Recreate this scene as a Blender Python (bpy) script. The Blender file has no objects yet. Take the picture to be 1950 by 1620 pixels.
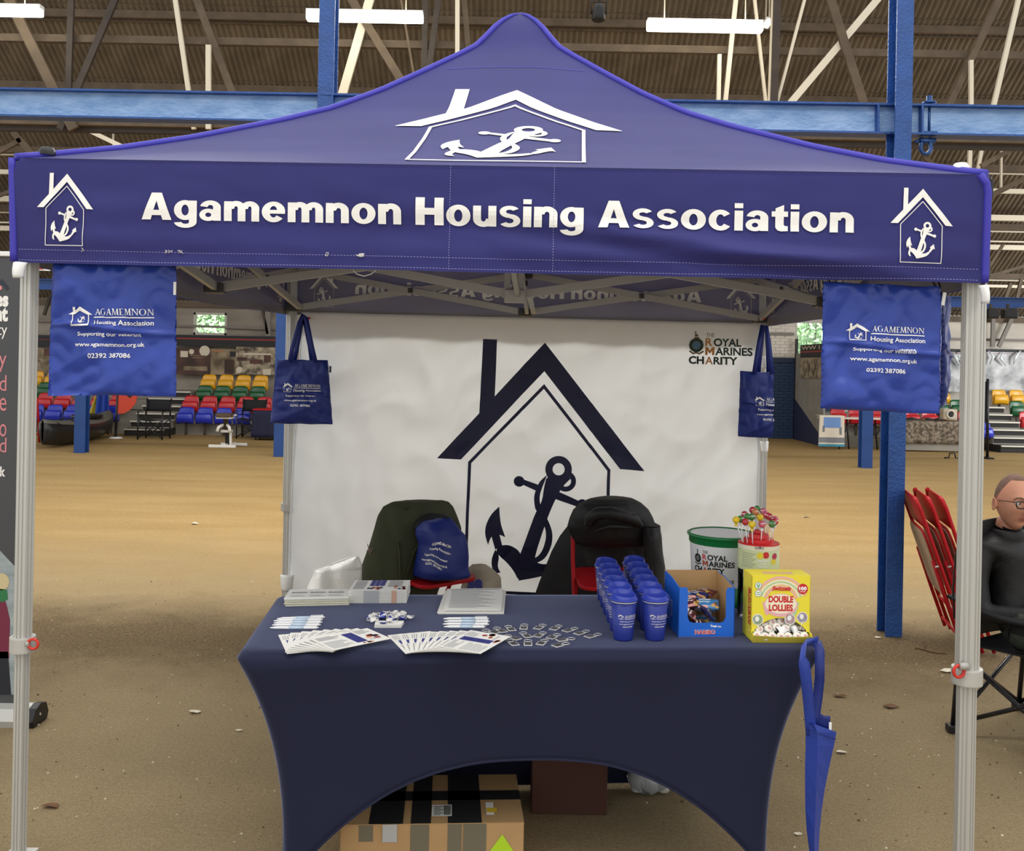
import bpy, bmesh, math, random
from mathutils import Vector, Matrix, noise
R = math.radians
random.seed(7)
C = bpy.context.scene.collection
SC = bpy.context.scene

# ------------------------------------------------------------------ camera
F, CX, CY, EYE, ROLL = 1790.0, 975.0, 696.0, 1.63, R(1.1)
cs, sn = math.cos(ROLL), math.sin(ROLL)
cd = bpy.data.cameras.new('camera')
cam = bpy.data.objects.new('camera', cd); C.objects.link(cam)
cd.sensor_fit = 'HORIZONTAL'; cd.sensor_width = 36.0
cd.lens = F / 1950.0 * 36.0
cd.shift_y = -(810.0 - CY) / 1950.0
cd.clip_start = 0.05; cd.clip_end = 200
cam.matrix_world = Matrix(((cs, -sn, 0, 0), (0, 0, -1, 0), (sn, cs, 0, EYE), (0, 0, 0, 1)))
SC.camera = cam

# ------------------------------------------------------------------ hall light
world = bpy.data.worlds.new('hall_ambient'); SC.world = world
world.use_nodes = True
bg = world.node_tree.nodes['Background']
bg.inputs['Color'].default_value = (0.99, 0.99, 0.985, 1); bg.inputs['Strength'].default_value = 1.12

def area(name, loc, target, sx, sy, power, col=(1, 0.95, 0.88)):
    l = bpy.data.lights.new(name, 'AREA'); l.shape = 'RECTANGLE'; l.size = sx; l.size_y = sy
    l.energy = power; l.color = col
    o = bpy.data.objects.new(name, l); C.objects.link(o); o.location = loc
    o.rotation_euler = (Vector(target) - Vector(loc)).to_track_quat('-Z', 'Y').to_euler()
    return o
# unseen lamp rows assumed overhead, placed and tuned for the light on the stand
area('unseen_lamps_near', (0.0, 1.2, 6.4), (0, 1.6, 0), 9, 0.6, 170)
area('unseen_lamps_over', (0.0, 4.6, 6.9), (0, 4.6, 0), 9, 0.6, 60)
area('unseen_lamps_mid', (0.0, 9.8, 5.6), (0, 7.4, 0), 12, 0.5, 560)
area('unseen_lamps_far', (0.0, 14.5, 5.6), (0, 15.2, 0), 16, 0.5, 260)
area('daylight_door', (14.0, 17.0, 2.4), (4, 22, 1.6), 3, 2.5, 250, (0.95, 0.98, 1.0))

SC.view_settings.view_transform = 'Standard'
SC.view_settings.look = 'None'
SC.view_settings.gamma = 1.0
SC.view_settings.use_curve_mapping = False
SC.view_settings.exposure = 0.0
# ------------------------------------------------------------------ measuring: a photograph pixel at a known depth or height
def Wp(px, py, Y):
    dx, dy = (px - CX) / F, (CY - py) / F
    a = dx * cs - dy * sn; b = dy * cs + dx * sn
    return Vector((a * Y, Y, EYE + b * Y))
def onz(px, py, z=0.0):
    dx, dy = (px - CX) / F, (CY - py) / F
    b = dy * cs + dx * sn
    Y = (z - EYE) / b
    return Wp(px, py, Y)

# ------------------------------------------------------------------ materials
def lin(c):
    if isinstance(c, str):
        c = tuple(int(c[i:i + 2], 16) / 255 for i in (1, 3, 5))
    return tuple((x / 12.92 if x <= 0.04045 else ((x + 0.055) / 1.055) ** 2.4) for x in c[:3])
_mats = {}
def mat(name, col, rough=0.6, metal=0.0, spec=0.5, var=0.0, vscale=8.0, bump=0.0, bscale=60.0, emit=0.0, trans=0.0, alpha=1.0, sheen=0.0,
        col2=None, stretch=(1, 1, 1), coat=0.0, transl=0.0, detail=4.0, lo=0.35, hi=0.65):
    if name in _mats: return _mats[name]
    m = bpy.data.materials.new(name); m.use_nodes = True; nt = m.node_tree; N = nt.nodes; L = nt.links
    b = N['Principled BSDF']; c = lin(col)
    b.inputs['Base Color'].default_value = (*c, 1); b.inputs['Roughness'].default_value = rough
    b.inputs['Metallic'].default_value = metal; b.inputs['Specular IOR Level'].default_value = spec
    if trans: b.inputs['Transmission Weight'].default_value = trans
    if alpha < 1: b.inputs['Alpha'].default_value = alpha
    if sheen: b.inputs['Sheen Weight'].default_value = sheen
    if coat: b.inputs['Coat Weight'].default_value = coat
    if emit:
        b.inputs['Emission Color'].default_value = (*c, 1); b.inputs['Emission Strength'].default_value = emit
    if var or bump or col2:
        tc = N.new('ShaderNodeTexCoord'); mp = N.new('ShaderNodeMapping'); mp.inputs['Scale'].default_value = stretch
        L.new(tc.outputs['Object'], mp.inputs['Vector'])
    if var or col2:
        nz = N.new('ShaderNodeTexNoise'); nz.inputs['Scale'].default_value = vscale; nz.inputs['Detail'].default_value = detail
        L.new(mp.outputs['Vector'], nz.inputs['Vector'])
        r = N.new('ShaderNodeValToRGB'); r.color_ramp.elements[0].position = lo; r.color_ramp.elements[1].position = hi
        d = lin(col2) if col2 else tuple(max(0, x * (1 - var)) for x in c)
        e = c if col2 else tuple(min(1, x * (1 + var)) for x in c)
        r.color_ramp.elements[0].color = (*d, 1); r.color_ramp.elements[1].color = (*e, 1)
        L.new(nz.outputs['Fac'], r.inputs['Fac']); L.new(r.outputs['Color'], b.inputs['Base Color'])
    if bump:
        n2 = N.new('ShaderNodeTexNoise'); n2.inputs['Scale'].default_value = bscale; n2.inputs['Detail'].default_value = 5
        L.new(mp.outputs['Vector'], n2.inputs['Vector'])
        bp = N.new('ShaderNodeBump'); bp.inputs['Strength'].default_value = bump; bp.inputs['Distance'].default_value = 0.02
        L.new(n2.outputs['Fac'], bp.inputs['Height']); L.new(bp.outputs['Normal'], b.inputs['Normal'])
    if transl:
        tr = N.new('ShaderNodeBsdfTranslucent'); tr.inputs['Color'].default_value = (*c, 1); mx = N.new('ShaderNodeMixShader'); mx.inputs[0].default_value = transl
        L.new(b.outputs[0], mx.inputs[1]); L.new(tr.outputs[0], mx.inputs[2]); L.new(mx.outputs[0], N['Material Output'].inputs['Surface'])
    _mats[name] = m
    return m

# ------------------------------------------------------------------ objects
def tag(o, label=None, cat=None, group=None, kind=None):
    if label: o['label'] = label
    if cat: o['category'] = cat
    if group: o['group'] = group
    if kind: o['kind'] = kind
    return o
_wm = {}
def thing(name, label, cat, loc=(0, 0, 0), rotz=0.0, group=None, parent=None):
    o = bpy.data.objects.new(name, None); C.objects.link(o)
    o.empty_display_size = 0.1
    o.location = loc; o.rotation_euler = (0, 0, rotz)
    _wm[o.name] = Matrix.Translation(loc) @ Matrix.Rotation(rotz, 4, 'Z')
    return tag(o, label, cat, group)
def base(name, kind='structure', loc=(0, 0, 0)):
    o = bpy.data.objects.new(name, None); C.objects.link(o); o.location = loc
    _wm[o.name] = Matrix.Translation(loc)
    o['kind'] = kind
    return o
def link(o, parent=None, world=False):
    C.objects.link(o)
    if parent is not None:
        o.parent = parent
        pm = _wm.get(parent.name, Matrix.Identity(4))
        if world:
            o.matrix_parent_inverse = pm.inverted(); _wm[o.name] = Matrix.Identity(4)
        else:
            _wm[o.name] = pm
    return o
def copy_tree(o, parent=None):
    c = o.copy(); C.objects.link(c)
    if parent is not None: c.parent = parent
    for ch in list(o.children): copy_tree(ch, c)
    return c

class MB:
    """collects shapes, then links them as one mesh object"""
    def __init__(s): s.v = []; s.f = []; s.m = []; s.sm = []
    def add(s, vs, fs, mi=0, smooth=False):
        k = len(s.v); s.v += [Vector(v) for v in vs]
        for f in fs: s.f.append([i + k for i in f]); s.m.append(mi); s.sm.append(smooth)
        return s
    def box(s, c, size, rot=None, mi=0):
        hx, hy, hz = (x / 2 for x in size); c = Vector(c)
        vs = [Vector((x, y, z)) for x in (-hx, hx) for y in (-hy, hy) for z in (-hz, hz)]
        if rot is not None: vs = [rot @ v for v in vs]
        return s.add([v + c for v in vs], [(0, 1, 3, 2), (4, 6, 7, 5), (0, 4, 5, 1), (2, 3, 7, 6), (0, 2, 6, 4), (1, 5, 7, 3)], mi)
    def bar(s, p, q, w, h=None, up=(0, 0, 1), mi=0):
        p, q = Vector(p), Vector(q); h = h or w; d = (q - p).normalized(); up = Vector(up)
        if abs(d.dot(up)) > 0.97: up = Vector((0, 1, 0))
        x = d.cross(up).normalized() * w / 2; z = x.cross(d).normalized() * h / 2
        vs = [p - x - z, p + x - z, p + x + z, p - x + z, q - x - z, q + x - z, q + x + z, q - x + z]
        return s.add(vs, [(0, 3, 2, 1), (4, 5, 6, 7), (0, 1, 5, 4), (1, 2, 6, 5), (2, 3, 7, 6), (3, 0, 4, 7)], mi)
    def tube(s, pts, r, n=8, mi=0, closed=False, cap=True):
        pts = [Vector(p) for p in pts]; rs = r if isinstance(r, (list, tuple)) else [r] * len(pts)
        rings = []; k = len(pts); prev = None
        for i, p in enumerate(pts):
            a = pts[(i - 1) % k] if (i or closed) else p; b = pts[(i + 1) % k] if (i < k - 1 or closed) else p
            t = (b - a).normalized()
            if prev is None:
                up = Vector((0, 0, 1)) if abs(t.z) < 0.9 else Vector((1, 0, 0)); x = t.cross(up).normalized()
            else:
                x = (prev - t * prev.dot(t)).normalized()
            prev = x; y = t.cross(x)
            rings.append([p + (x * math.cos(2 * math.pi * j / n) + y * math.sin(2 * math.pi * j / n)) * rs[i] for j in range(n)])
        vs = [v for g in rings for v in g]; fs = []
        for i in range(k if closed else k - 1):
            for j in range(n):
                a, b2 = i * n, ((i + 1) % k) * n
                fs.append((a + j, a + (j + 1) % n, b2 + (j + 1) % n, b2 + j))
        s.add(vs, fs, mi, True)
        if cap and not closed:
            s.add(rings[0], [tuple(range(n))[::-1]], mi); s.add(rings[-1], [tuple(range(n))], mi)
        return s
    def lathe(s, prof, n=24, c=(0, 0, 0), mi=0, smooth=True, sx=1.0, sy=1.0):
        c = Vector(c); vs = []; fs = []
        for r, z in prof:
            for j in range(n):
                a = 2 * math.pi * j / n
                vs.append(c + Vector((r * math.cos(a) * sx, r * math.sin(a) * sy, z)))
        for i in range(len(prof) - 1):
            for j in range(n):
                fs.append((i * n + j, i * n + (j + 1) % n, (i + 1) * n + (j + 1) % n, (i + 1) * n + j))
        return s.add(vs, fs, mi, smooth)
    def grid(s, fn, nu, nv, mi=0, smooth=True, flip=False):
        vs = [fn(i / nu, j / nv) for j in range(nv + 1) for i in range(nu + 1)]; fs = []
        for j in range(nv):
            for i in range(nu):
                a = j * (nu + 1) + i
                q = (a, a + 1, a + nu + 2, a + nu + 1)
                fs.append(q[::-1] if flip else q)
        return s.add(vs, fs, mi, smooth)
    def prism(s, poly, d, fr=lambda x, y, z: Vector((x, y, z)), mi=0):
        """polygon in x, y pulled to thickness d along z, placed by fr"""
        n = len(poly); vs = [fr(x, y, 0) for x, y in poly] + [fr(x, y, d) for x, y in poly]
        fs = [tuple(range(n))[::-1], tuple(range(n, 2 * n))] + [(i, (i + 1) % n, n + (i + 1) % n, n + i) for i in range(n)]
        return s.add(vs, fs, mi)
    def ball(s, c, r, n=12, m=8, mi=0, sc=(1, 1, 1)):
        c = Vector(c); vs = []; fs = []
        for i in range(m + 1):
            t = math.pi * i / m
            for j in range(n):
                a = 2 * math.pi * j / n
                vs.append(c + Vector((math.sin(t) * math.cos(a) * sc[0], math.sin(t) * math.sin(a) * sc[1], math.cos(t) * sc[2])) * r)
        for i in range(m):
            for j in range(n): fs.append((i * n + j, (i + 1) * n + j, (i + 1) * n + (j + 1) % n, i * n + (j + 1) % n))
        return s.add(vs, fs, mi, True)
    def mesh(s, name, mats):
        me = bpy.data.meshes.new(name); me.from_pydata([tuple(v) for v in s.v], [], s.f)
        for m in (mats if isinstance(mats, (list, tuple)) else [mats]): me.materials.append(m)
        me.polygons.foreach_set('material_index', s.m); me.polygons.foreach_set('use_smooth', s.sm)
        me.validate(); me.update()
        return me
    def build(s, name, mats, parent=None, world=False, fix=True, bevel=0.0, solid=0.0, sub=0, label=None):
        me = s.mesh(name, mats)
        if fix or True:
            bm = bmesh.new(); bm.from_mesh(me); bmesh.ops.remove_doubles(bm, verts=bm.verts, dist=1e-6)
            if fix: bmesh.ops.recalc_face_normals(bm, faces=bm.faces)
            bm.to_mesh(me); bm.free()
        o = bpy.data.objects.new(name, me); link(o, parent, world)
        if solid:
            md = o.modifiers.new('solid', 'SOLIDIFY'); md.thickness = solid; md.offset = 0
        if bevel:
            md = o.modifiers.new('bevel', 'BEVEL'); md.width = bevel; md.segments = 2; md.limit_method = 'ANGLE'; md.angle_limit = R(40)
        if sub:
            md = o.modifiers.new('sub', 'SUBSURF'); md.levels = sub; md.render_levels = sub
        if label: o['label'] = label
        return o

# ------------------------------------------------------------------ flat print: polygons and lettering laid on a surface
def new2d(): return []          # list of (verts2d, faces)
def poly2d(L, pts): L.append(([tuple(p) for p in pts], [list(range(len(pts)))])); return L
def rect2d(L, x0, y0, x1, y1): return poly2d(L, [(x0, y0), (x1, y0), (x1, y1), (x0, y1)])
def disc2d(L, cx, cy, rx, ry=None, n=20): 
    ry = ry or rx
    return poly2d(L, [(cx + rx * math.cos(2 * math.pi * i / n), cy + ry * math.sin(2 * math.pi * i / n)) for i in range(n)])
def ring2d(L, cx, cy, r0, r1, a0=0, a1=360, n=20, sy=1.0, w=None):
    v = []; f = []
    for i in range(n + 1):
        a = R(a0 + (a1 - a0) * i / n)
        k = (w(a) if w else 0)
        v += [(cx + (r0 + k) * math.cos(a), cy + (r0 + k) * sy * math.sin(a)), (cx + r1 * math.cos(a), cy + r1 * sy * math.sin(a))]
    for i in range(n): f.append([2 * i, 2 * i + 1, 2 * i + 3, 2 * i + 2])
    L.append((v, f)); return L
def line2d(L, pts, w, closed=False):
    n = len(pts)
    ws = w if isinstance(w, (list, tuple)) else [w] * n
    v = []; f = []
    for i, p in enumerate(pts):
        a = pts[i - 1] if (i or closed) else p; b = pts[(i + 1) % n] if (i < n - 1 or closed) else p
        d0 = (Vector(p) - Vector(a)); d1 = (Vector(b) - Vector(p))
        d0 = d0.normalized() if d0.length > 1e-9 else d1.normalized(); d1 = d1.normalized() if d1.length > 1e-9 else d0
        t = (d0 + d1); t = t.normalized() if t.length > 1e-6 else d0
        nx = Vector((-t.y, t.x)); k = max(0.35, abs(t.dot(d0)))
        v += [tuple(Vector(p) + nx * ws[i] / 2 / k), tuple(Vector(p) - nx * ws[i] / 2 / k)]
    for i in range(n if closed else n - 1):
        j = (i + 1) % n; f.append([2 * i, 2 * i + 1, 2 * j + 1, 2 * j])
    L.append((v, f)); return L
_tc = {}
def text2d(s, width=None, height=1.0, bold=0.0, space=1.0):
    """lettering as flat triangles, baseline at 0, cap height = height, optionally fitted to a width"""
    key = (s, round(bold, 4), space)
    if key not in _tc:
        cu = bpy.data.curves.new('lettering', 'FONT'); cu.body = s; cu.size = 1.0; cu.offset = bold; cu.space_character = space
        cu.resolution_u = 3; cu.fill_mode = 'FRONT'
        ob = bpy.data.objects.new('lettering', cu); C.objects.link(ob)
        dg = bpy.context.evaluated_depsgraph_get()
        me = bpy.data.meshes.new_from_object(ob.evaluated_get(dg))
        vs = [(v.co.x, v.co.y) for v in me.vertices]; fs = [list(p.vertices) for p in me.polygons]
        bpy.data.objects.remove(ob); bpy.data.curves.remove(cu); bpy.data.meshes.remove(me)
        _tc[key] = (vs, fs)
    vs, fs = _tc[key]
    cap = 0.682
    x0 = min(v[0] for v in vs); x1 = max(v[0] for v in vs)
    e = max(0, bold)
    ky = height / (cap + 2 * e); kx = ky if width is None else width / (x1 - x0)
    return ([((x - x0) * kx, (y + e) * ky) for x, y in vs], fs)
def put2d(L, item, dx=0, dy=0, centre=False, sx=1, sy=1, rot=0.0, slant=0.0):
    vs, fs = item
    if centre:
        m = (min(v[0] for v in vs) + max(v[0] for v in vs)) / 2; vs = [(x - m, y) for x, y in vs]
    c, s_ = math.cos(rot), math.sin(rot)
    vs = [(x + slant * y, y) for x, y in vs]
    L.append(([(dx + (x * c - y * s_) * sx, dy + (x * s_ + y * c) * sy) for x, y in vs], fs)); return L
def xf2d(src, dx=0, dy=0, sx=1, sy=1, rot=0.0):
    c, s_ = math.cos(rot), math.sin(rot)
    return [([(dx + (x * sx * c - y * sy * s_), dy + (x * sx * s_ + y * sy * c)) for x, y in vs], fs) for vs, fs in src]
def decal(name, L, fn, mats, parent, step=None, eps=0.002, world=True, both=False, clip=None, mi=None):
    """lay flat print L (surface coordinates) on the surface fn(x, y); cut along a grid so that it follows the folds"""
    bm = bmesh.new()
    for k, (vs, fs) in enumerate(L):
        bv = [bm.verts.new((x, y, 0)) for x, y in vs]
        for f in fs:
            if len(set(f)) > 2:
                try:
                    fc = bm.faces.new([bv[i] for i in f]); fc.material_index = mi[k] if mi else 0
                except ValueError: pass
    bmesh.ops.triangulate(bm, faces=[f for f in bm.faces if len(f.verts) > 4])
    if step or clip:
        xs = [v.co.x for v in bm.verts]; ys = [v.co.y for v in bm.verts]
    if clip:
        x0, x1, y0, y1 = clip
        for co, no in (((x0, 0, 0), (-1, 0, 0)), ((x1, 0, 0), (1, 0, 0)), ((0, y0, 0), (0, -1, 0)), ((0, y1, 0), (0, 1, 0))):
            bmesh.ops.bisect_plane(bm, geom=bm.verts[:] + bm.edges[:] + bm.faces[:], dist=1e-7, plane_co=co, plane_no=no, clear_outer=True)
        xs = [v.co.x for v in bm.verts]; ys = [v.co.y for v in bm.verts]
    if step:
        sx, sy = step if isinstance(step, tuple) else (step, step)
        k = math.floor(min(xs) / sx) + 1
        while k * sx < max(xs):
            bmesh.ops.bisect_plane(bm, geom=bm.verts[:] + bm.edges[:] + bm.faces[:], dist=1e-7, plane_co=(k * sx, 0, 0), plane_no=(1, 0, 0)); k += 1
        k = math.floor(min(ys) / sy) + 1
        while k * sy < max(ys):
            bmesh.ops.bisect_plane(bm, geom=bm.verts[:] + bm.edges[:] + bm.faces[:], dist=1e-7, plane_co=(0, k * sy, 0), plane_no=(0, 1, 0)); k += 1
    h = 0.004
    for v in bm.verts:
        x, y = v.co.x, v.co.y
        p = fn(x, y); a = fn(x + h, y) - fn(x - h, y); b = fn(x, y + h) - fn(x, y - h)
        n = a.cross(b)
        n = n.normalized() if n.length > 1e-12 else Vector((0, -1, 0))
        v.co = p + n * eps
    bm.normal_update()
    me = bpy.data.meshes.new(name); bm.to_mesh(me); bm.free()
    for m in (mats if isinstance(mats, (list, tuple)) else [mats]): me.materials.append(m)
    o = bpy.data.objects.new(name, me); link(o, parent, world)
    return o

# the house and anchor emblem: unit = half the roof's width, origin under the apex at the foot of the wall
def _px(pts): return [((x - 1024) / 199.0, (1133 - y) / 199.0) for x, y in pts]
def rounded2d(pts, it=2, sharp=80):
    """corner cutting that leaves sharp tips alone"""
    if len(pts) <= 5: return pts
    for _ in range(it):
        n = len(pts); out = []
        for i in range(n):
            p, q, r_ = Vector(pts[i - 1]), Vector(pts[i]), Vector(pts[(i + 1) % n]); a, b = p - q, r_ - q
            if a.length < 1e-9 or b.length < 1e-9: continue
            ang = math.degrees(math.acos(max(-1, min(1, a.normalized().dot(b.normalized())))))
            if ang < sharp: out.append(tuple(q))
            else: out += [tuple(q + a * .25), tuple(q + b * .25)]
        pts = out
    return pts
def smooth_line(pts, w, k=5):
    n = len(pts); P = []; Ws = []
    for i in range(n - 1):
        p0, p1, p2, p3 = (Vector(pts[max(0, min(n - 1, j))]) for j in (i - 1, i, i + 1, i + 2))
        for j in range(k):
            t = j / k; P.append(tuple(0.5 * ((2 * p1) + (p2 - p0) * t + (2 * p0 - 5 * p1 + 4 * p2 - p3) * t * t + (3 * p1 - p0 - 3 * p2 + p3) * t ** 3))); Ws.append(w[i] + (w[i + 1] - w[i]) * t)
    return P + [tuple(pts[-1])], Ws + [w[-1]]
def block_m(x0, y0, w, h):
    P = [(0, 0), (.26, 0), (.26, .56), (.45, .2), (.55, .2), (.74, .56), (.74, 0), (1, 0), (1, 1), (.72, 1), (.5, .56), (.28, 1), (0, 1)]
    return [([(x0 + a * w, y0 + b * h) for a, b in P], [[0, 1, 2, 12], [2, 3, 11, 12], [3, 4, 10, 11], [4, 5, 9, 10], [5, 6, 7, 8], [5, 8, 9]])]
def emblem(anchor=True, thin=1.0, simple=False):
    L = new2d()
    poly2d(L, _px([(906, 648), (934, 648), (932, 758), (902, 792)]))                    # chimney
    L.append((_px([(1027, 652), (822, 878), (869, 879), (1027, 706), (1174, 888), (1220, 890)]), [[0, 1, 2, 3], [0, 3, 4, 5]]))
    line2d(L, _px([(882, 1130), (886, 884), (1027, 735), (1153, 891), (1149, 1130)]), 0.030 * thin, closed=True)
    if not anchor: return L
    A = new2d()
    z = lambda pts: _px([(840 + x / 3.0575, 600 + y / 3.0575) for x, y in pts])
    c = z([(665, 892)])[0]; ring2d(A, c[0], c[1], 0.058, 0.127, n=32)
    c = z([(707, 960)])[0]; ring2d(A, c[0], c[1], 0.052, 0.100, -120, 95, 14)
    for p in ((437, 968), (806, 1093)):
        c = z([p])[0]; disc2d(A, c[0], c[1], 0.052)
    poly2d(A, rounded2d(z([(460, 955), (565, 990), (560, 1030), (455, 985)])))
    poly2d(A, rounded2d(z([(640, 1010), (785, 1072), (780, 1108), (635, 1060)])))
    poly2d(A, rounded2d(z([(600, 925), (560, 960), (540, 1000), (525, 1050), (528, 1100), (538, 1140), (575, 1150), (553, 1060), (575, 990)])))
    poly2d(A, rounded2d(z([(600, 920), (740, 940), (690, 990), (650, 1065), (600, 1190), (525, 1440), (560, 1480), (450, 1500), (430, 1440), (455, 1385), (538, 1140), (572, 1085), (582, 1000)])))
    line2d(A, *smooth_line(z([(592, 1190), (616, 1260), (612, 1330), (580, 1400), (520, 1440)]), [0.05, 0.06, 0.065, 0.06, 0.04]))
    fl = [(322, 1120), (270, 1170), (245, 1230), (240, 1285), (262, 1345), (278, 1297), (295, 1350), (340, 1345), (322, 1280), (362, 1297), (335, 1230)]
    poly2d(A, rounded2d(z([(322, 1120), (275, 1165), (246, 1230), (242, 1285), (262, 1345), (280, 1290), (322, 1280), (362, 1297), (332, 1220)])))
    poly2d(A, rounded2d(z([(280, 1290), (305, 1370), (345, 1345), (325, 1275)])))
    poly2d(A, rounded2d(z([(305, 1370), (345, 1340), (400, 1345), (460, 1385), (470, 1530), (445, 1548), (420, 1500), (380, 1450), (330, 1410)])))
    poly2d(A, rounded2d(z([(305, 1370), (285, 1420), (284, 1475), (310, 1512), (338, 1505), (318, 1470), (330, 1405)])))
    poly2d(A, rounded2d(z([(445, 1548), (455, 1385), (560, 1450), (640, 1440), (690, 1400), (715, 1430), (660, 1490), (570, 1522)])))
    poly2d(A, rounded2d(z([(690, 1400), (735, 1330), (712, 1318), (790, 1255), (815, 1360), (790, 1335), (715, 1430)])))
    L += A
    return L
def emblem_small():
    """the squat version on bags and cups: thick roof, tilted anchor"""
    L = new2d()
    poly2d(L, [(-0.66, 0.98), (-0.66, 1.42), (-0.46, 1.42), (-0.46, 1.12)])
    L.append(([(0, 1.45), (-1.0, 0.80), (-0.72, 0.80), (0, 1.22), (0.72, 0.80), (1.0, 0.80)], [[0, 1, 2, 3], [0, 3, 4, 5]]))
    line2d(L, [(-0.68, 0.0), (-0.68, 0.80), (0, 1.16), (0.68, 0.80), (0.68, 0.0)], 0.07, closed=True)
    A = [(v, f) for v, f in emblem()[3:]]
    L += xf2d(A, 0.06, 0.02, 0.62, 0.52, R(-14))
    return L
def serif(s, height, width=None):
    """capitals with thick and thin strokes and serifs"""
    h = 1.0; x = 0.0; V = []; Fc = []
    def q(*p):
        k = len(V); V.extend((a + x, b) for a, b in p); Fc.append(list(range(k, k + len(p))))
    def sf(cx, y, w=0.30): q((cx - w / 2, y - (0.0 if y < 0.5 else 0.05)), (cx + w / 2, y - (0.0 if y < 0.5 else 0.05)), (cx + w / 2, y + (0.05 if y < 0.5 else 0.0)), (cx - w / 2, y + (0.05 if y < 0.5 else 0.0)))
    def arc(cx, cy, rx, ry, a0, a1, n=14):
        k = len(V)
        for i in range(n + 1):
            a = R(a0 + (a1 - a0) * i / n); th = 0.05 + 0.13 * abs(math.cos(a)) ** 1.5
            V.extend([(x + cx + rx * math.cos(a), cy + ry * math.sin(a)), (x + cx + (rx - th) * math.cos(a), cy + (ry - 0.05) * math.sin(a))])
        for i in range(n): Fc.append([k + 2 * i, k + 2 * i + 2, k + 2 * i + 3, k + 2 * i + 1])
    for ch in s:
        if ch == 'A':
            q((0.08, 0), (0.15, 0), (0.45, 1), (0.38, 1)); q((0.60, 0), (0.78, 0), (0.48, 1), (0.36, 1)); q((0.2, 0.30), (0.65, 0.30), (0.65, 0.36), (0.2, 0.36)); sf(0.12, 0, 0.26); sf(0.69, 0, 0.30); w = 0.84
        elif ch == 'G':
            arc(0.42, 0.5, 0.42, 0.52, 48, 318); q((0.62, 0.05), (0.78, 0.1), (0.78, 0.42), (0.62, 0.42)); sf(0.72, 0.45, 0.32); w = 0.92
        elif ch == 'M':
            q((0.1, 0), (0.17, 0), (0.22, 1), (0.14, 1)); q((0.14, 1), (0.32, 1), (0.58, 0), (0.50, 0)); q((0.50, 0), (0.57, 0), (0.87, 1), (0.79, 1)); q((0.82, 0), (1.0, 0), (0.96, 1), (0.79, 1)); sf(0.13, 0, 0.26); sf(0.91, 0, 0.32); sf(0.14, 1, 0.22); sf(0.92, 1, 0.22); w = 1.1
        elif ch == 'E':
            q((0.1, 0), (0.27, 0), (0.27, 1), (0.1, 1)); q((0.02, 0), (0.62, 0), (0.66, 0.2), (0.60, 0.06), (0.02, 0.05)); q((0.02, 0.95), (0.58, 0.95), (0.62, 0.8), (0.62, 1), (0.02, 1)); q((0.27, 0.49), (0.5, 0.49), (0.5, 0.55), (0.27, 0.55)); w = 0.74
        elif ch == 'N':
            q((0.12, 0), (0.19, 0), (0.19, 1), (0.12, 1)); q((0.10, 1), (0.29, 1), (0.86, 0), (0.76, 0)); q((0.78, 0), (0.86, 0), (0.86, 1), (0.78, 1)); sf(0.15, 0, 0.28); sf(0.12, 1, 0.24); sf(0.82, 1, 0.28); w = 0.98
        elif ch == 'O':
            arc(0.45, 0.5, 0.45, 0.52, 0, 360, 20); w = 0.98
        else: w = 0.5
        x += w + 0.03
    kx = (width / x) if width else height
    return ([(a * kx, b * height) for a, b in V], Fc)
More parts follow.
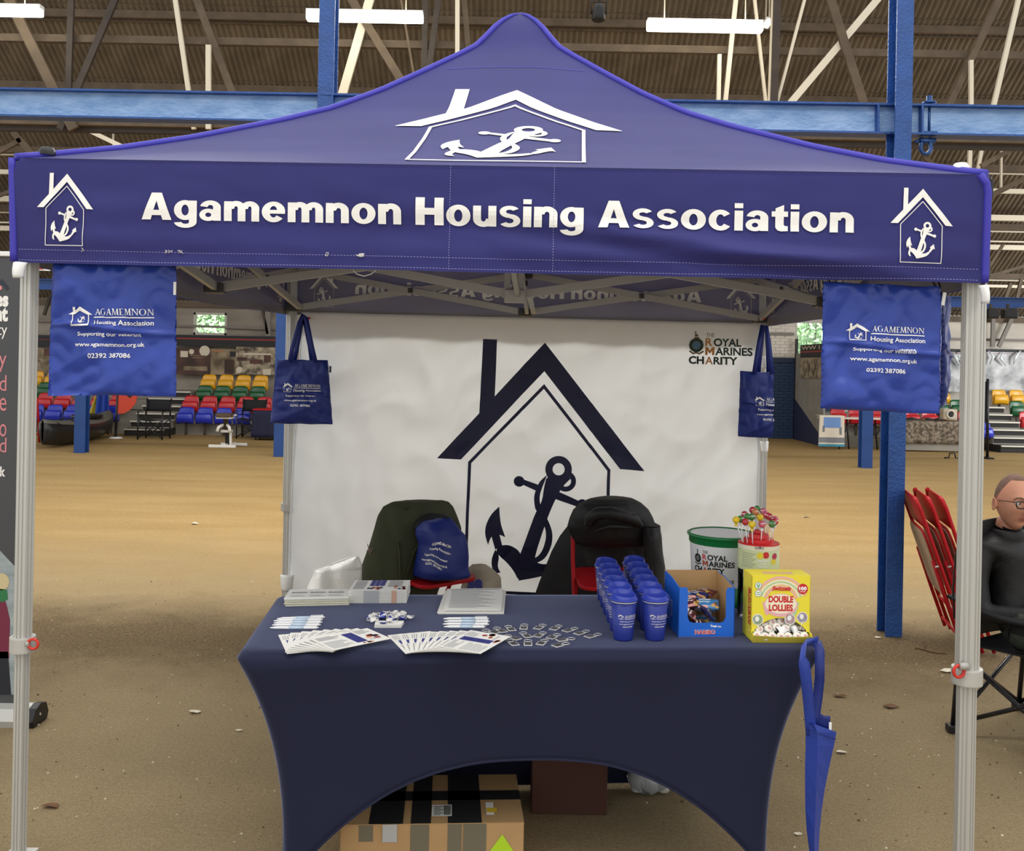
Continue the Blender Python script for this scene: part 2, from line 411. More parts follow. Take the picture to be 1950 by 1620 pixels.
def heavy(s, height, width=None):
    """very heavy grotesque letters, drawn piece by piece; returns a list of flat pieces"""
    P = []; x = [0.0]; cut = []
    def rc(x0, y0, x1, y1): P.append(([(x[0] + a, b) for a, b in ((x0, y0), (x1, y0), (x1, y1), (x0, y1))], [[0, 1, 2, 3]]))
    def pg(*p): P.append(([(x[0] + a, b) for a, b in p], [list(range(len(p)))]))
    def ar(cx, cy, rx, ry, ix, iy, a0, a1, n=18):
        v = []; f = []
        for i in range(n + 1):
            a = R(a0 + (a1 - a0) * i / n); v += [(x[0] + cx + ix * math.cos(a), cy + iy * math.sin(a)), (x[0] + cx + rx * math.cos(a), cy + ry * math.sin(a))]
        for i in range(n): f.append([2 * i, 2 * i + 1, 2 * i + 3, 2 * i + 2])
        P.append((v, f))
    for ch in s:
        w = 0.30
        if ch == ' ': cut.append(len(P))
        if ch == 'H': rc(0, 0, .30, 1); rc(.62, 0, .92, 1); rc(.30, .38, .62, .62); w = .92
        elif ch == 'A': pg((0, 0), (.30, 0), (.50, .70), (.50, 1), (.33, 1)); pg((1, 0), (.67, 1), (.50, 1), (.50, .70), (.70, 0)); rc(.30, .17, .70, .36); w = 1.0
        elif ch == 'o': ar(.40, .37, .40, .385, .135, .215, 0, 360, 26); w = .80
        elif ch == 'c': ar(.38, .37, .38, .385, .135, .215, 38, 325, 22); w = .74
        elif ch == 'e': ar(.39, .37, .39, .385, .13, .21, 0, 322, 24); rc(.12, .30, .775, .435); w = .78
        elif ch == 'n': rc(0, 0, .26, .73); rc(.50, 0, .76, .46); ar(.42, .45, .34, .30, .08, .10, 0, 180); w = .76
        elif ch == 'm': rc(0, 0, .26, .73); rc(.46, 0, .72, .46); rc(.92, 0, 1.18, .46); ar(.40, .45, .32, .30, .06, .10, 0, 180); ar(.86, .45, .32, .30, .06, .10, 0, 180); w = 1.18
        elif ch == 'u': rc(0, .27, .26, .73); rc(.50, 0, .76, .73); ar(.34, .28, .34, .30, .08, .10, 180, 360); w = .76
        elif ch == 'i': rc(0, 0, .27, .73); rc(0, .82, .27, 1.0); w = .27
        elif ch == 's': ar(.35, .53, .33, .215, .12, .07, 30, 272); ar(.35, .215, .35, .23, .13, .085, -150, 92); w = .70
        elif ch == 'a': ar(.30, .215, .30, .23, .10, .085, 0, 360, 22); rc(.46, 0, .72, .50); ar(.37, .48, .35, .27, .10, .10, 0, 168); w = .74
        elif ch == 'g': ar(.37, .375, .37, .37, .12, .20, 0, 360, 24); rc(.50, -.06, .76, .73); ar(.38, -.06, .38, .225, .13, .075, -180 + 8, 0); w = .76
        elif ch == 't': pg((.12, .15), (.39, .22), (.39, .97), (.12, .84)); rc(0, .54, .52, .73); pg((.12, .25), (.13, .12), (.19, .03), (.31, -.005), (.52, .01), (.52, .20), (.43, .195), (.39, .25)); w = .52
        x[0] += w + .085
    kx = (width / (x[0] - .085)) if width else height
    Q = [([(a * kx, b * height) for a, b in v], f) for v, f in P]; cut = [0] + cut + [len(Q)]
    return [Q[a:b] for a, b in zip(cut, cut[1:])]              # one list of pieces per word
def bag_print(cx, top, w):
    """the bags' print, w = width of the lettering block with the house; top = y of the roof's apex"""
    L = new2d(); u = w / 480.0                        # drawn from the photograph's bag: block 480 units wide
    L += xf2d(emblem_small(), cx - 170 * u, top - 108 * u, 69 * u, 74 * u)
    put2d(L, serif('AGAMEMNON', 36 * u, 330 * u), cx - 85 * u, top - 49 * u)
    rect2d(L, cx - 90 * u, top - 66 * u, cx + 245 * u, top - 60 * u)
    put2d(L, text2d('Housing Association', 334 * u, 28 * u, 0.014), cx - 90 * u, top - 108 * u)
    put2d(L, text2d('Supporting our veterans', 368 * u, 23 * u, 0.012), cx - 5 * u, top - 170 * u, True)
    put2d(L, text2d('www.agamemnon.org.uk', 400 * u, 24 * u, 0.014), cx - 5 * u, top - 232 * u, True)
    put2d(L, text2d('02392 387086', 235 * u, 26 * u, 0.016), cx - 5 * u, top - 298 * u, True)
    return L
def wr(x, y, seed=0, s=1.0):
    return noise.noise(Vector((x * s + seed * 7.3, y * s - seed * 3.1, seed * 1.7)))
# ================================================================== THE HALL
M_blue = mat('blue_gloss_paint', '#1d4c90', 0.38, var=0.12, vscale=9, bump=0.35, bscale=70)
M_beam = mat('blue_beam_lit_gloss', '#93b3dc', 0.34, col2='#6f97c8', vscale=14, bump=0.5, bscale=60, stretch=(0.4,1,1))  # the columns' blue, lightened to carry the lamps' gloss on the beam
M_bluefar = mat('blue_paint_far', '#1c4484', 0.5, var=0.1, vscale=3)
M_steel = mat('brown_steel', '#5e4f3d', 0.65, var=0.18, vscale=5)
M_darksteel = mat('dark_steel', '#3b3128', 0.6, var=0.15, vscale=5)
M_cream = mat('cream_lit_steel', '#e6dcc6', 0.5)  # cream and brown steel stand for lit and unlit bars of the girder
M_whiteplastic = mat('white_plastic', '#eeeeea', 0.4)
M_black = mat('black_plastic', '#141416', 0.45)

# ---- floor: compacted earth near the stand, ochre riding-school sand beyond
def floor_material():
    m = bpy.data.materials.new('earth_floor'); m.use_nodes = True; nt = m.node_tree; N = nt.nodes; L = nt.links; b = N['Principled BSDF']
    b.inputs['Roughness'].default_value = 0.93; b.inputs['Specular IOR Level'].default_value = 0.15
    tc = N.new('ShaderNodeTexCoord')
    def nz(s, d=6, st=(1, 1, 1), rough=0.6):
        mp = N.new('ShaderNodeMapping'); mp.inputs['Scale'].default_value = st; L.new(tc.outputs['Object'], mp.inputs['Vector'])
        n = N.new('ShaderNodeTexNoise'); n.inputs['Scale'].default_value = s; n.inputs['Detail'].default_value = d; n.inputs['Roughness'].default_value = rough
        L.new(mp.outputs['Vector'], n.inputs['Vector']); return n.outputs['Fac']
    def ramp(f, p0, c0, p1, c1):
        r = N.new('ShaderNodeValToRGB'); e = r.color_ramp.elements
        e[0].position = p0; e[0].color = (*lin(c0), 1); e[1].position = p1; e[1].color = (*lin(c1), 1); L.new(f, r.inputs['Fac']); return r.outputs['Color']
    def mix(f, a, c, mode='MIX'):
        x = N.new('ShaderNodeMix'); x.data_type = 'RGBA'; x.blend_type = mode
        if isinstance(f, float): x.inputs['Factor'].default_value = f
        else: L.new(f, x.inputs['Factor'])
        L.new(a, x.inputs['A']); L.new(c, x.inputs['B']); return x.outputs['Result']
    def math_(op, a, b_):
        x = N.new('ShaderNodeMath'); x.operation = op
        for i, v in enumerate((a, b_)):
            if isinstance(v, (int, float)): x.inputs[i].default_value = v
            else: L.new(v, x.inputs[i])
        return x.outputs[0]
    sep = N.new('ShaderNodeSeparateXYZ'); L.new(tc.outputs['Object'], sep.inputs[0])
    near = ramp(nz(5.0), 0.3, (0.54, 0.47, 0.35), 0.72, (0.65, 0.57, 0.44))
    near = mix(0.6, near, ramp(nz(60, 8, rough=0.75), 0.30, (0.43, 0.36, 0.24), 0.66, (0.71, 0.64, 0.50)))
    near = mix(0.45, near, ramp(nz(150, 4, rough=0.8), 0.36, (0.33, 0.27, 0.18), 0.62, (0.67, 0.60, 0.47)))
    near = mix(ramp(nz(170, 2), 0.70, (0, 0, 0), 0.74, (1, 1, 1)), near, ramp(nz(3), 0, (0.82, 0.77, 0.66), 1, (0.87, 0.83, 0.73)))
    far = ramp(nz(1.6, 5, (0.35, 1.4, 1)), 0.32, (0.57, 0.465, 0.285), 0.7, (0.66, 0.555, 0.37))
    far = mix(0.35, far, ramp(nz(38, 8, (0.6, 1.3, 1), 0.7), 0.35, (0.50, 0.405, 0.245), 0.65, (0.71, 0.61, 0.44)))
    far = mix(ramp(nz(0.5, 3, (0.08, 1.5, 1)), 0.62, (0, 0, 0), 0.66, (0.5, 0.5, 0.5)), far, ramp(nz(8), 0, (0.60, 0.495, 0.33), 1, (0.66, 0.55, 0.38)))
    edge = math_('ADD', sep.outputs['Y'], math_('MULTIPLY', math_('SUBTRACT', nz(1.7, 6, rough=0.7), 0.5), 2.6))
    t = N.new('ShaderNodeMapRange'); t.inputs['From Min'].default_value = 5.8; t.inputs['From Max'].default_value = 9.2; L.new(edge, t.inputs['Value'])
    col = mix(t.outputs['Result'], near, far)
    # rough dark soil along the border of the riding-school sand, fading out on both sides
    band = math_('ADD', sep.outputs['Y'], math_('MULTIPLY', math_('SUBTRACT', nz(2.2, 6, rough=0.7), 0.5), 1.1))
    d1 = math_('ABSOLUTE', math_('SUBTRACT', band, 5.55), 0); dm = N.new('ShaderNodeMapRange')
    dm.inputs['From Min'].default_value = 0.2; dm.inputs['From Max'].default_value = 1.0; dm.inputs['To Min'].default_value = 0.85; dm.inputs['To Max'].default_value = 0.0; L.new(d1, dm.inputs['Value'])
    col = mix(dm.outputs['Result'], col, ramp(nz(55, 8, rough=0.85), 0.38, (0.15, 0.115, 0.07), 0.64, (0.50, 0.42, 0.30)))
    L.new(col, b.inputs['Base Color'])
    bp = N.new('ShaderNodeBump'); bp.inputs['Strength'].default_value = 0.55; bp.inputs['Distance'].default_value = 0.02
    L.new(math_('ADD', nz(45, 9, rough=0.75), math_('MULTIPLY', nz(6, 4), 0.9)), bp.inputs['Height']); L.new(bp.outputs['Normal'], b.inputs['Normal'])
    return m
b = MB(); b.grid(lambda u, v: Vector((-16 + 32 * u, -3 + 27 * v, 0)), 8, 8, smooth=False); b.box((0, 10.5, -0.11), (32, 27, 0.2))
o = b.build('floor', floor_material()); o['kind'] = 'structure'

# ---- roof: corrugated sheets on purlins, falling away from the camera
RZ = lambda y: 18.79 - 0.70 * y
M_roof = mat('weathered_roof_sheet', '#6e6354', 0.85, spec=0.2, var=0.25, vscale=1.3, detail=8)
rows = [14.7, 16.0, 17.25, 18.55, 19.9, 21.2, 22.5]
ceiling = base('ceiling')
def sheet_mesh():
    wd, n = 0.912, 48; mb = MB(); ln = 1.36 * math.hypot(1, 0.7)
    def top(u, v): return Vector((wd * (u - 0.5), ln * (v - 0.5), 0.019 * math.sin(2 * math.pi * 9 * u)))
    mb.grid(top, n, 1, smooth=False); mb.grid(lambda u, v: top(u, v) + Vector((0, 0, 0.007)), n, 1, smooth=False, flip=True)
    for vv in (0, 1):
        for i in range(n):
            p, q = top(i / n, vv), top((i + 1) / n, vv); k = Vector((0, 0, 0.007)); mb.add([p, q, q + k, p + k], [(0, 1, 2, 3)])
    return mb.mesh('roof_sheet', M_roof)
sm_ = sheet_mesh()
for r in range(len(rows) - 1):
    yc = (rows[r] + rows[r + 1]) / 2
    for k in range(30):
        o = bpy.data.objects.new('roof_sheet', sm_); link(o, ceiling)
        o.location = (-13.2 + 0.912 * k, yc, RZ(yc) + 0.01); o.rotation_euler = (-math.atan(0.7) + 0.012, 0, 0)
for y in rows[1:]:
    MB().bar((-13.5, y + 0.05, RZ(y) - 0.09), (13.5, y + 0.05, RZ(y) - 0.09), 0.07, 0.13).build('purlin', M_steel, ceiling)
    MB().bar((-13.5, y + 0.16, RZ(y) - 0.17), (13.5, y + 0.16, RZ(y) - 0.17), 0.03, 0.03).build('purlin', M_cream if y > 18 else M_steel, ceiling)
for yy, w in ((19.05, 0.085), (19.67, 0.11), (20.4, 0.10), (21.45, 0.06), (20.25, 0.03)):
    MB().bar((-13.5, yy - 0.2, RZ(yy) - 0.14), (13.5, yy - 0.2, RZ(yy) - 0.14), w, w).build('purlin', M_cream, ceiling, label='cream purlin')

# ---- lattice girder below the roof: chords and diagonals
girder = base('beam_lattice_girder')
GY = 13.0
def chord(y0, y1, w, m, Y=GY):
    p, q = Wp(-500, y0 - 9.6, Y), Wp(2450, y1 + 9.6, Y)
    MB().bar(p, q, 0.09, w).build('chord', m, girder)
chord(73, 106, 0.10, M_steel); chord(230, 268, 0.09, M_steel, 12.9); chord(243, 281, 0.085, M_darksteel)
# (x, y at the top of the frame; x, y lower down; width in pixels; tone, cream where lamps light the bar)
bars = [(136, 0, 131, 165, 11, M_darksteel), (219, 0, 149, 165, 12, M_darksteel), (18, 0, 100, 165, 18, M_steel), (334, 0, 359, 172, 8, M_cream),
        (375, 0, 441, 172, 13, M_steel), (397, 86, 397, 172, 9, M_cream), (704, 0, 652, 180, 16, M_cream), (670, 0, 767, 158, 15, M_steel),
        (764, 0, 789, 147, 4, M_steel), (810, 0, 808, 133, 11, M_darksteel), (835, 0, 817, 133, 11, M_darksteel), (871, 0, 871, 108, 8, M_cream),
        (884, 0, 891, 83, 10, M_steel), (1401, 0, 1381, 194, 8, M_cream), (1370, 104, 1368, 194, 7, M_cream), (1437, 0, 1458, 194, 5, M_cream),
        (1472, 0, 1465, 194, 5, M_cream), (1480, 0, 1474, 194, 13, M_darksteel), (1532, 0, 1480, 194, 5, M_cream), (1670, 0, 1507, 194, 13, M_cream),
        (1582, 0, 1643, 194, 16, M_steel), (1903, 0, 1810, 194, 12, M_steel), (1849, 115, 1849, 201, 7, M_cream), (1939, 0, 1892, 201, 8, M_cream)]
for i, (x0, y0, x1, y1, w, m) in enumerate(bars):
    d = (x1 - x0) / (y1 - y0)
    ya = y0 if y0 > 10 else -150
    p, q = Wp(x0 + d * (ya - y0), ya, GY - 0.12 - 0.05 * (i % 3)), Wp(x1 + d * (246 - y1), 246, GY - 0.12 - 0.05 * (i % 3))
    wd = w * GY / F
    MB().bar(p, q, wd, 0.05, up=(0, 1, 0)).build('girder_bar', m, girder)
for x0, y0, x1, y1, w, m, Y in [(120, 225, 260, 292, 8, M_cream, 16.5), (216, 240, 216, 300, 2, M_cream, 18), (25, 251, 68, 300, 12, M_steel, 17), (-40, 310, 40, 266, 9, M_steel, 17),
                          (1848, 262, 1845, 345, 7, M_cream, 16.5), (1872, 270, 1860, 335, 6, M_cream, 16.5), (1960, 266, 1868, 316, 9, M_steel, 16.3), (1907, 270, 1906, 358, 3, M_cream, 18),
                          (1990, 320, 1860, 386, 10, M_steel, 17), (1990, 495, 1870, 530, 6, M_steel, 19.5), (1910, 466, 1870, 530, 5, M_steel, 19.5), (-60, 395, 30, 360, 7, M_steel, 19),
                          (1760, 300, 1800, 330, 7, M_steel, 18), (1925, 540, 1912, 575, 6, M_steel, 20), (1945, 530, 1935, 575, 6, M_steel, 20)]:
    MB().bar(Wp(x0, y0, Y), Wp(x1, y1, Y), w * Y / F, 0.05, up=(0, 1, 0)).build('girder_bar', m, girder)

# ---- blue steel frame near the stand
def h_column(name, x, y, top, w=0.104, d=0.13, t=0.012, paint=M_blue):
    c = base(name, 'structure', (x, y, 0))
    MB().box((0, 0, top / 2), (w, t, top)).build('flange', paint, c, bevel=0.002)
    MB().box((0, d, top / 2), (w, t, top)).build('flange', paint, c, bevel=0.002)
    MB().box((0, d / 2, top / 2), (t, d - t, top)).build('web', paint, c)
    return c
NC = 5.81
NL = 6.17
p = Wp(1711, 700, NC); h_column('column_blue_near', p.x, NC, 5.2)
p = Wp(614, 500, NL); h_column('column_blue_near', p.x, NL, 5.4)
# the beam runs between the columns' flanges, a little further off at its left end
bl0, br0 = Wp(0, 222.5, NL + .22), Wp(1950, 262, NC + .06)
bl1, br1 = Wp(0, 172, NL + .22), Wp(1950, 207, NC + .06)
def along(a, e, k): return a + (e - a) * k
beam = base('beam_blue', 'structure', (0, 6.0, 0))
lo_, hi_ = [along(bl0, br0, -.25), along(bl0, br0, 1.2)], [along(bl1, br1, -.25), along(bl1, br1, 1.2)]
b = MB(); k = Vector((0, .006, 0)); Q = [lo_[0], lo_[1], hi_[1], hi_[0]]
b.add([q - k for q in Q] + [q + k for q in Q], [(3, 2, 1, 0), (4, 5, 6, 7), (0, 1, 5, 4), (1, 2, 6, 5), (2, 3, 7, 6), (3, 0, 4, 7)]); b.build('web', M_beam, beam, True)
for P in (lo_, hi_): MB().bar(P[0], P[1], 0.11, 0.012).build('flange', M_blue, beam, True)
for kx in (0.345, 0.865, 0.905):
    MB().bar(along(bl0, br0, kx) + Vector((0, -.03, 0)), along(bl1, br1, kx) + Vector((0, -.03, 0)), 0.012, 0.05, up=(0, 1, 0)).build('stiffener_plate', M_blue, beam, True)

# ---- far row of blue columns and their beam
FC = 16.0
for px, yb in ((139, 865), (531, 870), (1663, 895), (-220, 862), (2060, 890)):
    g = onz(px, yb); h_column('column_blue_far', g.x, FC, 2.95, 0.19, 0.15, 0.015, M_bluefar)
fb = base('beam_blue_far', 'structure', (0, FC + 0.15, 0))
MB().box((0, 0, 2.87), (27, 0.02, 0.17)).build('web', M_bluefar, fb)
for z in (2.785, 2.955): MB().box((0, 0, z), (27, 0.11, 0.015)).build('flange', M_bluefar, fb)

# ---- far wall with openings for two windows
WY = 22.6
M_wallw = mat('white_painted_block', '#cbc4b8', 0.8, spec=0.2, var=0.10, vscale=1.2, stretch=(1, 1, 4), bump=0.3, bscale=14)
M_walld = mat('grey_painted_block', '#8d857a', 0.85, spec=0.2, var=0.2, vscale=0.9, stretch=(1, 1, 3), bump=0.3, bscale=14)  # darker grey for the left part of the far wall
M_wallb = mat('blue_painted_brick', '#1d3557', 0.6, var=0.12, vscale=3)
wl0, wl1 = Wp(368, 637, WY), Wp(432, 596, WY); wr0, wr1 = Wp(1513, 682, WY), Wp(1600, 612, WY)
wall = base('wall_back')
def wall_piece(x0, x1, z0, z1, m, y=WY, d=0.22): MB().box(((x0 + x1) / 2, y + d / 2, (z0 + z1) / 2), (x1 - x0, d, z1 - z0)).build('wall_panel', m, wall)
XM = 3.0; TOP = 3.75
wall_piece(-16, wl0.x, 0, TOP, M_walld); wall_piece(wl1.x, XM, 0, TOP, M_walld); wall_piece(wl0.x, wl1.x, 0, wl0.z, M_walld); wall_piece(wl0.x, wl1.x, wl1.z, TOP, M_walld)
xb = Wp(1540, 690, WY).x; xa = Wp(1440, 690, WY).x; zs = Wp(1500, 689, WY).z
wall_piece(XM, xa, 0, TOP, M_wallw); wall_piece(wr1.x, 16, 0, TOP, M_wallw)
wall_piece(xa, wr1.x, 0, zs, M_wallb); wall_piece(xa, wr0.x, zs, TOP, M_wallw); wall_piece(wr0.x, wr1.x, wr1.z, TOP, M_wallw); wall_piece(wr0.x, wr1.x, zs, wr0.z, M_wallw)
wall_piece(xa, xb, zs - 0.02, zs + 0.10, mat('navy_sill', '#1b2a44', 0.5), WY - 0.05, 0.1)
# the bricks that can be told apart beside the stand, blue below and white above
bm_b = MB().box((0, 0, 0), (0.215, 0.02, 0.065)).mesh('brick', M_wallb); bm_w = MB().box((0, 0, 0), (0.215, 0.02, 0.065)).mesh('brick', M_wallw)
nb = 0; zz = 0.05
while zz < 3.1 and nb < 300:
    lim = (xb if zz < zs else wr0.x - 0.02); x = xa + 0.11 + (0.1125 if int(zz / 0.075) % 2 else 0)
    while x + 0.1 < lim:
        if not (zs - 0.06 < zz < zs + 0.14):
            o = bpy.data.objects.new('brick', bm_b if zz < zs else bm_w); link(o, wall); o.location = (x, WY - 0.008 - random.random() * 0.003, zz); nb += 1
        x += 0.225
    zz += 0.075
# horizontal cable tray, downpipes and struts on the far wall
M_grey = mat('grey_conduit', '#77716a', 0.6)
for x0, y0, x1, y1, w, m in [(300, 618, 540, 627, 4, M_grey), (1400, 634, 1512, 636, 5, M_grey), (1800, 645, 2000, 649, 4, M_grey), (60, 610, 300, 616, 4, M_grey)]:
    MB().bar(Wp(x0, y0, WY - .06), Wp(x1, y1, WY - .06), 0.05, w * WY / F).build('cable_tray', m, wall)
for x0, y0, x1, y1, w in [(500, 588, 510, 636, 5), (1902, 660, 1934, 590, 7), (97, 560, 84, 600, 5), (510, 570, 511, 640, 10), (1892, 575, 1890, 660, 7)]:
    MB().bar(Wp(x0, y0, WY - .2), Wp(x1, y1, WY - .2), w * WY / F, 0.06, up=(0, 1, 0)).build('wall_strut', M_grey if w > 6 else M_darksteel, wall)
# windows: frame and glass, a hedge in daylight behind
M_glass = mat('window_glass', '#ffffff', 0.02, trans=1.0); M_frame = mat('window_frame_paint', '#b7b3a8', 0.5)
M_leaf = mat('hedge_leaf', '#b7d3a4', 0.6, col2='#7ba777', vscale=4, lo=.3, hi=.7); M_twig = mat('hedge_twig', '#3a2f22', 0.8)
def window(n, p0, p1):
    w = base('window_%d' % n); cx, cz = (p0.x + p1.x) / 2, (p0.z + p1.z) / 2; W_, H_ = p1.x - p0.x, p1.z - p0.z
    b = MB(); t = 0.05
    for s in (-1, 1):
        b.box((cx + s * (W_ / 2 - t / 2), WY + 0.05, cz), (t, 0.1, H_)); b.box((cx, WY + 0.05, cz + s * (H_ / 2 - t / 2)), (W_, 0.1, t))
    b.build('window_frame', M_frame, w)
    MB().box((cx, WY + 0.08, cz), (W_ - 2 * t, 0.006, H_ - 2 * t)).build('pane', M_glass, w)
    return w
window(1, wl0, wl1); window(2, wr0, wr1)
def hedge(px0, px1, y0, y1, label):
    h = thing('hedge', label, 'hedge', (Wp((px0 + px1) / 2, 700, WY + 1.6).x, WY + 1.6, 0))
    rnd = random.Random(px0); p, q = Wp(px0, y1, WY + 1.6), Wp(px1, y0, WY + 1.6); b = MB()
    for k in range(900):
        c = Vector((rnd.uniform(p.x, q.x), WY + 1.6 + rnd.uniform(-0.3, 0.35), rnd.uniform(p.z, q.z)))
        s = rnd.uniform(0.05, 0.11); rot = Matrix.Rotation(rnd.uniform(0, 6), 3, 'Y') @ Matrix.Rotation(rnd.uniform(-1, 1), 3, 'X') @ Matrix.Rotation(rnd.uniform(-1, 1), 3, 'Z')
        b.add([c + rot @ Vector(v) * s for v in ((-1, 0, 0), (0, .12, -.45), (1, 0, 0), (0, .12, .45))], [(0, 1, 2), (0, 2, 3)])
    b.build('foliage', M_leaf, h, True, fix=False)['kind'] = 'stuff'
    b = MB()
    for k in range(6):
        x = rnd.uniform(p.x, q.x); b.tube([(x, WY + 1.7, 0), (x + rnd.uniform(-.3, .3), WY + 1.75, 1.6), (x + rnd.uniform(-.5, .5), WY + 1.7, q.z)], [0.03, 0.02, 0.01], 5)
    b.build('stem', M_twig, h, True)
    MB().box(((p.x + q.x) / 2, WY + 2.2, q.z / 2), (q.x - p.x + .5, 0.3, q.z)).build('inner_growth', mat('hedge_inner', '#9cc092', 0.9, col2='#6b9769', vscale=6), h, True)
hedge(345, 455, 570, 665, 'pale green hedge outdoors seen through the left far window')
hedge(1490, 1625, 585, 715, 'green hedge outdoors seen through the right far window beside the white brick')
area('outdoor_daylight', (-6.5, WY + 0.5, 3.6), (-6.7, WY + 1.6, 2.2), 3, 0.5, 420, (0.95, 1, 0.97))
area('outdoor_daylight', (7.3, WY + 0.5, 3.6), (7.3, WY + 1.6, 2.2), 3, 0.5, 150, (0.95, 1, 0.97))

# ---- batten lights
M_tube = mat('lamp_diffuser', '#fff6df', 0.4, emit=9.0)
def batten(x0, y0, x1, y1, Y, label, th=0.09):
    p, q = Wp(x0, y0, Y), Wp(x1, y1, Y); c = (p + q) / 2
    t = thing('ceiling_light', label, 'light', c)
    MB().bar(p + Vector((0, 0, 0.045)), q + Vector((0, 0, 0.045)), 0.12, 0.05).build('housing', M_whiteplastic, t, True)
    MB().bar(p, q, 0.13, th).build('diffuser', M_tube, t, True, bevel=0.02)
    for s in (0.15, 0.85):
        a = p.lerp(q, s) + Vector((0, 0, 0.07)); MB().tube([a, Vector((a.x, a.y, RZ(15) + 1.5))], 0.008, 5).build('hanger_wire', M_cream, t, True)
batten(1232, 47, 1452, 51, 12.2, 'long glowing batten light right of the canopy peak', 0.15)
batten(584, 29, 806, 33, 12.2, 'glowing batten light behind the left blue column', 0.14)
batten(-140, 17, 80, 21, 12.2, 'glowing batten light at the top left, cut by the frame', 0.14)
batten(1457, 44, 1466, 46, 13.3, 'small bright lamp at the end of the long batten light', 0.10)

# ---- a shackle hung from the blue beam, a small spotlight
M_shack = mat('blue_shackle_steel', '#2b4f86', 0.35, metal=0.4)
p = Wp(1765, 222, NC + 0.10); s = thing('beam_shackle', 'blue steel lifting shackle bolted to the beam right of the column', 'shackle', p)
sc_ = NC / F
MB().tube([Wp(1770, 190, NC + .1), Wp(1769, 252, NC + .1)], 0.009, 8).build('threaded_rod', M_shack, s, True)
MB().lathe([(0.0, 0), (0.042, 0), (0.042, 0.012), (0.018, 0.02), (0.018, 0.05), (0, 0.05)], 12, Wp(1769.5, 198, NC + .1)).build('nut', M_shack, s, True)
MB().box(Wp(1767, 256, NC + .1), (0.10, 0.06, 0.03)).build('clamp_plate', M_shack, s, True, bevel=0.004)
b = MB(); b.tube([Wp(1751, 268, NC + .1), Wp(1781, 268, NC + .1)], 0.018, 10); b.tube([Wp(1741, 270, NC + .1), Wp(1751, 268, NC + .1)], [0.008, 0.012], 8); b.build('shackle_pin', M_shack, s, True)
MB().tube([Wp(x, y, NC + .1) for x, y in ((1756, 262), (1754, 275), (1753, 284), (1757, 291), (1763, 293.5), (1769, 291), (1773, 284), (1772, 275), (1771, 262))], 0.013, 8).build('bow', M_shack, s, True)
p = Wp(1140, 24, 11.5); s = thing('spotlight', 'small black spotlight hanging to the right of the canopy peak', 'spotlight', p)
MB().lathe([(0, 0.10), (0.05, 0.10), (0.075, 0.05), (0.085, -0.09), (0.07, -0.10), (0, -0.09)], 16, p).build('lamp_body', M_black, s, True)
b = MB(); b.tube([p + Vector((-.09, 0, -.02)), p + Vector((-.1, 0, .13)), p + Vector((.1, 0, .13)), p + Vector((.09, 0, -.02))], 0.01, 6); b.build('bracket', M_black, s, True)
MB().tube([p + Vector((0, 0, .13)), Vector((p.x, p.y, 8.2))], 0.012, 6).build('suspension_rod', M_darksteel, s, True)
# ================================================================== THE POP-UP TENT
TA = R(-2.7); Tex = Vector((math.cos(TA), math.sin(TA), 0)); Tey = Vector((-math.sin(TA), math.cos(TA), 0)); TC = Vector((0.007, 4.468, 0))
def T(x, y, z): return TC + Tex * x + Tey * y + Vector((0, 0, z))
def Ti(p): q = Vector((p.x, p.y, 0)) - TC; return q.dot(Tex), q.dot(Tey)
def on_ty(px, py, ty):
    """the tent-frame x, z of a pixel on the plane ty"""
    d = Wp(px, py, 1.0); o_ = Vector((0, 0, EYE)); d = d - o_
    k = (TC.dot(Tey) + ty - 0) / d.dot(Tey)
    p = o_ + d * k; return Ti(p)[0], p.z
TILT = -0.008
M_canopy = mat('violet_blue_polyester', '#3a3a84', 0.62, spec=0.35, var=0.06, vscale=3, bump=0.05, bscale=260, sheen=0.15, transl=0.32)
M_lining = mat('grey_coated_lining', '#b4b0ac', 0.6, spec=0.3, var=0.05, vscale=3, transl=0.5)
M_piping = mat('blue_edge_binding', '#3a35a8', 0.6)
M_print = mat('white_print', '#f7f5ef', 0.55)
M_show = mat('print_seen_through', '#f3f0e6', 0.7)
M_thread = mat('pale_thread', '#a9a3d6', 0.8)
M_alu = mat('brushed_aluminium', '#c6c5bf', 0.42, metal=0.25)
M_alug = mat('grey_aluminium_bar', '#b4b2ac', 0.5, metal=0.25)
M_brk = mat('dark_grey_nylon', '#3f3d3b', 0.5)
M_red = mat('red_pull_ring', '#d8352b', 0.4)
tent = thing('gazebo', 'violet blue pop-up gazebo with white house and anchor prints on aluminium legs', 'gazebo', TC, 0)
HX0, HX1, HY = 1.538, 1.503, 1.535
PROF = [(0, 2.25), (.035, 2.268), (.15, 2.335), (.27, 2.42), (.43, 2.55), (.53, 2.64), (.64, 2.765), (.74, 2.895), (.83, 3.015), (.88, 3.085), (.91, 3.155), (.94, 3.225), (.985, 3.29), (1, 3.30)]
def hz(v):
    v = min(1, max(0, v))
    for (a, za), (b_, zb_) in zip(PROF, PROF[1:]):
        if v <= b_: return za + (zb_ - za) * (v - a) / (b_ - a)
    return PROF[-1][1]
ARC = [(0, 0)]
for i in range(1, 101): ARC.append((i / 100, ARC[-1][1] + math.hypot(HY / 100, hz(i / 100) - hz((i - 1) / 100))))
def v_of_s(s):
    for (a, sa), (b_, sb) in zip(ARC, ARC[1:]):
        if s <= sb: return a + (b_ - a) * (s - sa) / (sb - sa)
    return 1.0
SIDES = {'front': lambda x, o_: (x, -HY - o_), 'right': lambda x, o_: (HX1 + o_, x), 'back': lambda x, o_: (-x, HY + o_), 'left': lambda x, o_: (-HX0 - o_, -x)}
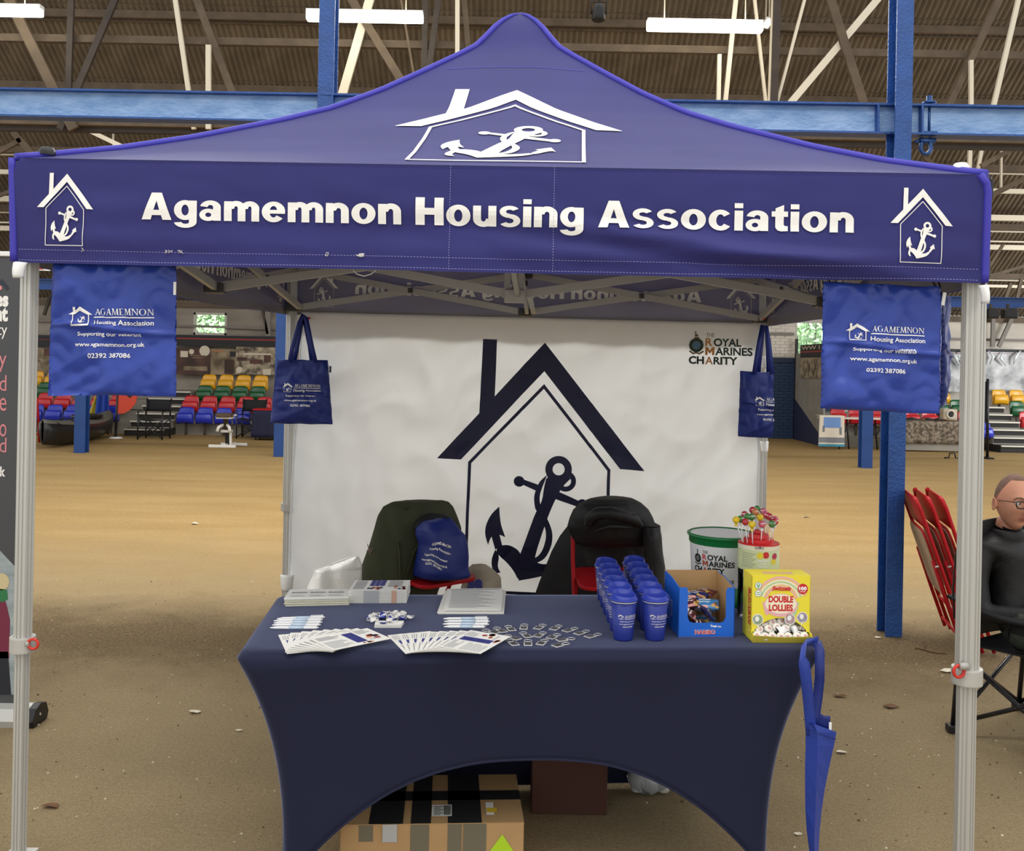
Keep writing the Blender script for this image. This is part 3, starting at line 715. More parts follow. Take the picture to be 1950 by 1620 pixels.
ENDS = {'front': (-HX0, HX1), 'right': (-HY, HY), 'back': (-HX1, HX0), 'left': (-HY, HY)}
def panel_fn(side, inner=0.0):
    a, e = ENDS[side]
    def f(u, v):
        x = (a + (e - a) * u) * (1 - v)
        sx, sy = SIDES[side](x, 0)
        if side in ('front', 'back'): sy *= (1 - v)
        else: sx *= (1 - v)
        bul = 0.012 * math.sin(math.pi * min(1, v * 1.15)) * math.sin(math.pi * u) + 0.004 * wr(u * 5, v * 6, len(side)) * math.sin(math.pi * u)
        return T(sx, sy, hz(v) - inner + bul + TILT * sx)
    return f
for side in SIDES:
    f, g = panel_fn(side), panel_fn(side, 0.004)
    b = MB(); b.grid(f, 40, 44, 0); b.grid(g, 40, 44, 1, flip=True)
    b.build('canopy_panel', [M_canopy, M_lining], tent, True, fix=False)
# the emblem on the front slope
def slope_fn(x, s):
    v = v_of_s(max(0, s)); w = (1 - v)
    u = (x / max(w, 1e-3) + HX0) / (HX0 + HX1)
    return panel_fn('front')(u, v)
decal('canopy_emblem', xf2d(emblem(), 0.012, 0.085, 0.425, 0.425), slope_fn, M_print, tent, 0.04, 0.004)
decal('seam_line', line2d(new2d(), [(-0.30 + 0.01 * i, 1.34 + 0.03 * math.sin(math.pi * i / 60)) for i in range(61)], 0.004), slope_fn, M_piping, tent, None, 0.003)
# hip bindings
for sx, sy in ((-HX0, -HY), (HX1, -HY), (HX1, HY), (-HX0, HY)):
    pts = [T(sx * (1 - v), sy * (1 - v), hz(v) + 0.004 + TILT * sx * (1 - v)) for v in [i / 40 for i in range(41)]]
    MB().tube(pts, [0.013] * 38 + [0.011, 0.009, 0.005], 7).build('hip_binding', M_piping, tent, True)
MB().lathe([(0, 0.03), (0.012, 0.028), (0.03, 0.012), (0.045, -0.02), (0.06, -0.06)], 16, T(0, 0, 3.275)).build('peak_cap', M_canopy, tent, True)
# valances
ZB, ZT = 1.92, 2.25
def val_fn(side, off=0.0):
    sd = {'front': 1, 'right': 2, 'back': 3, 'left': 4}[side]; a, e = ENDS[side]
    def f(x, z):
        k = (ZT - z) / (ZT - ZB)                       # 0 at the top, 1 at the hem
        u = (x - a) / (e - a); lock = min(1, min(u, 1 - u) * 12)
        d = 0.013 * k * wr(x * 2.1, z * 3.5, sd) + 0.015 * k * wr(x * 1.3 + 2 * z, z * 13, sd + 2) + 0.006 * abs(wr(x * 5 + 4 * z, z * 9 - x, sd + 6)) * min(1, 4 * k) + 0.010 * math.sin(math.pi * k) * (0.4 + 0.3 * wr(x * 0.8, 0, sd))
        if side == 'front':
            # diagonal drag folds to the right of the middle, bunching at the right end
            t = (x - 0.62) * 0.55 + (z - 2.02) * 4.2
            d += 0.020 * math.exp(-((x - 0.75) / 0.55) ** 2) * math.exp(-(t / 0.11) ** 2) - 0.016 * math.exp(-((x - 0.7) / 0.6) ** 2) * math.exp(-((t + 0.22) / 0.10) ** 2)
            d += 0.010 * math.exp(-((1.50 - x) / 0.12) ** 2) * math.sin(z * 62 + 2 * x) * k
            d += 0.018 * math.exp(-((x - 0.85) / 0.42) ** 2) * math.exp(-((z - 1.985) / 0.022) ** 2)
        sag = 0.012 * math.sin(math.pi * u) if side in ('left', 'right') else 0
        sx, sy = SIDES[side](x, 0.010 + d * lock + off - 0.012 * k * (1 - lock))
        zz = z + TILT * sx + 0.0035 * k * wr(x * 1.7, 5, sd)
        if side in ('left', 'right'): zz -= 0.03 * k * math.sin(math.pi * u) ** 2 * 0.5
        rnd_ = (1 - lock) * 0.024 * max(0, 1 - k / 0.16) ** 2                                        # the corners round off at the top
        mid = 1 if u > .5 else -1
        if side == 'front': sx -= mid * rnd_
        elif side == 'back': sx += mid * rnd_
        return T(sx, sy, zz)
    return f
VAL = {}
for side in SIDES:
    a, e = ENDS[side]; f, g = val_fn(side), val_fn(side, -0.003)
    nu = 154 if side == 'front' else 80; nv = 26 if side == 'front' else 10
    b = MB(); b.grid(lambda u, v: f(a + (e - a) * u, ZB + (ZT - ZB) * v), nu, nv, 0); b.grid(lambda u, v: g(a + (e - a) * u, ZB + (ZT - ZB) * v), nu, nv, 1, flip=True)
    vo = b.build('valance', [M_canopy, M_lining], tent, True, fix=False); VAL[side] = vo
    h = val_fn(side, 0.0022)
    b = MB(); b.grid(lambda u, v: h(a + (e - a) * u, ZB - 0.002 + 0.04 * v), nu, 3); b.build('hem', M_canopy, vo, True, fix=False)
    # lettering and two emblems, outside; on the other sides it also shows through the lining
    LW = [xf2d(w_, -1.113, 2.062) for w_ in heavy('Agamemnon Housing Association', 0.084, 2.214)]
    E, E2 = xf2d(emblem(thin=0.8), -1.360, 1.974, 0.094, 0.094), xf2d(emblem(thin=0.8), 1.305, 1.974, 0.094, 0.094)
    if side == 'front':
        [decal('lettering', L, f, M_print, vo, (0.02, 0.0127), 0.004) for L in LW]
        decal('emblem', E, f, M_print, vo, (0.02, 0.0127), 0.004); decal('emblem', E2, f, M_print, vo, (0.02, 0.0127), 0.004)
    else:
        for nm, D in [('lettering', w_) for w_ in LW] + [('emblem', E), ('emblem', E2)]:
            decal(nm, D, f, M_print, vo, 0.06, 0.003)
            decal(nm + '_showing_through', D, f, M_show, vo, 0.06, -0.0075)
            
    if side == 'front':
        S = new2d()
        for px in (857, 1054):
            x = on_ty(px, 420, -HY)[0]
            for i in range(40): rect2d(S, x, ZB + 0.004 + i * 0.0083, x + 0.0013, ZB + 0.008 + i * 0.0083)
        for i in range(300):
            x = a + 0.02 + i * (e - a - 0.04) / 300; rect2d(S, x, ZB + 0.040, x + 0.006, ZB + 0.0412); rect2d(S, x, ZB + 0.006, x + 0.006, ZB + 0.0072)
        decal('stitching', S, f, M_thread, vo, None, 0.0045); decal('fold_seam', rect2d(new2d(), a + 0.02, ZT - .004, e - 0.02, ZT - .001), f, mat('dark_seam', '#1f1e52', .7), vo, 0.04, 0.0035)
        b = MB()
        rnd = random.Random(3)
        for px, n in ((168, 1), (325, 2), (345, 2), (632, 1), (690, 9)):
            for k in range(n):
                x = on_ty(px + rnd.uniform(-8, 8), 480, -HY)[0]; z = ZB + 0.042; pts = []
                for j in range(7): pts.append(f(x + rnd.uniform(-0.008, 0.008), z + rnd.uniform(-0.006, 0.006)) + Vector((0, -0.006, 0)))
                b.tube(pts, 0.0009, 4)
        b.build('loose_thread', M_print, vo, True)
    # corner bindings
    pts = [f(e, ZB + (ZT - ZB) * i / 12) - Tey * 0.0 for i in range(13)]
    MB().tube(pts, 0.012, 8).build('corner_binding', M_piping, tent, True)
MB().tube([T(on_ty(x, 518, -1.5)[0], -1.47, on_ty(x, y, -1.5)[1]) for x, y in ((668, 512), (676, 520), (690, 524), (703, 520), (713, 512))], 0.0018, 5).build('loose_string', M_print, tent, True)

# ---- legs
def leg_profile(r, rot, n=6, groove=0.0035):
    out = []
    for i in range(n):
        a0, a1 = 2 * math.pi * i / n + rot, 2 * math.pi * (i + 1) / n + rot
        p, q = Vector((r * math.cos(a0), r * math.sin(a0))), Vector((r * math.cos(a1), r * math.sin(a1))); nrm = (p + q).normalized()
        for t, d in ((0.03, 0), (0.22, 0), (0.25, -1), (0.37, -1), (0.40, 0), (0.60, 0), (0.63, -1), (0.75, -1), (0.78, 0), (0.97, 0)): out.append(tuple(p.lerp(q, t) + nrm * groove * d))
    return out
def leg(x, y, rot, big=0.034, tz=2.2, zc=0.70):
    fr = lambda cx, cy: (lambda px, py, z: T(x, y, 0) + Vector((px, py, z + cy)))
    t2 = -0.0
    o1 = MB().prism(leg_profile(big, rot), tz - zc, fr(0, zc)).build('leg', M_alu, tent, True)
    lo = MB().prism(leg_profile(big * 0.83, rot), zc + 0.03, fr(0, 0.012)).build('inner_leg', M_alu, o1, True)
    b = MB(); b.lathe([(big * 0.9, -0.024), (big * 1.24, -0.024), (big * 1.26, -0.02), (big * 1.26, 0.022), (big * 1.24, 0.026), (big * 0.9, 0.026)], 32, T(x, y, zc - 0.005), smooth=False); b.build('collar', M_alug if y > 0 else M_alu, o1, True)
    MB().box(T(x, y, 0.006), (0.09, 0.09, 0.012)).build('foot', M_alu, o1, True, bevel=0.003)
    return o1
LEGS = {}
for k, (x, y, rot, bg_) in {'FL': (-1.512, -1.485, R(60), 0.031), 'FR': (1.495, -1.48, R(88), 0.036), 'BL': (-1.5, 1.5, R(30), 0.036), 'BR': (1.5, 1.5, R(30), 0.036)}.items():
    LEGS[k] = leg(x, y, rot, bg_)
def ring(c, r, t, tilt, m, parent, name='pull_ring'):
    pts = [Vector(c) + Vector((math.cos(a) * r * math.sin(tilt), math.cos(a) * r * math.cos(tilt) * 0.6, math.sin(a) * r)) for a in [2 * math.pi * i / 16 for i in range(16)]]
    MB().tube(pts, t, 6, closed=True).build(name, m, parent, True)
ring(Wp(63, 1226, 3.03), 0.016, 0.0045, R(90), M_red, LEGS['FL'])
MB().tube([Wp(50, 1226, 3.03), Wp(56, 1226, 3.03)], 0.009, 8).build('pin', M_alug, LEGS['FL'], True)
ring(Wp(1826, 1278, 2.88), 0.018, 0.005, R(75), M_red, LEGS['FR'])
MB().tube([Wp(1826, 1268, 2.88), Wp(1843, 1268, 2.88)], 0.012, 10).build('pin', M_alug, LEGS['FR'], True)
MB().tube([Wp(556, 967, 5.95), Wp(563, 967, 5.95)], 0.008, 8).build('pin', M_alug, LEGS['BL'], True)
MB().tube([Wp(1446, 712, 5.85), Wp(1450, 712, 5.85)], 0.008, 8).build('pin', M_alug, LEGS['BR'], True)
# hook-and-loop straps round the leg heads, corner knobs
def strap(px, py, Y, w, h, name='strap', par=None):
    b = MB(); c = Wp(px, py, Y); n = 10
    b.grid(lambda u, v: c + Vector(((u - 0.5) * w * (1 - 0.25 * v), -0.02 * math.sin(math.pi * u) - 0.012 * math.sin(2.2 * v), (0.5 - v) * h)), 8, 6)
    b.build(name, M_whiteplastic, par or tent, True, solid=0.005)
strap(39, 515, 2.985, 0.042, 0.05); strap(1872, 561, 2.83, 0.026, 0.055); strap(547, 1109, 5.9, 0.085, 0.10); strap(1455, 850, 5.84, 0.05, 0.065); strap(1455, 690, 5.84, 0.055, 0.075)
for x, y in ((-1.47, -1.47), (1.455, -1.46)):
    MB().lathe([(0.026, -0.01), (0.026, 0.004), (0.018, 0.016), (0, 0.02)], 14, T(x, y, 2.285 + TILT * x)).build('corner_knob', M_black if x < 0 else M_whiteplastic, tent, True)

# ---- folding truss
def tb(p, q, w=0.022, h=0.038):
    MB().bar(T(p[0], p[1], p[2] + TILT * p[0]), T(q[0], q[1], q[2] + TILT * q[0]), w, h).build('truss_bar', M_alug, tent, True)
ZL, ZU = 1.965, 2.205
def xpair(a, e, off):
    """two crossed bars between plan points a and e"""
    d = Vector((e[0] - a[0], e[1] - a[1])).normalized(); n = Vector((-d.y, d.x)) * off
    tb((a[0] + n.x, a[1] + n.y, ZL), (e[0] + n.x, e[1] + n.y, ZU)); tb((a[0] - n.x, a[1] - n.y, ZU), (e[0] - n.x, e[1] - n.y, ZL))
    m = ((a[0] + e[0]) / 2, (a[1] + e[1]) / 2, (ZL + ZU) / 2)
    MB().box(T(m[0], m[1], m[2] + TILT * m[0]), (0.03, 0.075, 0.03) if abs(d.x) > .5 else (0.075, 0.03, 0.03)).build('pivot_block', M_brk, tent, True, bevel=0.004)
q = 1.45
mids = {'f': (0, -q), 'b': (0, q), 'l': (-q, 0), 'r': (q, 0)}
for a, e in (((-q, -q), mids['f']), ((q, -q), mids['f']), ((-q, q), mids['b']), ((q, q), mids['b']), ((-q, -q), mids['l']), ((-q, q), mids['l']), ((q, -q), mids['r']), ((q, q), mids['r'])):
    xpair(a, e, 0.014)
for k in 'fblr': xpair(mids[k], (0, 0), 0.014)
def bracket(x, y, z, s, m=M_brk, name='joint_bracket'):
    MB().box(T(x, y, z + TILT * x), s).build(name, m, tent, True, bevel=0.006)
for k in mids:
    x, y = mids[k]
    for z in (ZL, ZU): bracket(x, y, z, (0.085, 0.085, 0.05))
for x, y in ((-1.5, -1.5), (1.5, -1.5), (-1.5, 1.5), (1.5, 1.5)):
    bracket(x * 0.985, y * 0.985, ZL, (0.095, 0.095, 0.055)); bracket(x * 0.985, y * 0.985, ZU + 0.01, (0.10, 0.10, 0.06), M_black)
bracket(0, 0, ZL - 0.005, (0.10, 0.10, 0.06), M_alug, 'hub'); bracket(0, 0, ZU, (0.12, 0.12, 0.06), M_black, 'hub')
b = MB()
for dx_ in (-0.035, 0.03): b.bar(T(dx_, -0.02, 1.93), T(dx_, -0.02, 2.25), 0.03, 0.022)
b.build('centre_post', M_alug, tent, True, bevel=0.003)
MB().tube([T(0, 0, 2.2), T(0, 0, 3.27)], 0.018, 10).build('centre_post', M_alug, tent, True)
MB().bar(T(0.05, 0.5, 2.02), T(0.055, q - .05, 1.96), 0.03, 0.006).build('webbing', M_alug, tent, True)

# ================================================================== THE WHITE BACK SHEET
M_sheet = mat('white_backdrop_cloth', '#f3f5f6', 0.7, spec=0.25, var=0.03, vscale=2, bump=0.08, bscale=40, transl=0.6)
M_navy = mat('navy_print', '#11143c', 0.55)
BTY = 1.40
sheet = thing('backdrop', 'white cloth backdrop with large navy house and anchor print hung behind the table', 'backdrop', T(0, BTY, 0.15))
bx0, bx1 = -1.462, 1.455
FOLDS = [(-1.13, .5), (-0.78, .7), (-0.42, .6), (0.0, .9), (0.42, 1.0), (0.74, .8), (1.02, .9), (1.25, .7)]
def sheet_fn(x, z):
    d = 0.010 * wr(x * 1.6, z * 1.1, 11) + 0.006 * wr(x * 4 + z, z * 2.6, 12) + 0.004 * wr(x * 9, z * 7, 13) + 0.030 * abs(wr(x * 2.6 + 1.3 * z, z * 2.2 - x, 17)) + 0.014 * abs(wr(x * 6 - 3 * z, z * 5, 18))
    for fx, k in FOLDS: d += 0.0035 * k * math.exp(-abs(x - fx - 0.02 * (z - 1)) / 0.008)           # pressed vertical creases
    d += 0.0025 * math.exp(-abs(z - 0.50) / 0.006)                                                 # sewn seam
    hang = max(0, (z - 0.6)) / 1.4
    d += 0.016 * hang * math.sin((x * 1.0 - z * 0.55) * 15) * max(0, min(1, (x - 0.35) * 1.6)) * (0.5 + wr(x * 2, z * 2, 21))
    w = 1 - 0.0 * z
    e = (1 if x > 0 else -1) * (0.012 * wr(0.3, z * 2.4, 15) * (abs(x) / 1.46) ** 6 - 0.02 * (1 - abs(2 * (z - 1.0))) * 0.0)
    slant = 0.06 * (z - 0.3) / 1.7 * max(0, -x) / 1.46
    return T(x + e + slant, BTY - d + 0.05 * (1 - z / 2) * 0.2, z + TILT * x)
b = MB(); z0_, z1_ = 0.13, 1.93
b.grid(lambda u, v: sheet_fn(bx0 + (bx1 - bx0) * u, z0_ + (z1_ - z0_) * v), 150, 90)
b.build('cloth', M_sheet, sheet, True, fix=False, solid=0.002)
for s in (0, 1):
    x = bx0 if s == 0 else bx1
    MB().tube([sheet_fn(x, z0_ + (z1_ - z0_) * i / 24) for i in range(25)], 0.006, 6).build('edge_hem', M_sheet, sheet, True)
cx_, zb_ = on_ty(1024, 1133, BTY); cx1, zt_ = on_ty(1028, 652, BTY)
hw = 199 / F * (Wp(1024, 800, 1).y * 5.86)
decal('house_anchor_emblem', xf2d(emblem(), cx_ + 0.005, zb_ + 0.0, hw, (zt_ - zb_) / 2.417), sheet_fn, M_navy, sheet, 0.035, 0.0045)
# the charity's name and badge
M_gold = mat('gold_print', '#b87a35', 0.6); M_dkgreen = mat('dark_green_print', '#12301f', 0.6); M_grn = mat('green_print', '#2d7a4a', 0.6); M_brn = mat('bronze_print', '#6e5a3a', 0.6); M_sky = mat('blue_print', '#466c8c', 0.6)
def charity(fn, x0, z1, w, parent, step, eps, full=True, name='charity_name'):
    """block 121 units wide (the photograph's pixels), top left at x0, z1"""
    u = w / 121.0
    D, G, S = new2d(), new2d(), new2d()
    put2d(S, text2d('THE', 15 * u, 7.5 * u), x0 + 32 * u, z1 - 10 * u)
    put2d(G, text2d('R', 13 * u, 15 * u, 0.02), x0 + 31 * u, z1 - 27 * u); put2d(D, text2d('OYAL', 54 * u, 15 * u, 0.03), x0 + 46 * u, z1 - 27 * u)
    G += block_m(x0 + 31 * u, z1 - 44 * u, 17 * u, 15 * u); put2d(D, text2d('ARINES', 71 * u, 15 * u, 0.028), x0 + 49.5 * u, z1 - 44 * u)
    if full:
        put2d(D, text2d('CH', 29 * u, 15 * u, 0.04), x0, z1 - 62 * u); put2d(G, text2d('A', 15 * u, 15 * u, 0.02), x0 + 31 * u, z1 - 62 * u); put2d(D, text2d('RITY', 46 * u, 15 * u, 0.035), x0 + 47 * u, z1 - 62 * u)
    L = []; mi = []
    for k, X in ((0, D), (1, G), (2, S)):
        L += X; mi += [k] * len(X)
    o = decal(name, L, fn, [M_dkgreen, M_gold, M_brn], parent, step, eps, mi=mi)
    B = []; bi = []
    def add(k, X): B.extend(X); bi.extend([k] * len(X))
    cx, cz = x0 + 14 * u, z1 - 26 * u
    add(0, ring2d(new2d(), cx, cz, 8.5 * u, 13 * u, n=24)); add(1, disc2d(new2d(), cx, cz, 7.6 * u)); add(2, ring2d(new2d(), cx, cz, 7.4 * u, 8.6 * u, n=24))
    for k in range(9):
        for s in (-1, 1):
            a = R(-80 + k * 17); p = Vector((cx + s * 12.6 * u * math.cos(a), cz + 12.6 * u * math.sin(a)))
            add(0, disc2d(new2d(), p.x, p.y, 2.0 * u, 1.3 * u, 8))
    add(2, poly2d(new2d(), [(cx - 6 * u, cz + 12 * u), (cx + 6 * u, cz + 12 * u), (cx + 4 * u, cz + 16 * u), (cx - 4 * u, cz + 16 * u)]))
    add(2, disc2d(new2d(), cx - 0.5 * u, cz + 19 * u, 3.6 * u, 2.4 * u, 10)); add(2, rect2d(new2d(), cx - 3 * u, cz + 19 * u, cx - 1.5 * u, cz + 25 * u)); add(2, disc2d(new2d(), cx - 2 * u, cz + 24.5 * u, 1.7 * u, 1.9 * u, 8))
    add(2, line2d(new2d(), [(cx - 13 * u, cz - 11 * u), (cx - 6 * u, cz - 16 * u), (cx, cz - 14 * u), (cx + 6 * u, cz - 16 * u), (cx + 14 * u, cz - 11 * u)], 3.2 * u))
    add(3, line2d(new2d(), [(cx - 3 * u, cz - 3 * u), (cx + 1 * u, cz + 4 * u), (cx + 4 * u, cz - 1 * u)], 2.4 * u))
    decal('badge', B, fn, [M_dkgreen, M_sky, M_brn, M_grn], parent, step, eps + 0.0008, mi=bi)
    return o
xl, zl = on_ty(1312, 631, BTY); xr, _z = on_ty(1433, 664, BTY)
charity(sheet_fn, xl, zl + TILT * -xl * 1.0, xr - xl, sheet, 0.04, 0.0045)

# ================================================================== PRINTED BAGS
M_bag = mat('blue_nylon_bag', '#2a43a0', 0.36, spec=0.45, var=0.05, vscale=6, bump=0.12, bscale=22)
M_bagdk = mat('navy_nylon_bag', '#1b2c78', 0.5, spec=0.4, var=0.05, vscale=6, bump=0.10, bscale=22)
M_cord = mat('black_cord', '#1a1b22', 0.7)
def crumple(x, z, sd, k=1.0):
    d = 0.018 * wr(x * 5, z * 4, sd) + 0.016 * abs(wr(x * 8 + 3 * z, z * 6 - 2 * x, sd + 1)) + 0.008 * abs(wr(x * 17, z * 14, sd + 2)) - 0.012 * abs(wr(x * 4 - 5 * z, z * 3, sd + 3))
    r1 = (z + 0.9 * x * (1 if sd % 2 else -1) - 0.06); d += 0.008 * max(0, 1 - abs(r1) / 0.035) * wr(x * 3, 1, sd + 5)
    r2 = (z - 0.55 * x + 0.11); d += 0.008 * max(0, 1 - abs(r2) / 0.03) * (0.5 + wr(x * 3, 4, sd + 6))
    r3 = z + 0.015 * math.sin(9 * x); d += 0.007 * max(0, 1 - abs(r3) / 0.012)
    return d * k * 1.5
def flat_bag(name, label, cat, centre, ax, w0, w1, h, sd, m, group=None, puff=0.02, gather=True, shear=0.0, bend=None):
    """a flat hanging bag: ax = direction of its width; w0 and w1 its width at the top and the bottom"""
    ax = Vector(ax).normalized(); nr = Vector((ax.y, -ax.x, 0))
    t = thing(name, label, cat, centre, 0, group); c = Vector(centre)
    def f(x, z, side=1.0):
        k = 0.5 - z / h; w = w0 + (w1 - w0) * k
        xx = x / (0.5 * (w0 + w1)) * w
        e = max(0.0, 1 - (2 * x / (0.5 * (w0 + w1))) ** 2) ** 0.5 * max(0.0, 1 - (2 * abs(z) / h) ** 4) ** 0.5
        d = side * puff * e + crumple(x, z, sd) * min(1, e * 3)
        if gather and z > h / 2 - 0.035: d += 0.006 * math.sin(x * 95 + 2 * math.sin(x * 31)) * min(1, (z - h / 2 + 0.035) / 0.02)
        q_ = Vector((xx + shear * z, 0, 0)); bx = 0.0
        if bend is not None and q_.x > bend: 
            bx = -(q_.x - bend) * 0.95; q_.x = bend + (q_.x - bend) * 0.12
        edge = 0.003 * wr(z * 40, 3, sd) if abs(x) > 0.48 * min(w0, w1) else 0
        return c + ax * (q_.x + edge) + nr * (d + bx) + Vector((0, 0, z + (0.004 * wr(x * 14, 2, sd) if abs(z) > h * .48 else 0)))
    W_ = 0.5 * (w0 + w1)
    b = MB(); b.grid(lambda u, v: f((u - .5) * W_, (v - .5) * h), 56, 60); b.grid(lambda u, v: f((u - .5) * W_, (v - .5) * h, -1.0), 20, 20, flip=True)
    body = b.build('bag_body', m, t, True, fix=False)
    return t, body, f
# left drawstring bag on the front truss
DY = 3.045
def corners(px4, Y):
    return [Wp(x, y, Y) for x, y in px4]
tl, tr, br, bl = corners([(99, 498), (335, 500), (337, 755), (93, 752)], DY)
h = (tl.z + tr.z) / 2 - (bl.z + br.z) / 2; c = (tl + tr + br + bl) / 4
bag1, bb1, bf1 = flat_bag('drawstring_bag', 'blue drawstring bag with white print hanging at the front left of the gazebo', 'bag', c, tr - tl, (tr - tl).length, (br - bl).length, h, 31, M_bag, 'large printed drawstring bags on the front of the gazebo')
decal('bag_print', bag_print(-0.002, h / 2 - 0.145, 0.266), bf1, M_print, bb1, 0.0087, 0.0045)
MB().box(Wp(333, 549, DY - .004), (0.008, 0.004, 0.042)).build('care_label', M_print, bag1, True)
for s in (-1, 1): MB().tube([c + Vector((s * .19, 0.0, h / 2 - .015)), c + Vector((s * .17, 0.02, h / 2 + .05)), c + Vector((s * .10, 0.012, h / 2 + .11)), c + Vector((s * .02, 0.015, h / 2 + .12))], 0.003, 6).build('draw_cord', M_cord, bag1, True)
DY2 = 2.93
tl, tr, br, bl = corners([(1567, 536), (1793, 546), (1790, 786), (1563, 780)], DY2)
h = (tl.z + tr.z) / 2 - (bl.z + br.z) / 2; c = (tl + tr + br + bl) / 4
bag2, bb2, bf2 = flat_bag('drawstring_bag', 'blue drawstring bag with white print hanging at the front right of the gazebo', 'bag', c, tr - tl, (tr - tl).length, (br - bl).length, h, 36, M_bag, 'large printed drawstring bags on the front of the gazebo')
decal('bag_print', bag_print(0.006, h / 2 - 0.125, 0.243), bf2, M_print, bb2, 0.0087, 0.0045)
MB().box(Wp(1797, 569, DY2 - .004), (0.010, 0.004, 0.040), Matrix.Rotation(R(8), 3, 'Y')).build('care_label', M_print, bag2, True)
for s in (-1, 1): MB().tube([c + Vector((s * .17, 0.0, h / 2 - .015)), c + Vector((s * .15, 0.02, h / 2 + .05)), c + Vector((s * .09, 0.012, h / 2 + .11)), c + Vector((s * .02, 0.015, h / 2 + .13))], 0.003, 6).build('draw_cord', M_cord, bag2, True)
# a second bag behind it, hung along the right side of the gazebo
p0, p1 = Wp(1790, 690, 2.98), Wp(1806, 690, 3.36); c3 = (p0 + p1) / 2
bag3, bb3, bf3 = flat_bag('drawstring_bag', 'navy drawstring bag seen edge-on behind the front right printed bag', 'bag', (c3.x, c3.y, Wp(1800, 668, c3.y).z), p1 - p0, 0.30, 0.33, 0.375, 41, M_bagdk, None, puff=0.008)
MB().tube([Wp(1793, 570, 3.1), Wp(1790, 545, 3.12), Wp(1785, 530, 3.12)], 0.003, 6).build('draw_cord', M_cord, bag3, True)
# tote bags on the back legs
def tote(label, px4, Y, sd, bend, hook, hpts, ax=None, par_w=0.25):
    tl, tr, br, bl = corners(px4, Y); h = (tl.z + tr.z) / 2 - (bl.z + br.z) / 2; c = (tl + tr + br + bl) / 4
    w0, w1 = (tr - tl).length, (br - bl).length
    t, body, f = flat_bag('tote_bag', label, 'bag', c, tr - tl if ax is None else ax, w0, w1, h, sd, M_bagdk, None, puff=0.022, gather=False, bend=bend)
    for k, pts in enumerate(hpts):
        P = [Wp(x, y, Y + dy) for x, y, dy in pts]; b = MB()
        for a, e in zip(P, P[1:]): pass
        n = len(P); w = 0.013
        vs = []
        for i, p in enumerate(P):
            d = (P[min(i + 1, n - 1)] - P[max(i - 1, 0)]).normalized(); s_ = Vector((d.z, 0, -d.x)).normalized() * w
            vs += [p - s_, p + s_]
        b.add(vs, [(2 * i, 2 * i + 1, 2 * i + 3, 2 * i + 2) for i in range(n - 1)], 0, True)
        b.build('handle', M_bagdk, t, True, solid=0.004, fix=False)
    return t, body, f, h, w0
t1, tb1, tf1, h, w0 = tote('navy tote bag with white print hung by its handles on the rear left leg', [(528, 684), (625, 686), (633, 808), (514, 806)], 5.80, 51, None, None,
    [[(552, 690, -.03), (556, 665, -.03), (563, 640, -.03), (570, 615, -.02), (577, 600, 0.0), (583, 606, -.02), (588, 630, -.03), (594, 660, -.03), (601, 690, -.03)],
     [(560, 690, .03), (566, 660, .03), (573, 620, .02), (578, 602, .02), (584, 630, .03), (590, 660, .03), (594, 690, .03)]])
decal('bag_print', bag_print(0.0, 0.054, 0.232), tf1, M_print, tb1, 0.03, 0.004)
MB().box(Wp(629, 703, 5.79), (0.012, 0.006, 0.04)).build('care_label', M_black, t1, True)
t2, tb2, tf2, h, w0 = tote('navy tote bag with cut-off white print hung on the rear right leg', [(1411, 706), (1512, 712), (1510, 838), (1404, 830)], 5.72, 56, 0.035, None,
    [[(1436, 712, -.02), (1441, 680, -.02), (1446, 650, -.02), (1452, 620, 0.0), (1459, 622, -.02), (1464, 650, -.02), (1467, 680, -.02), (1470, 712, -.02)],
     [(1444, 712, .04), (1448, 670, .04), (1454, 622, .03), (1462, 660, .05), (1464, 712, .05)]])
decal('bag_print', bag_print(0.033, 0.051, 0.232), tf2, M_print, tb2, 0.02, 0.004)
for px, Y in ((586, 5.80), (1455, 5.75)):
    b = MB(); b.tube([Wp(px, 606, Y), Wp(px + (4 if px < 1000 else -2), 606, Y + 0.15)], 0.008, 8); b.build('hook_pin', M_red, tent, True)
# ================================================================== THE COVERED TABLE
TH = 0.74
_p0, _p1 = onz(445, 1245, TH), onz(1570, 1240, TH)
TL = (_p1 - _p0).length; TD = 0.765
Bx = (_p1 - _p0).normalized(); By = Vector((-Bx.y, Bx.x, 0))
def TB(x, y, z=TH): return Vector((_p0.x, _p0.y, 0)) + Bx * x + By * y + Vector((0, 0, z))
def tb_px(px, py, z=TH):
    p = onz(px, py, z) - Vector((_p0.x, _p0.y, 0)); return p.dot(Bx), p.dot(By)
M_cover = mat('navy_stretch_cloth', '#22253d', 0.78, spec=0.2, var=0.04, vscale=3, bump=0.05, bscale=420, sheen=0.6)
M_cover.node_tree.nodes['Principled BSDF'].inputs['Sheen Tint'].default_value = (0.55, 0.62, 1.0, 1); M_cover.node_tree.nodes['Principled BSDF'].inputs['Sheen Roughness'].default_value = 0.35
M_ply = mat('table_underside', '#8b8476', 0.7)
table = thing('table', 'long table under a fitted navy stretch cover with an arched front', 'table', TB(TL / 2, TD / 2, 0))
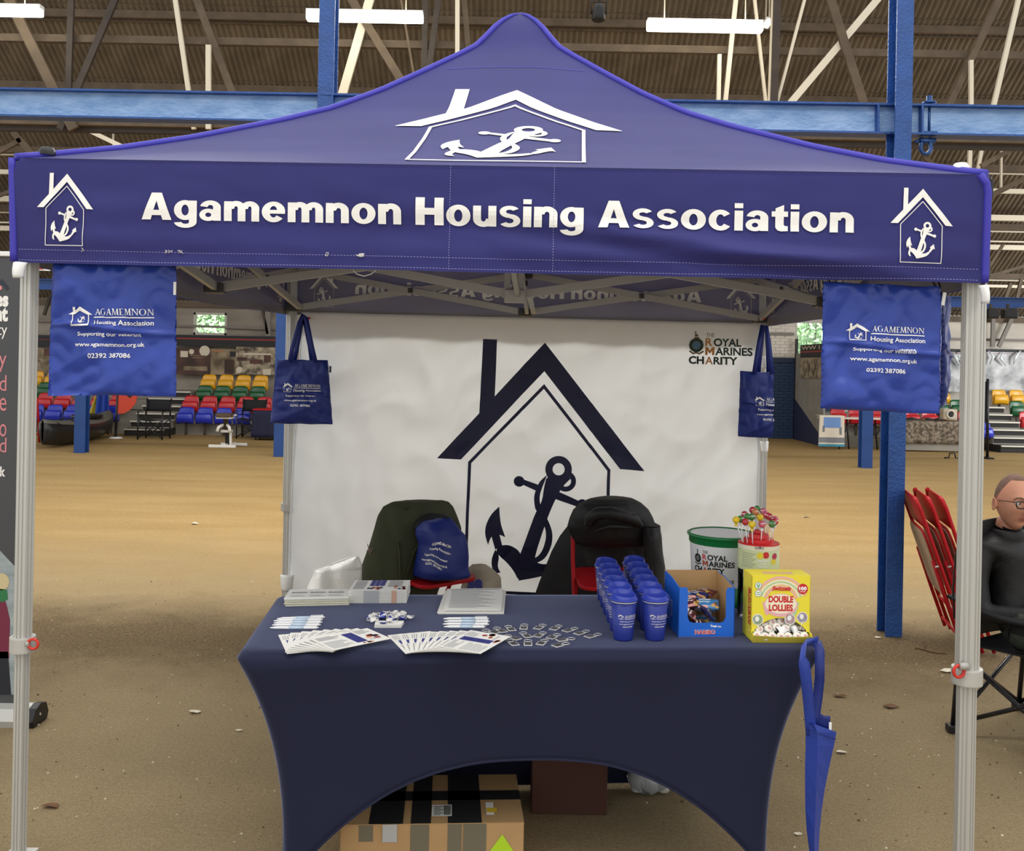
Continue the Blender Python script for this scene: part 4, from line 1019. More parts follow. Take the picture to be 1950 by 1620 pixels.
def cover_loop(n_corner=6, nx=44, ny=18, rad=0.055):
    pts = []
    def side(a, b, n):
        for i in range(n): pts.append(tuple(Vector(a).lerp(Vector(b), i / n)))
    def arc(cx, cy, a0):
        for i in range(n_corner): a = R(a0 + 90 * i / n_corner); pts.append((cx + rad * math.cos(a), cy + rad * math.sin(a)))
    side((rad, 0), (TL - rad, 0), nx); arc(TL - rad, rad, -90); side((TL, rad), (TL, TD - rad), ny); arc(TL - rad, TD - rad, 0)
    side((TL - rad, TD), (rad, TD), nx); arc(rad, TD - rad, 90); side((0, TD - rad), (0, rad), ny); arc(rad, rad, 180)
    return pts
loop = cover_loop(); cxl, cyl = TL / 2, TD / 2
def cover_pt(x, y, k, zb):
    z = TH - k * (TH - zb); f = max(0, TH - .03 - z) / (TH - .03); g = 1 - (1 - f) ** 2.7
    px = cxl + (x - cxl) * (1 - 0.145 / cxl * g); py = cyl + (y - cyl) * (1 - 0.055 / cyl * g)
    return px, py, z
b = MB(); n = len(loop); rowsv = []
ins = 0.026
for inset, dz in ((ins * 2.0, 0.0), (ins, -0.0012), (ins * 0.45, -0.007), (0.0, -0.024)):
    rowsv.append([TB(cxl + (x - cxl) * (1 - inset / cxl), cyl + (y - cyl) * (1 - inset / cyl), TH + dz) for x, y in loop])
NR = 22
for j in range(1, NR + 1):
    k = j / NR; row = []
    for x, y in loop:
        front = min(abs(y), abs(y - TD)) < 0.056; end = min(abs(x), abs(x - TL)) < 0.056
        xb = cxl + (x - cxl) * (1 - 0.145 / cxl); yb = cyl + (y - cyl) * (1 - 0.055 / cyl)
        zf = max(0.004, 0.386 - 0.72 * abs(xb - cxl) ** 2.4) if y < cyl else 0.02; ze = max(0.004, 0.42 - 5.7 * abs(yb - cyl) ** 2.4)  # unseen rear side shaped down to the floor to keep the space beneath dark
        zb = min(zf if front else 9, ze if end else 9)
        kk = 0.045 + (1 - 0.045) * k
        px, py, z = cover_pt(x, y, kk, zb)
        # the stretched cloth draws in a little between its four feet, with faint pulls along the arch
        if front and zb > 0.01: 
            s = 0.010 * math.sin(math.pi * (x / TL)) * k * k; py += s if y < cyl else -s
            py += 0.0012 * math.sin(z * 210 + 6 * x) * max(0, k - 0.80) / 0.2
        row.append(TB(px, py, z))
    rowsv.append(row)
vs = [v for r_ in rowsv for v in r_]; fs = []
for j in range(len(rowsv) - 1):
    for i in range(n): fs.append((j * n + i, (j + 1) * n + i, (j + 1) * n + (i + 1) % n, j * n + (i + 1) % n))
b.add(vs, fs, 0, True); b.add([v for v in rowsv[0]], [tuple(range(n))], 0, False)
cov = b.build('stretch_cover', M_cover, table, True, solid=0.0008)
pts = [r_ for r_ in rowsv[-1]]
MB().tube(pts, 0.0035, 6, closed=True).build('hem', M_cover, cov, True)
MB().box(TB(cxl, cyl, TH - 0.03), (TL - 0.1, TD - 0.1, 0.03), Matrix.Rotation(math.atan2(Bx.y, Bx.x), 3, 'Z')).build('tabletop', M_ply, table, True)
for x in (0.17, TL - 0.17):
    for y in (0.075, TD - 0.075):
        MB().tube([TB(x, y, 0.0), TB(x, y, TH - 0.045)], 0.013, 10).build('leg', M_darksteel, table, True)

def fr(o, ax, ay): return lambda x, y: o + ax * x + ay * y
UZ = Vector((0, 0, 1))
M_paper = mat('white_paper', '#efeee8', 0.7); M_ivory = mat('ivory_paper', '#e9e6d2', 0.7); M_ink = mat('grey_ink', '#8b8d96', 0.7); M_blueink = mat('blue_ink', '#353a86', 0.6)
M_redink = mat('red_photo_ink', '#a5413a', 0.6); M_oranget = mat('orange_ink', '#e0a079', 0.6); M_dkink = mat('dark_ink', '#2c3050', 0.6)
# ---- fanned leaflets
def leaflet_print(o, f, seed):
    rnd = random.Random(seed); L = []; mi = []
    def add(k, X): L.extend(X); mi.extend([k] * len(X))
    for i in range(5): add(0, rect2d(new2d(), -0.095, 0.060 - i * 0.0075, -0.095 + rnd.uniform(0.05, 0.085), 0.0625 - i * 0.0075))
    for i in range(9): add(0, rect2d(new2d(), -0.095, 0.006 - i * 0.0082, -0.095 + rnd.uniform(0.055, 0.088), 0.008 - i * 0.0082))
    add(1, rect2d(new2d(), -0.004, -0.050, 0.034, 0.058))
    for i in range(11): add(3, rect2d(new2d(), 0.0, 0.048 - i * 0.009, 0.028, 0.0495 - i * 0.009))
    for i in range(6): add(0, rect2d(new2d(), 0.042, 0.062 - i * 0.007, 0.042 + rnd.uniform(0.03, 0.05), 0.064 - i * 0.007))
    for k in range(7): add(rnd.choice((2, 2, 4, 5)), disc2d(new2d(), 0.072 + rnd.uniform(-0.02, 0.02), -0.012 + rnd.uniform(-0.018, 0.018), rnd.uniform(0.006, 0.014), rnd.uniform(0.005, 0.010), 9))
    for k in range(5): add(rnd.choice((4, 2, 5)), disc2d(new2d(), 0.03 + rnd.uniform(-0.02, 0.02), -0.062 + rnd.uniform(-0.004, 0.004), rnd.uniform(0.004, 0.010), 0.006, 8))
    put = put2d(new2d(), text2d('Housing', 0.040, 0.008), 0.045, -0.045); add(1, put)
    return decal('leaflet_print', L, f, [M_ink, M_blueink, M_redink, M_paper, M_oranget, M_dkink], o, None, 0.0006, mi=mi)
def fan(n, c0, c1, a0, a1, where, seed):
    for i in range(n):
        t = i / (n - 1); px, py = c0[0] + (c1[0] - c0[0]) * t, c0[1] + (c1[1] - c0[1]) * t
        z = TH + 0.0014 + 0.0018 * i; c = onz(px, py, z); a = R(a0 + (a1 - a0) * (t ** 0.85))
        ax = Vector((math.cos(a), math.sin(a), 0)); ay = Vector((-math.sin(a), math.cos(a), 0))
        od = ('lowest', 'second', 'third', 'fourth', 'fifth', 'sixth', 'seventh', 'eighth', 'topmost')[i if i < n - 1 else 8]
        o = thing('leaflet', 'white printed leaflet, %s in the fan %s' % (od + (' from below' if 0 < i < n - 1 else ''), where), 'leaflet', c, 0, 'leaflets fanned out ' + where)
        curl = lambda x, y: c + ax * x + ay * y + UZ * 0.0
        b = MB(); b.grid(lambda u, v: curl((u - .5) * 0.21, (v - .5) * 0.148), 8, 1); b.grid(lambda u, v: curl((u - .5) * 0.21, (v - .5) * 0.148) - UZ * 0.0008, 8, 1, flip=True)
        s = b.build('sheet', M_paper, o, True, fix=False)
        leaflet_print(s, curl, seed)
fan(9, (583, 1222), (668, 1216), 111, 40, 'at the front left of the table', 1)
fan(9, (797, 1222), (905, 1221), 113, 64, 'at the front middle of the table', 2)
# ---- stacks of paper
def sheaf(name, label, cat, px4, z0, hgt, layers, m, group=None, jit=0.002, seed=1, stuff=False):
    """px4: near left, near right, far right, far left of the foot of the stack"""
    rnd = random.Random(seed); P = [onz(x, y, TH + .001) + UZ * (z0 - TH - .001) for x, y in px4]; c = sum(P, Vector()) / 4
    t = thing(name, label, cat, c, 0, group); lay = hgt / layers; b = MB()
    for i in range(layers):
        j = [Vector((rnd.uniform(-jit, jit), rnd.uniform(-jit, jit), 0)) for _ in range(1)][0]
        Q = [p + j for p in P]; lo = UZ * (i * lay); hi = UZ * ((i + 0.86) * lay)
        b.add([q + lo for q in Q] + [q + hi for q in Q], [(3, 2, 1, 0), (4, 5, 6, 7), (0, 1, 5, 4), (1, 2, 6, 5), (2, 3, 7, 6), (3, 0, 4, 7)])
    o = b.build('sheets', m, t, True)
    if layers > 2: o['kind'] = 'stuff'
    top = UZ * (hgt + 0.0006 - 0.14 * lay)
    f = lambda u, v: (P[0] + top).lerp(P[1] + top, u).lerp((P[3] + top).lerp(P[2] + top, u), v)
    return t, o, f, P
pads = [('lowest', 0.0), ('second from below', 0.0075), ('third from below', 0.015), ('topmost', 0.0225)]
for k, (nm, dz) in enumerate(pads):
    t, o, f, P = sheaf('paper_pad', 'pad of ivory forms, %s in the pile at the back left table corner' % nm, 'paper', [(543 - (k % 2) * 2, 1155), (664, 1152), (664, 1136), (553, 1137)], TH + 0.001 + dz, 0.0068, 4, M_ivory if k < 3 else M_paper, 'ivory pads at the back left corner', 0.003, k)
    if k == 3:
        L = []; 
        for i in range(3):
            x = 0.12 + 0.30 * i
            L += ring2d(new2d(), x + 0.1, 0.62, 0.085, 0.10, n=18, sy=1.0); L += disc2d(new2d(), x - 0.03, 0.62, 0.03, 0.06, 10); L += rect2d(new2d(), x + .03, 0.60, x + 0.17, 0.64)
            L += rect2d(new2d(), x - 0.05, 0.2, x + 0.2, 0.22); L += rect2d(new2d(), x - 0.05, 0.3, x + 0.14, 0.32)
        decal('form_print', L, f, M_ink, o, None, 0.0006)
t, o, f, P = sheaf('leaflet_stack', 'tall stack of colour printed leaflets at the back left of the table', 'leaflets', [(663, 1148.5), (774, 1148), (781, 1127), (676, 1128)], TH + 0.001, 0.047, 30, M_paper, None, 0.0012, 9)
L = []; mi = []
def add(k, X): L.extend(X); mi.extend([k] * len(X))
for i in range(3): add(0, rect2d(new2d(), 0.32 + i * 0.09, 0.42, 0.40 + i * 0.09, 0.98))
for i in range(9): add(1, rect2d(new2d(), 0.05, 0.15 + i * 0.09, 0.05 + 0.2, 0.18 + i * 0.09))
for i in range(7): add(1, rect2d(new2d(), 0.64, 0.35 + i * 0.09, 0.64 + 0.25, 0.38 + i * 0.09))
rnd = random.Random(5)
for i in range(9): add(rnd.choice((2, 3, 4)), disc2d(new2d(), rnd.uniform(0.32, 0.55), rnd.uniform(0.12, 0.3), 0.03, 0.07, 8))
for i in range(9): add(rnd.choice((2, 3, 4)), disc2d(new2d(), rnd.uniform(0.72, 0.95), rnd.uniform(0.12, 0.4), 0.03, 0.06, 8))
decal('top_print', L, f, [M_blueink, M_ink, M_redink, M_oranget, M_dkink], o, None, 0.0006, mi=mi)
# printed bands down the folded edges, with shade lines painted between the leaflets
ff = lambda u, v: P[0].lerp(P[1], u) + UZ * (v * 0.047) - (P[3] - P[0]).normalized() * 0.0014
L = []; mi = []
for i in range(30):
    add(0, rect2d(new2d(), 0.26, i / 30 + .004, 0.53, i / 30 + .022)); add(1, rect2d(new2d(), 0.74, i / 30 + .004, 0.83, i / 30 + .022))
    add(2, rect2d(new2d(), 0.05, i / 30 + .026, 0.98, i / 30 + .031))
decal('edge_print', L, ff, [mat('pale_grey_ink', '#aeb2ba', .7), M_oranget, mat('fold_shade_tone', '#c9c8c2', .7)], o, None, 0.0008, mi=mi)
for k, (nm, dz, q) in enumerate((('lower', 0, [(833, 1169.5), (958, 1169.5), (962, 1126), (848, 1127)]), ('upper', 0.008, [(845, 1168), (953, 1168), (957, 1126), (852, 1127.5)]))):
    t, o, f, P = sheaf('paper_sheaf', '%s sheaf of white printed sheets at the back middle of the table' % nm, 'paper', q, TH + 0.001 + dz, 0.006, 4, M_paper, 'white sheets at the back of the table', 0.004, 20 + k)
    if k:
        L = []
        for i in range(17): L += rect2d(new2d(), 0.08, 0.08 + i * 0.05, 0.08 + 0.84 * (0.6 + 0.4 * ((i * 37) % 10) / 10), 0.092 + i * 0.05)
        L += rect2d(new2d(), 0.05, 0.93, 0.95, 0.96); decal('sheet_print', L, f, mat('pale_grey_ink', '#aeb2ba', .7), o, None, 0.0006)
# ---- pens
M_pen = mat('white_pen_plastic', '#f0f1f2', 0.3); M_penb = mat('pale_blue_print', '#c3d6e8', 0.5)
def pen(p, q, label, group):
    d = (q - p).normalized(); t = thing('pen', label, 'pen', (p + q) / 2, 0, group)
    ln = (q - p).length; at = lambda k: p + d * (ln * k)
    MB().tube([at(0), at(.02), at(.10), at(.13), at(.97), at(1)], [0.0012, 0.0022, 0.0042, 0.0052, 0.0055, 0.004], 10).build('barrel', M_pen, t, True)
    MB().tube([at(.40), at(.72)], 0.0057, 10).build('print_band', M_penb, t, True)
    b = MB(); b.bar(at(.72) + UZ * .0075, at(.99) + UZ * .0075, 0.004, 0.0015); b.box(at(.98) + UZ * .006, (0.004, 0.004, 0.005)); b.build('clip', M_pen, t, True)
    MB().tube([at(1), at(1.03)], 0.0025, 8).build('push_button', M_pen, t, True)
for i, (a, e) in enumerate([((514, 1195), (604, 1195)), ((518, 1190), (608, 1189.5)), ((521, 1186), (611, 1184.5)), ((521, 1182), (612, 1179.5)), ((527, 1178), (616, 1175))]):
    pen(onz(*a, TH + 0.0065), onz(*e, TH + 0.0065), 'white pen at the front left of the table, %s from the front' % ('first', 'second', 'third', 'fourth', 'last')[i], 'pens at the front left')
for i, (a, e) in enumerate([((845, 1193), (922, 1193.5)), ((843, 1188), (929, 1188.5)), ((845, 1183), (930, 1183)), ((844, 1178), (928, 1177.5))]):
    pen(onz(*a, TH + 0.0065), onz(*e, TH + 0.0065), 'white pen in front of the white sheets, %s from the front' % ('first', 'second', 'third', 'last')[i], 'pens in front of the white sheets')
# ---- business cards
for k, (nm, dz) in enumerate((('lower', 0.0), ('upper', 0.0062))):
    t, o, f, P = sheaf('card_pack', '%s pack of white business cards in front of the token pile' % nm, 'cards', [(713, 1195.5), (764, 1195.5), (769, 1188), (715, 1188)], TH + 0.001 + dz, 0.0055, 5, M_paper, 'business card packs', 0.0008, 40 + k)
    if k: decal('card_print', rect2d(rect2d(new2d(), .3, .5, .6, .6), .25, .3, .7, .36), f, M_ink, o, None, 0.0005)
# ---- heap of token key rings
M_steelb = mat('bright_steel', '#dcdcdc', 0.25, metal=0.6); M_token = mat('blue_token_enamel', '#2b3aa0', 0.3); M_tokw = mat('white_token_enamel', '#ecebe6', 0.3)
rnd = random.Random(12)
for i in range(34):
    px = 742 + 50 * (rnd.random() + rnd.random() - 1) * 1.05; py = 1174 + 11 * (rnd.random() + rnd.random() - 1) * 1.1
    hz_ = 0.016 * max(0, 1 - ((px - 742) / 48) ** 2) * rnd.random()
    c = onz(px, py, TH + 0.006 + hz_); blue = rnd.random() < 0.42
    t = thing('token_key_ring', 'small %s token on a steel split ring in the heap on the table' % ('blue' if blue else 'white'), 'key ring', c, 0, 'heap of blue and white token key rings')
    a = Matrix.Rotation(rnd.uniform(0, 6.28), 3, 'Z') @ Matrix.Rotation(rnd.uniform(-0.7, 0.7), 3, 'X') @ Matrix.Rotation(rnd.uniform(-.4, .4), 3, 'Y')
    b = MB(); b.lathe([(0, -.0011), (.0112, -.0011), (.0117, 0), (.0112, .0011), (0, .0011)], 14); b.v = [c + a @ v for v in b.v]; b.build('token', M_token if blue else M_tokw, t, True)
    b = MB(); b.tube([(0.021 + 0.0105 * math.cos(k / 12 * 6.283), 0.0105 * math.sin(k / 12 * 6.283), 0.001) for k in range(12)], 0.0011, 5, closed=True); b.v = [c + a @ v for v in b.v]; b.build('split_ring', M_steelb, t, True)
    b = MB(); b.box((0.006, 0, 0.0018), (0.012, 0.009, 0.001)); b.v = [c + a @ v for v in b.v]; b.build('white_link', M_tokw, t, True)
# ---- metal key rings set out one by one
M_tagm = mat('dark_mirror_tag', '#4a4a50', 0.25, metal=0.7); M_tagr = mat('light_tag_rim', '#e6e6e6', 0.3, metal=0.2)
rg = [(910, 487, 990, 505), (1003, 470, 1040, 490), (1100, 455, 1130, 485), (1235, 443, 1228, 470), (1390, 445, 1340, 475), (1525, 452, 1480, 478), (1660, 472, 1590, 492), (1755, 495, 1690, 515), (1855, 522, 1780, 540),
      (1095, 535, 1160, 556), (1225, 510, 1255, 535), (1390, 510, 1340, 540), (1510, 525, 1460, 550), (1630, 558, 1540, 570), (1110, 575, 1150, 605), (1265, 575, 1265, 607), (1405, 572, 1365, 608), (1585, 598, 1505, 618)]
ords = ['first', 'second', 'third', 'fourth', 'fifth', 'sixth', 'seventh', 'eighth', 'ninth', 'tenth', 'eleventh', 'twelfth']
for i, (rx_, ry_, tx_, ty_) in enumerate(rg):
    row, k = ('back', i) if i < 9 else (('middle', i - 9) if i < 14 else ('front', i - 14))
    c = onz(720 + rx_ / 4.432, 1090 + ry_ / 4.432, TH + 0.003); d = onz(720 + tx_ / 4.432, 1090 + ty_ / 4.432, TH + 0.003) - c
    u = d.normalized(); w = Vector((-u.y, u.x, 0))
    t = thing('key_ring', 'steel key ring with flat dark tag, %s from the left in the %s row' % (ords[k], row), 'key ring', c, 0, 'steel key rings set out on the table')
    MB().tube([c + u * (0.0125 * math.cos(a)) + w * (0.0125 * math.sin(a)) for a in [k2 * 6.2832 / 16 for k2 in range(16)]], 0.0016, 6, closed=True).build('split_ring', M_steelb, t, True)
    MB().tube([c + u * 0.012, c + u * 0.019], 0.0022, 6).build('link', M_steelb, t, True)
    o_ = c + u * 0.019; g = lambda x, y, z: o_ + u * x + w * y + UZ * (z - 0.001)
    MB().prism([(0, -.0135), (.034, -.0135), (.034, .0135), (0, .0135)], 0.0025, g).build('tag', M_tagr, t, True)
    MB().prism([(0.003, -.0105), (.031, -.0105), (.031, .0105), (0.003, .0105)], 0.0007, lambda x, y, z: g(x, y, z + 0.0026)).build('tag_face', M_tagm, t, True)

# ---- reusable cups
M_cup = mat('blue_cup_plastic', '#24348c', 0.42, spec=0.4); M_lid = mat('blue_cup_lid', '#2a3ca0', 0.38, spec=0.4); M_rim = mat('white_cup_rim', '#f2f2f0', 0.35)
def cup_r(z): return 0.0315 + (0.0425 - 0.0315) * z / 0.128
def make_cup(loc, rz, label, rim):
    t = thing('cup', label, 'cup', loc, rz, 'blue reusable cups in two columns')
    MB().lathe([(0, 0.004), (0.029, 0.004), (0.0305, 0), (0.0315, 0.003), (cup_r(0.128), 0.128), (0.040, 0.128), (0.030, 0.01), (0, 0.01)], 36).build('body', M_cup, t)
    MB().lathe([(0.0430, 0.1245), (0.0442, 0.1260), (0.0442, 0.1285), (0.042, 0.130)], 36).build('white_rim', M_rim, t)
    # a lid with a raised, slanted drinking wall
    b = MB(); b.lathe([(0.0425, 0.1285), (0.0463, 0.1285), (0.0468, 0.1315), (0.0460, 0.1345), (0.0445, 0.1360), (0.0420, 0.1362)], 36)
    n = 36; vs = []; fs = []
    for r_, zz in ((0.0420, lambda a: 0.1362), (0.0395, lambda a: 0.150 + 0.0065 * math.cos(a)), (0.0375, lambda a: 0.1515 + 0.0065 * math.cos(a)), (0.0355, lambda a: 0.150 + 0.0065 * math.cos(a)), (0.034, lambda a: 0.141), (0.0, lambda a: 0.1405)):
        for j in range(n): a = 6.28318 * j / n; vs.append((r_ * math.cos(a), r_ * math.sin(a), zz(a)))
    for i in range(5):
        for j in range(n): fs.append((i * n + j, i * n + (j + 1) % n, (i + 1) * n + (j + 1) % n, (i + 1) * n + j))
    b.add(vs, fs, 0, True); b.build('lid', M_lid, t)
    return t
cup_pts = [[(1188, 1136), (1178.5, 1125), (1171, 1110), (1166, 1098), (1160.5, 1084), (1155, 1073)], [(1248, 1136), (1238, 1125), (1227.5, 1109), (1221.5, 1097), (1213, 1083), (1208, 1070)]]
CL = bag_print(0.004, 0.075, 0.072)
for ci, col in enumerate(cup_pts):
    for k, (px, py) in enumerate(col):
        p = onz(*col[0], TH + 0.139).lerp(onz(*col[-1], TH + 0.139), k / 5); p.z = TH + 0.001
        rz = random.Random(ci * 9 + k).uniform(-0.35, 0.35) + (R(105) if k else R(90) + 0.25)
        where = 'nearest the front' if k == 0 else ('at the back' if k == 5 else '%s from the front' % ords[k])
        t = make_cup(p, rz, 'blue lidded cup in the %s column, %s' % (('left', 'right')[ci], where), True)
        if k == 0 or ci == 0:
            front = -rz - (R(90) - R(14) if k == 0 else R(90) + R(50 + 4 * k))
            fn = lambda x, y: Vector((cup_r(y) * math.cos(x / 0.037 + front), cup_r(y) * math.sin(x / 0.037 + front), y))
            body = [c_ for c_ in t.children if c_.name.startswith('body')][0]
            decal('cup_print', xf2d(CL, 0, 0.018, 1.0, 0.94), fn, M_print, body, 0.006, 0.0005, world=False)
# ================================================================== SWEETS AND CHARITY GOODS ON THE TABLE
M_sweetbox = mat('bright_blue_card', '#1667d2', 0.4); M_card = mat('brown_card', '#bb9667', 0.8, var=0.06, vscale=5); M_wtext = mat('white_ink', '#f7f7f5', 0.5); M_redtext = mat('red_ink', '#d3242b', 0.5)
M_gold2 = mat('yellow_ink', '#e8c23a', 0.5)
p0, p1 = onz(1291, 1214, TH), onz(1398, 1214, TH); bw = (p1 - p0).length; ax = (p1 - p0).normalized(); ay = Vector((-ax.y, ax.x, 0)); bh, bd = 0.165, 0.205
c = p0 + ax * bw / 2 + ay * bd / 2
t = thing('sweet_box', 'bright blue open display box of sweet packets beside the cups', 'box', (c.x, c.y, TH))
G = lambda x, y, z: p0 + ax * x + ay * y + UZ * (z + 0.001)
cu = [(bw * 0.165, bh), (bw * 0.165, bh * 0.42)] + [(bw * 0.165 + 0.018 - 0.018 * math.cos(R(a)), bh * 0.40 - 0.018 * math.sin(R(a)) - 0.0) for a in range(0, 91, 15)] + [(bw * 0.845 - 0.018 + 0.018 * math.sin(R(a)), bh * 0.40 - 0.018 * math.cos(R(a))) for a in range(0, 91, 15)] + [(bw * 0.845, bh * 0.42), (bw * 0.845, bh)]
tk = 0.003
front = [(0, 0), (bw, 0), (bw, bh), (bw * .845, bh)] ; 
L = new2d(); rect2d(L, 0, 0, bw, cu[8][1] if False else 0.046)
b = MB()
def slab(poly, y, m=0): b.prism(poly, tk, lambda x, z, d: G(x, y + d, z), m)
slab([(0, 0), (bw, 0), (bw, 0.048), (0, 0.048)], 0)
slab([(0, 0.048), (bw * .165 + .018, 0.048), (bw * .165 + .006, 0.053), (bw * .165, 0.068), (bw * .165, bh * .93), (bw * .145, bh), (0, bh)], 0); slab([(bw, 0.048), (bw, bh), (bw * .87, bh), (bw * .845, bh * .93), (bw * .845, 0.068), (bw * .845 - .006, 0.053), (bw * .845 - .018, 0.048)], 0)
b.build('front_panel', M_sweetbox, t, True)
side = [(0, 0), (bd, 0), (bd, bh + 0.012), (bd * 0.55, bh + 0.012), (0.0, bh)]
for nm, x, mm in (('side_panel', 0, M_sweetbox), ('side_panel', bw - tk, M_sweetbox)):
    b = MB(); b.prism(side, tk, lambda y, z, d, x=x: G(x + d, y, z)); b.build(nm, mm, t, True)
    b = MB(); xx = x + tk if x == 0 else x - 0.0012; b.prism([(y_ + .001, z_ - .001) for y_, z_ in side], 0.0012, lambda y, z, d, xx=xx: G(xx + d, y, z)); b.build('card_lining', M_card, t, True)
b = MB(); b.prism([(0, 0), (bw, 0), (bw, bh + .014), (0, bh + .014)], tk, lambda x, z, d: G(x, bd + d, z)); b.build('back_panel', M_card, t, True)
b = MB(); b.prism([(0, 0), (bw, 0), (bw, bd), (0, bd)], 0.002, lambda x, y, d: G(x, y, d + .001)); b.build('bottom_panel', M_card, t, True)
f = fr(p0 + UZ * .001, ax, UZ)
L = []; mi = []
def add(k, X): L.extend(X); mi.extend([k] * len(X))
X = new2d(); put2d(X, text2d('HARIBO', 0.070, 0.0155, 0.075), 0.056, 0.010); add(0, X)
X = new2d(); put2d(X, text2d('Treat', 0.022, 0.008, 0.05), 0.108, 0.034); put2d(X, text2d('Size', 0.012, 0.005, 0.04), 0.133, 0.034); add(0, X)
decal('box_print', L, f, [M_wtext], t, None, 0.0006)
X = new2d(); put2d(X, text2d('HARIBO', 0.068, 0.0145, 0.02), 0.057, 0.0105); decal('box_lettering', X, f, M_redtext, t, None, 0.0014)
# side print: small white panels
g = lambda x, y: G(0, x, y)
X = new2d()
for y0, z0, w_, h_ in ((0.03, 0.075, 0.05, 0.03), (0.03, 0.03, 0.05, 0.035), (0.10, 0.05, 0.02, 0.05)): line2d(X, [(y0, z0), (y0 + w_, z0), (y0 + w_, z0 + h_), (y0, z0 + h_)], 0.0025, True)
decal('side_print', X, lambda x, y: G(0, bd - x, y), M_wtext, t, None, 0.0006)
# packets: pillow bags in the box, each a thing
M_pk = [mat('packet_navy_foil', '#1d2b66', 0.25, spec=0.7), mat('packet_sky_foil', '#3f86c4', 0.25, spec=0.7), mat('packet_maroon_foil', '#5b2433', 0.25, spec=0.7)]
M_pic = [mat('packet_picture_gold', '#d9b25a', 0.3), mat('packet_picture_pink', '#e3a5a0', 0.3), mat('packet_picture_brown', '#7c4a32', 0.3), M_wtext]
rnd = random.Random(77)
pk = [(0.055, 0.10, 0.028, 10, 20), (0.12, 0.11, 0.03, -30, 15), (0.09, 0.06, 0.03, 80, 10), (0.06, 0.15, 0.055, 35, 10), (0.13, 0.15, 0.06, -20, 20), (0.055, 0.06, 0.065, 70, 40), (0.11, 0.05, 0.068, 95, 55), (0.125, 0.09, 0.088, -15, 28), (0.07, 0.10, 0.09, 25, 22), (0.10, 0.14, 0.105, -28, 18), (0.05, 0.16, 0.112, 12, 12), (0.135, 0.165, 0.11, -40, 10)]
for i, (x, y, z, rz, rx) in enumerate(pk):
    c = G(x, y, z); rot = Matrix.Rotation(math.atan2(ax.y, ax.x), 3, 'Z') @ Matrix.Rotation(R(rz), 3, 'Z') @ Matrix.Rotation(R(rx), 3, 'X')
    where = ['at the bottom left', 'at the bottom right', 'at the bottom front', 'low at the back left', 'low at the back right', 'upright at the left of the cut-out', 'upright at the right of the cut-out', 'leaning across the cut-out', 'in the middle of the heap', 'across the top right of the heap', 'at the top back left', 'at the top back right'][i]
    col = i % 3
    o = thing('sweet_packet', 'small %s foil sweet packet %s of the blue box' % (('navy', 'sky blue', 'maroon')[col], where), 'sweets', c, 0, 'sweet packets in the blue box')
    def s_(u, v, sg): 
        e = max(0, (1 - (2 * u - 1) ** 4)) * max(0, (1 - (2 * v - 1) ** 4))
        return c + rot @ Vector(((u - .5) * 0.075, (v - .5) * 0.052, sg * (0.0085 * e + 0.001 * math.sin(u * 25) * e)))
    b = MB(); b.grid(lambda u, v: s_(u, v, 1), 12, 8); b.grid(lambda u, v: s_(u, v, -1), 12, 8, flip=True)
    body = b.build('wrapper', M_pk[col], o, True, fix=False)
    L = []; mi = []
    add(3, put2d(new2d(), text2d('HARIBO', 0.5, 0.13, 0.05), 0.10, 0.70)); add(3, put2d(new2d(), text2d('Starmix', 0.5, 0.14, 0.03), 0.08, 0.48))
    for k in range(5): add(rnd.randrange(3), disc2d(new2d(), rnd.uniform(.55, .9), rnd.uniform(.1, .45), 0.09, 0.11, 9))
    add(1, rect2d(new2d(), 0.06, 0.06, 0.5, 0.22))
    decal('packet_print', L, lambda u, v: s_(u, v, 1), M_pic, body, 0.12, 0.0006, mi=mi)

# ---- yellow lolly box
M_yel = mat('yellow_card', '#f4e43c', 0.45); M_pink = mat('pink_ink', '#f3b7bd', 0.5); M_pale = mat('pale_cream_ink', '#fbf3d4', 0.5); M_lgreen = mat('light_green_ink', '#b7d9a4', 0.5); M_lilac = mat('lilac_ink', '#b9a3d3', 0.5); M_green2 = mat('mid_green_ink', '#4aa35c', 0.5); M_orng = mat('pale_orange_ink', '#f6c98c', 0.5)
p0, p1 = onz(1433, 1224, TH), onz(1546, 1225, TH); bw = (p1 - p0).length; ax = (p1 - p0).normalized(); ay = Vector((-ax.y, ax.x, 0)); bh, bd = 0.213, 0.115
c = p0 + ax * bw / 2 + ay * bd / 2
t = thing('lolly_box', 'yellow lolly dispenser box with pink and red print at the right end of the table', 'box', (c.x, c.y, TH))
G = lambda x, y, z, p0=p0, ax=ax, ay=ay: p0 + ax * x + ay * y + UZ * (z + 0.001)
tk = 0.0025; oh = 0.066
opening = [(0.012 + (bw - 0.024) * i / 16, 0.036 + 0.040 * math.sin(math.pi * i / 16) ** 0.8) for i in range(17)]
b = MB()
for i in range(16):
    (xa, za), (xb_, zb_) = opening[i], opening[i + 1]
    b.prism([(xa, za), (xb_, zb_), (xb_, bh), (xa, bh)], tk, lambda x, z, d: G(x, d + 0.022, z))
b.prism([(0, 0.03), (0.012, 0.03), (0.012, bh), (0, bh)], tk, lambda x, z, d: G(x, d + .022, z)); b.prism([(bw - .012, 0.03), (bw, 0.03), (bw, bh), (bw - .012, bh)], tk, lambda x, z, d: G(x, d + .022, z))
b.build('front_panel', M_yel, t, True)
for nm, x in (('side_panel', 0), ('side_panel', bw - tk)):
    b = MB(); b.prism([(0, 0), (bd, 0), (bd, bh), (.022, bh), (.022, 0.032), (0, 0.028)], tk, lambda y, z, d, x=x: G(x + d, y, z)); b.build(nm, M_yel, t, True)
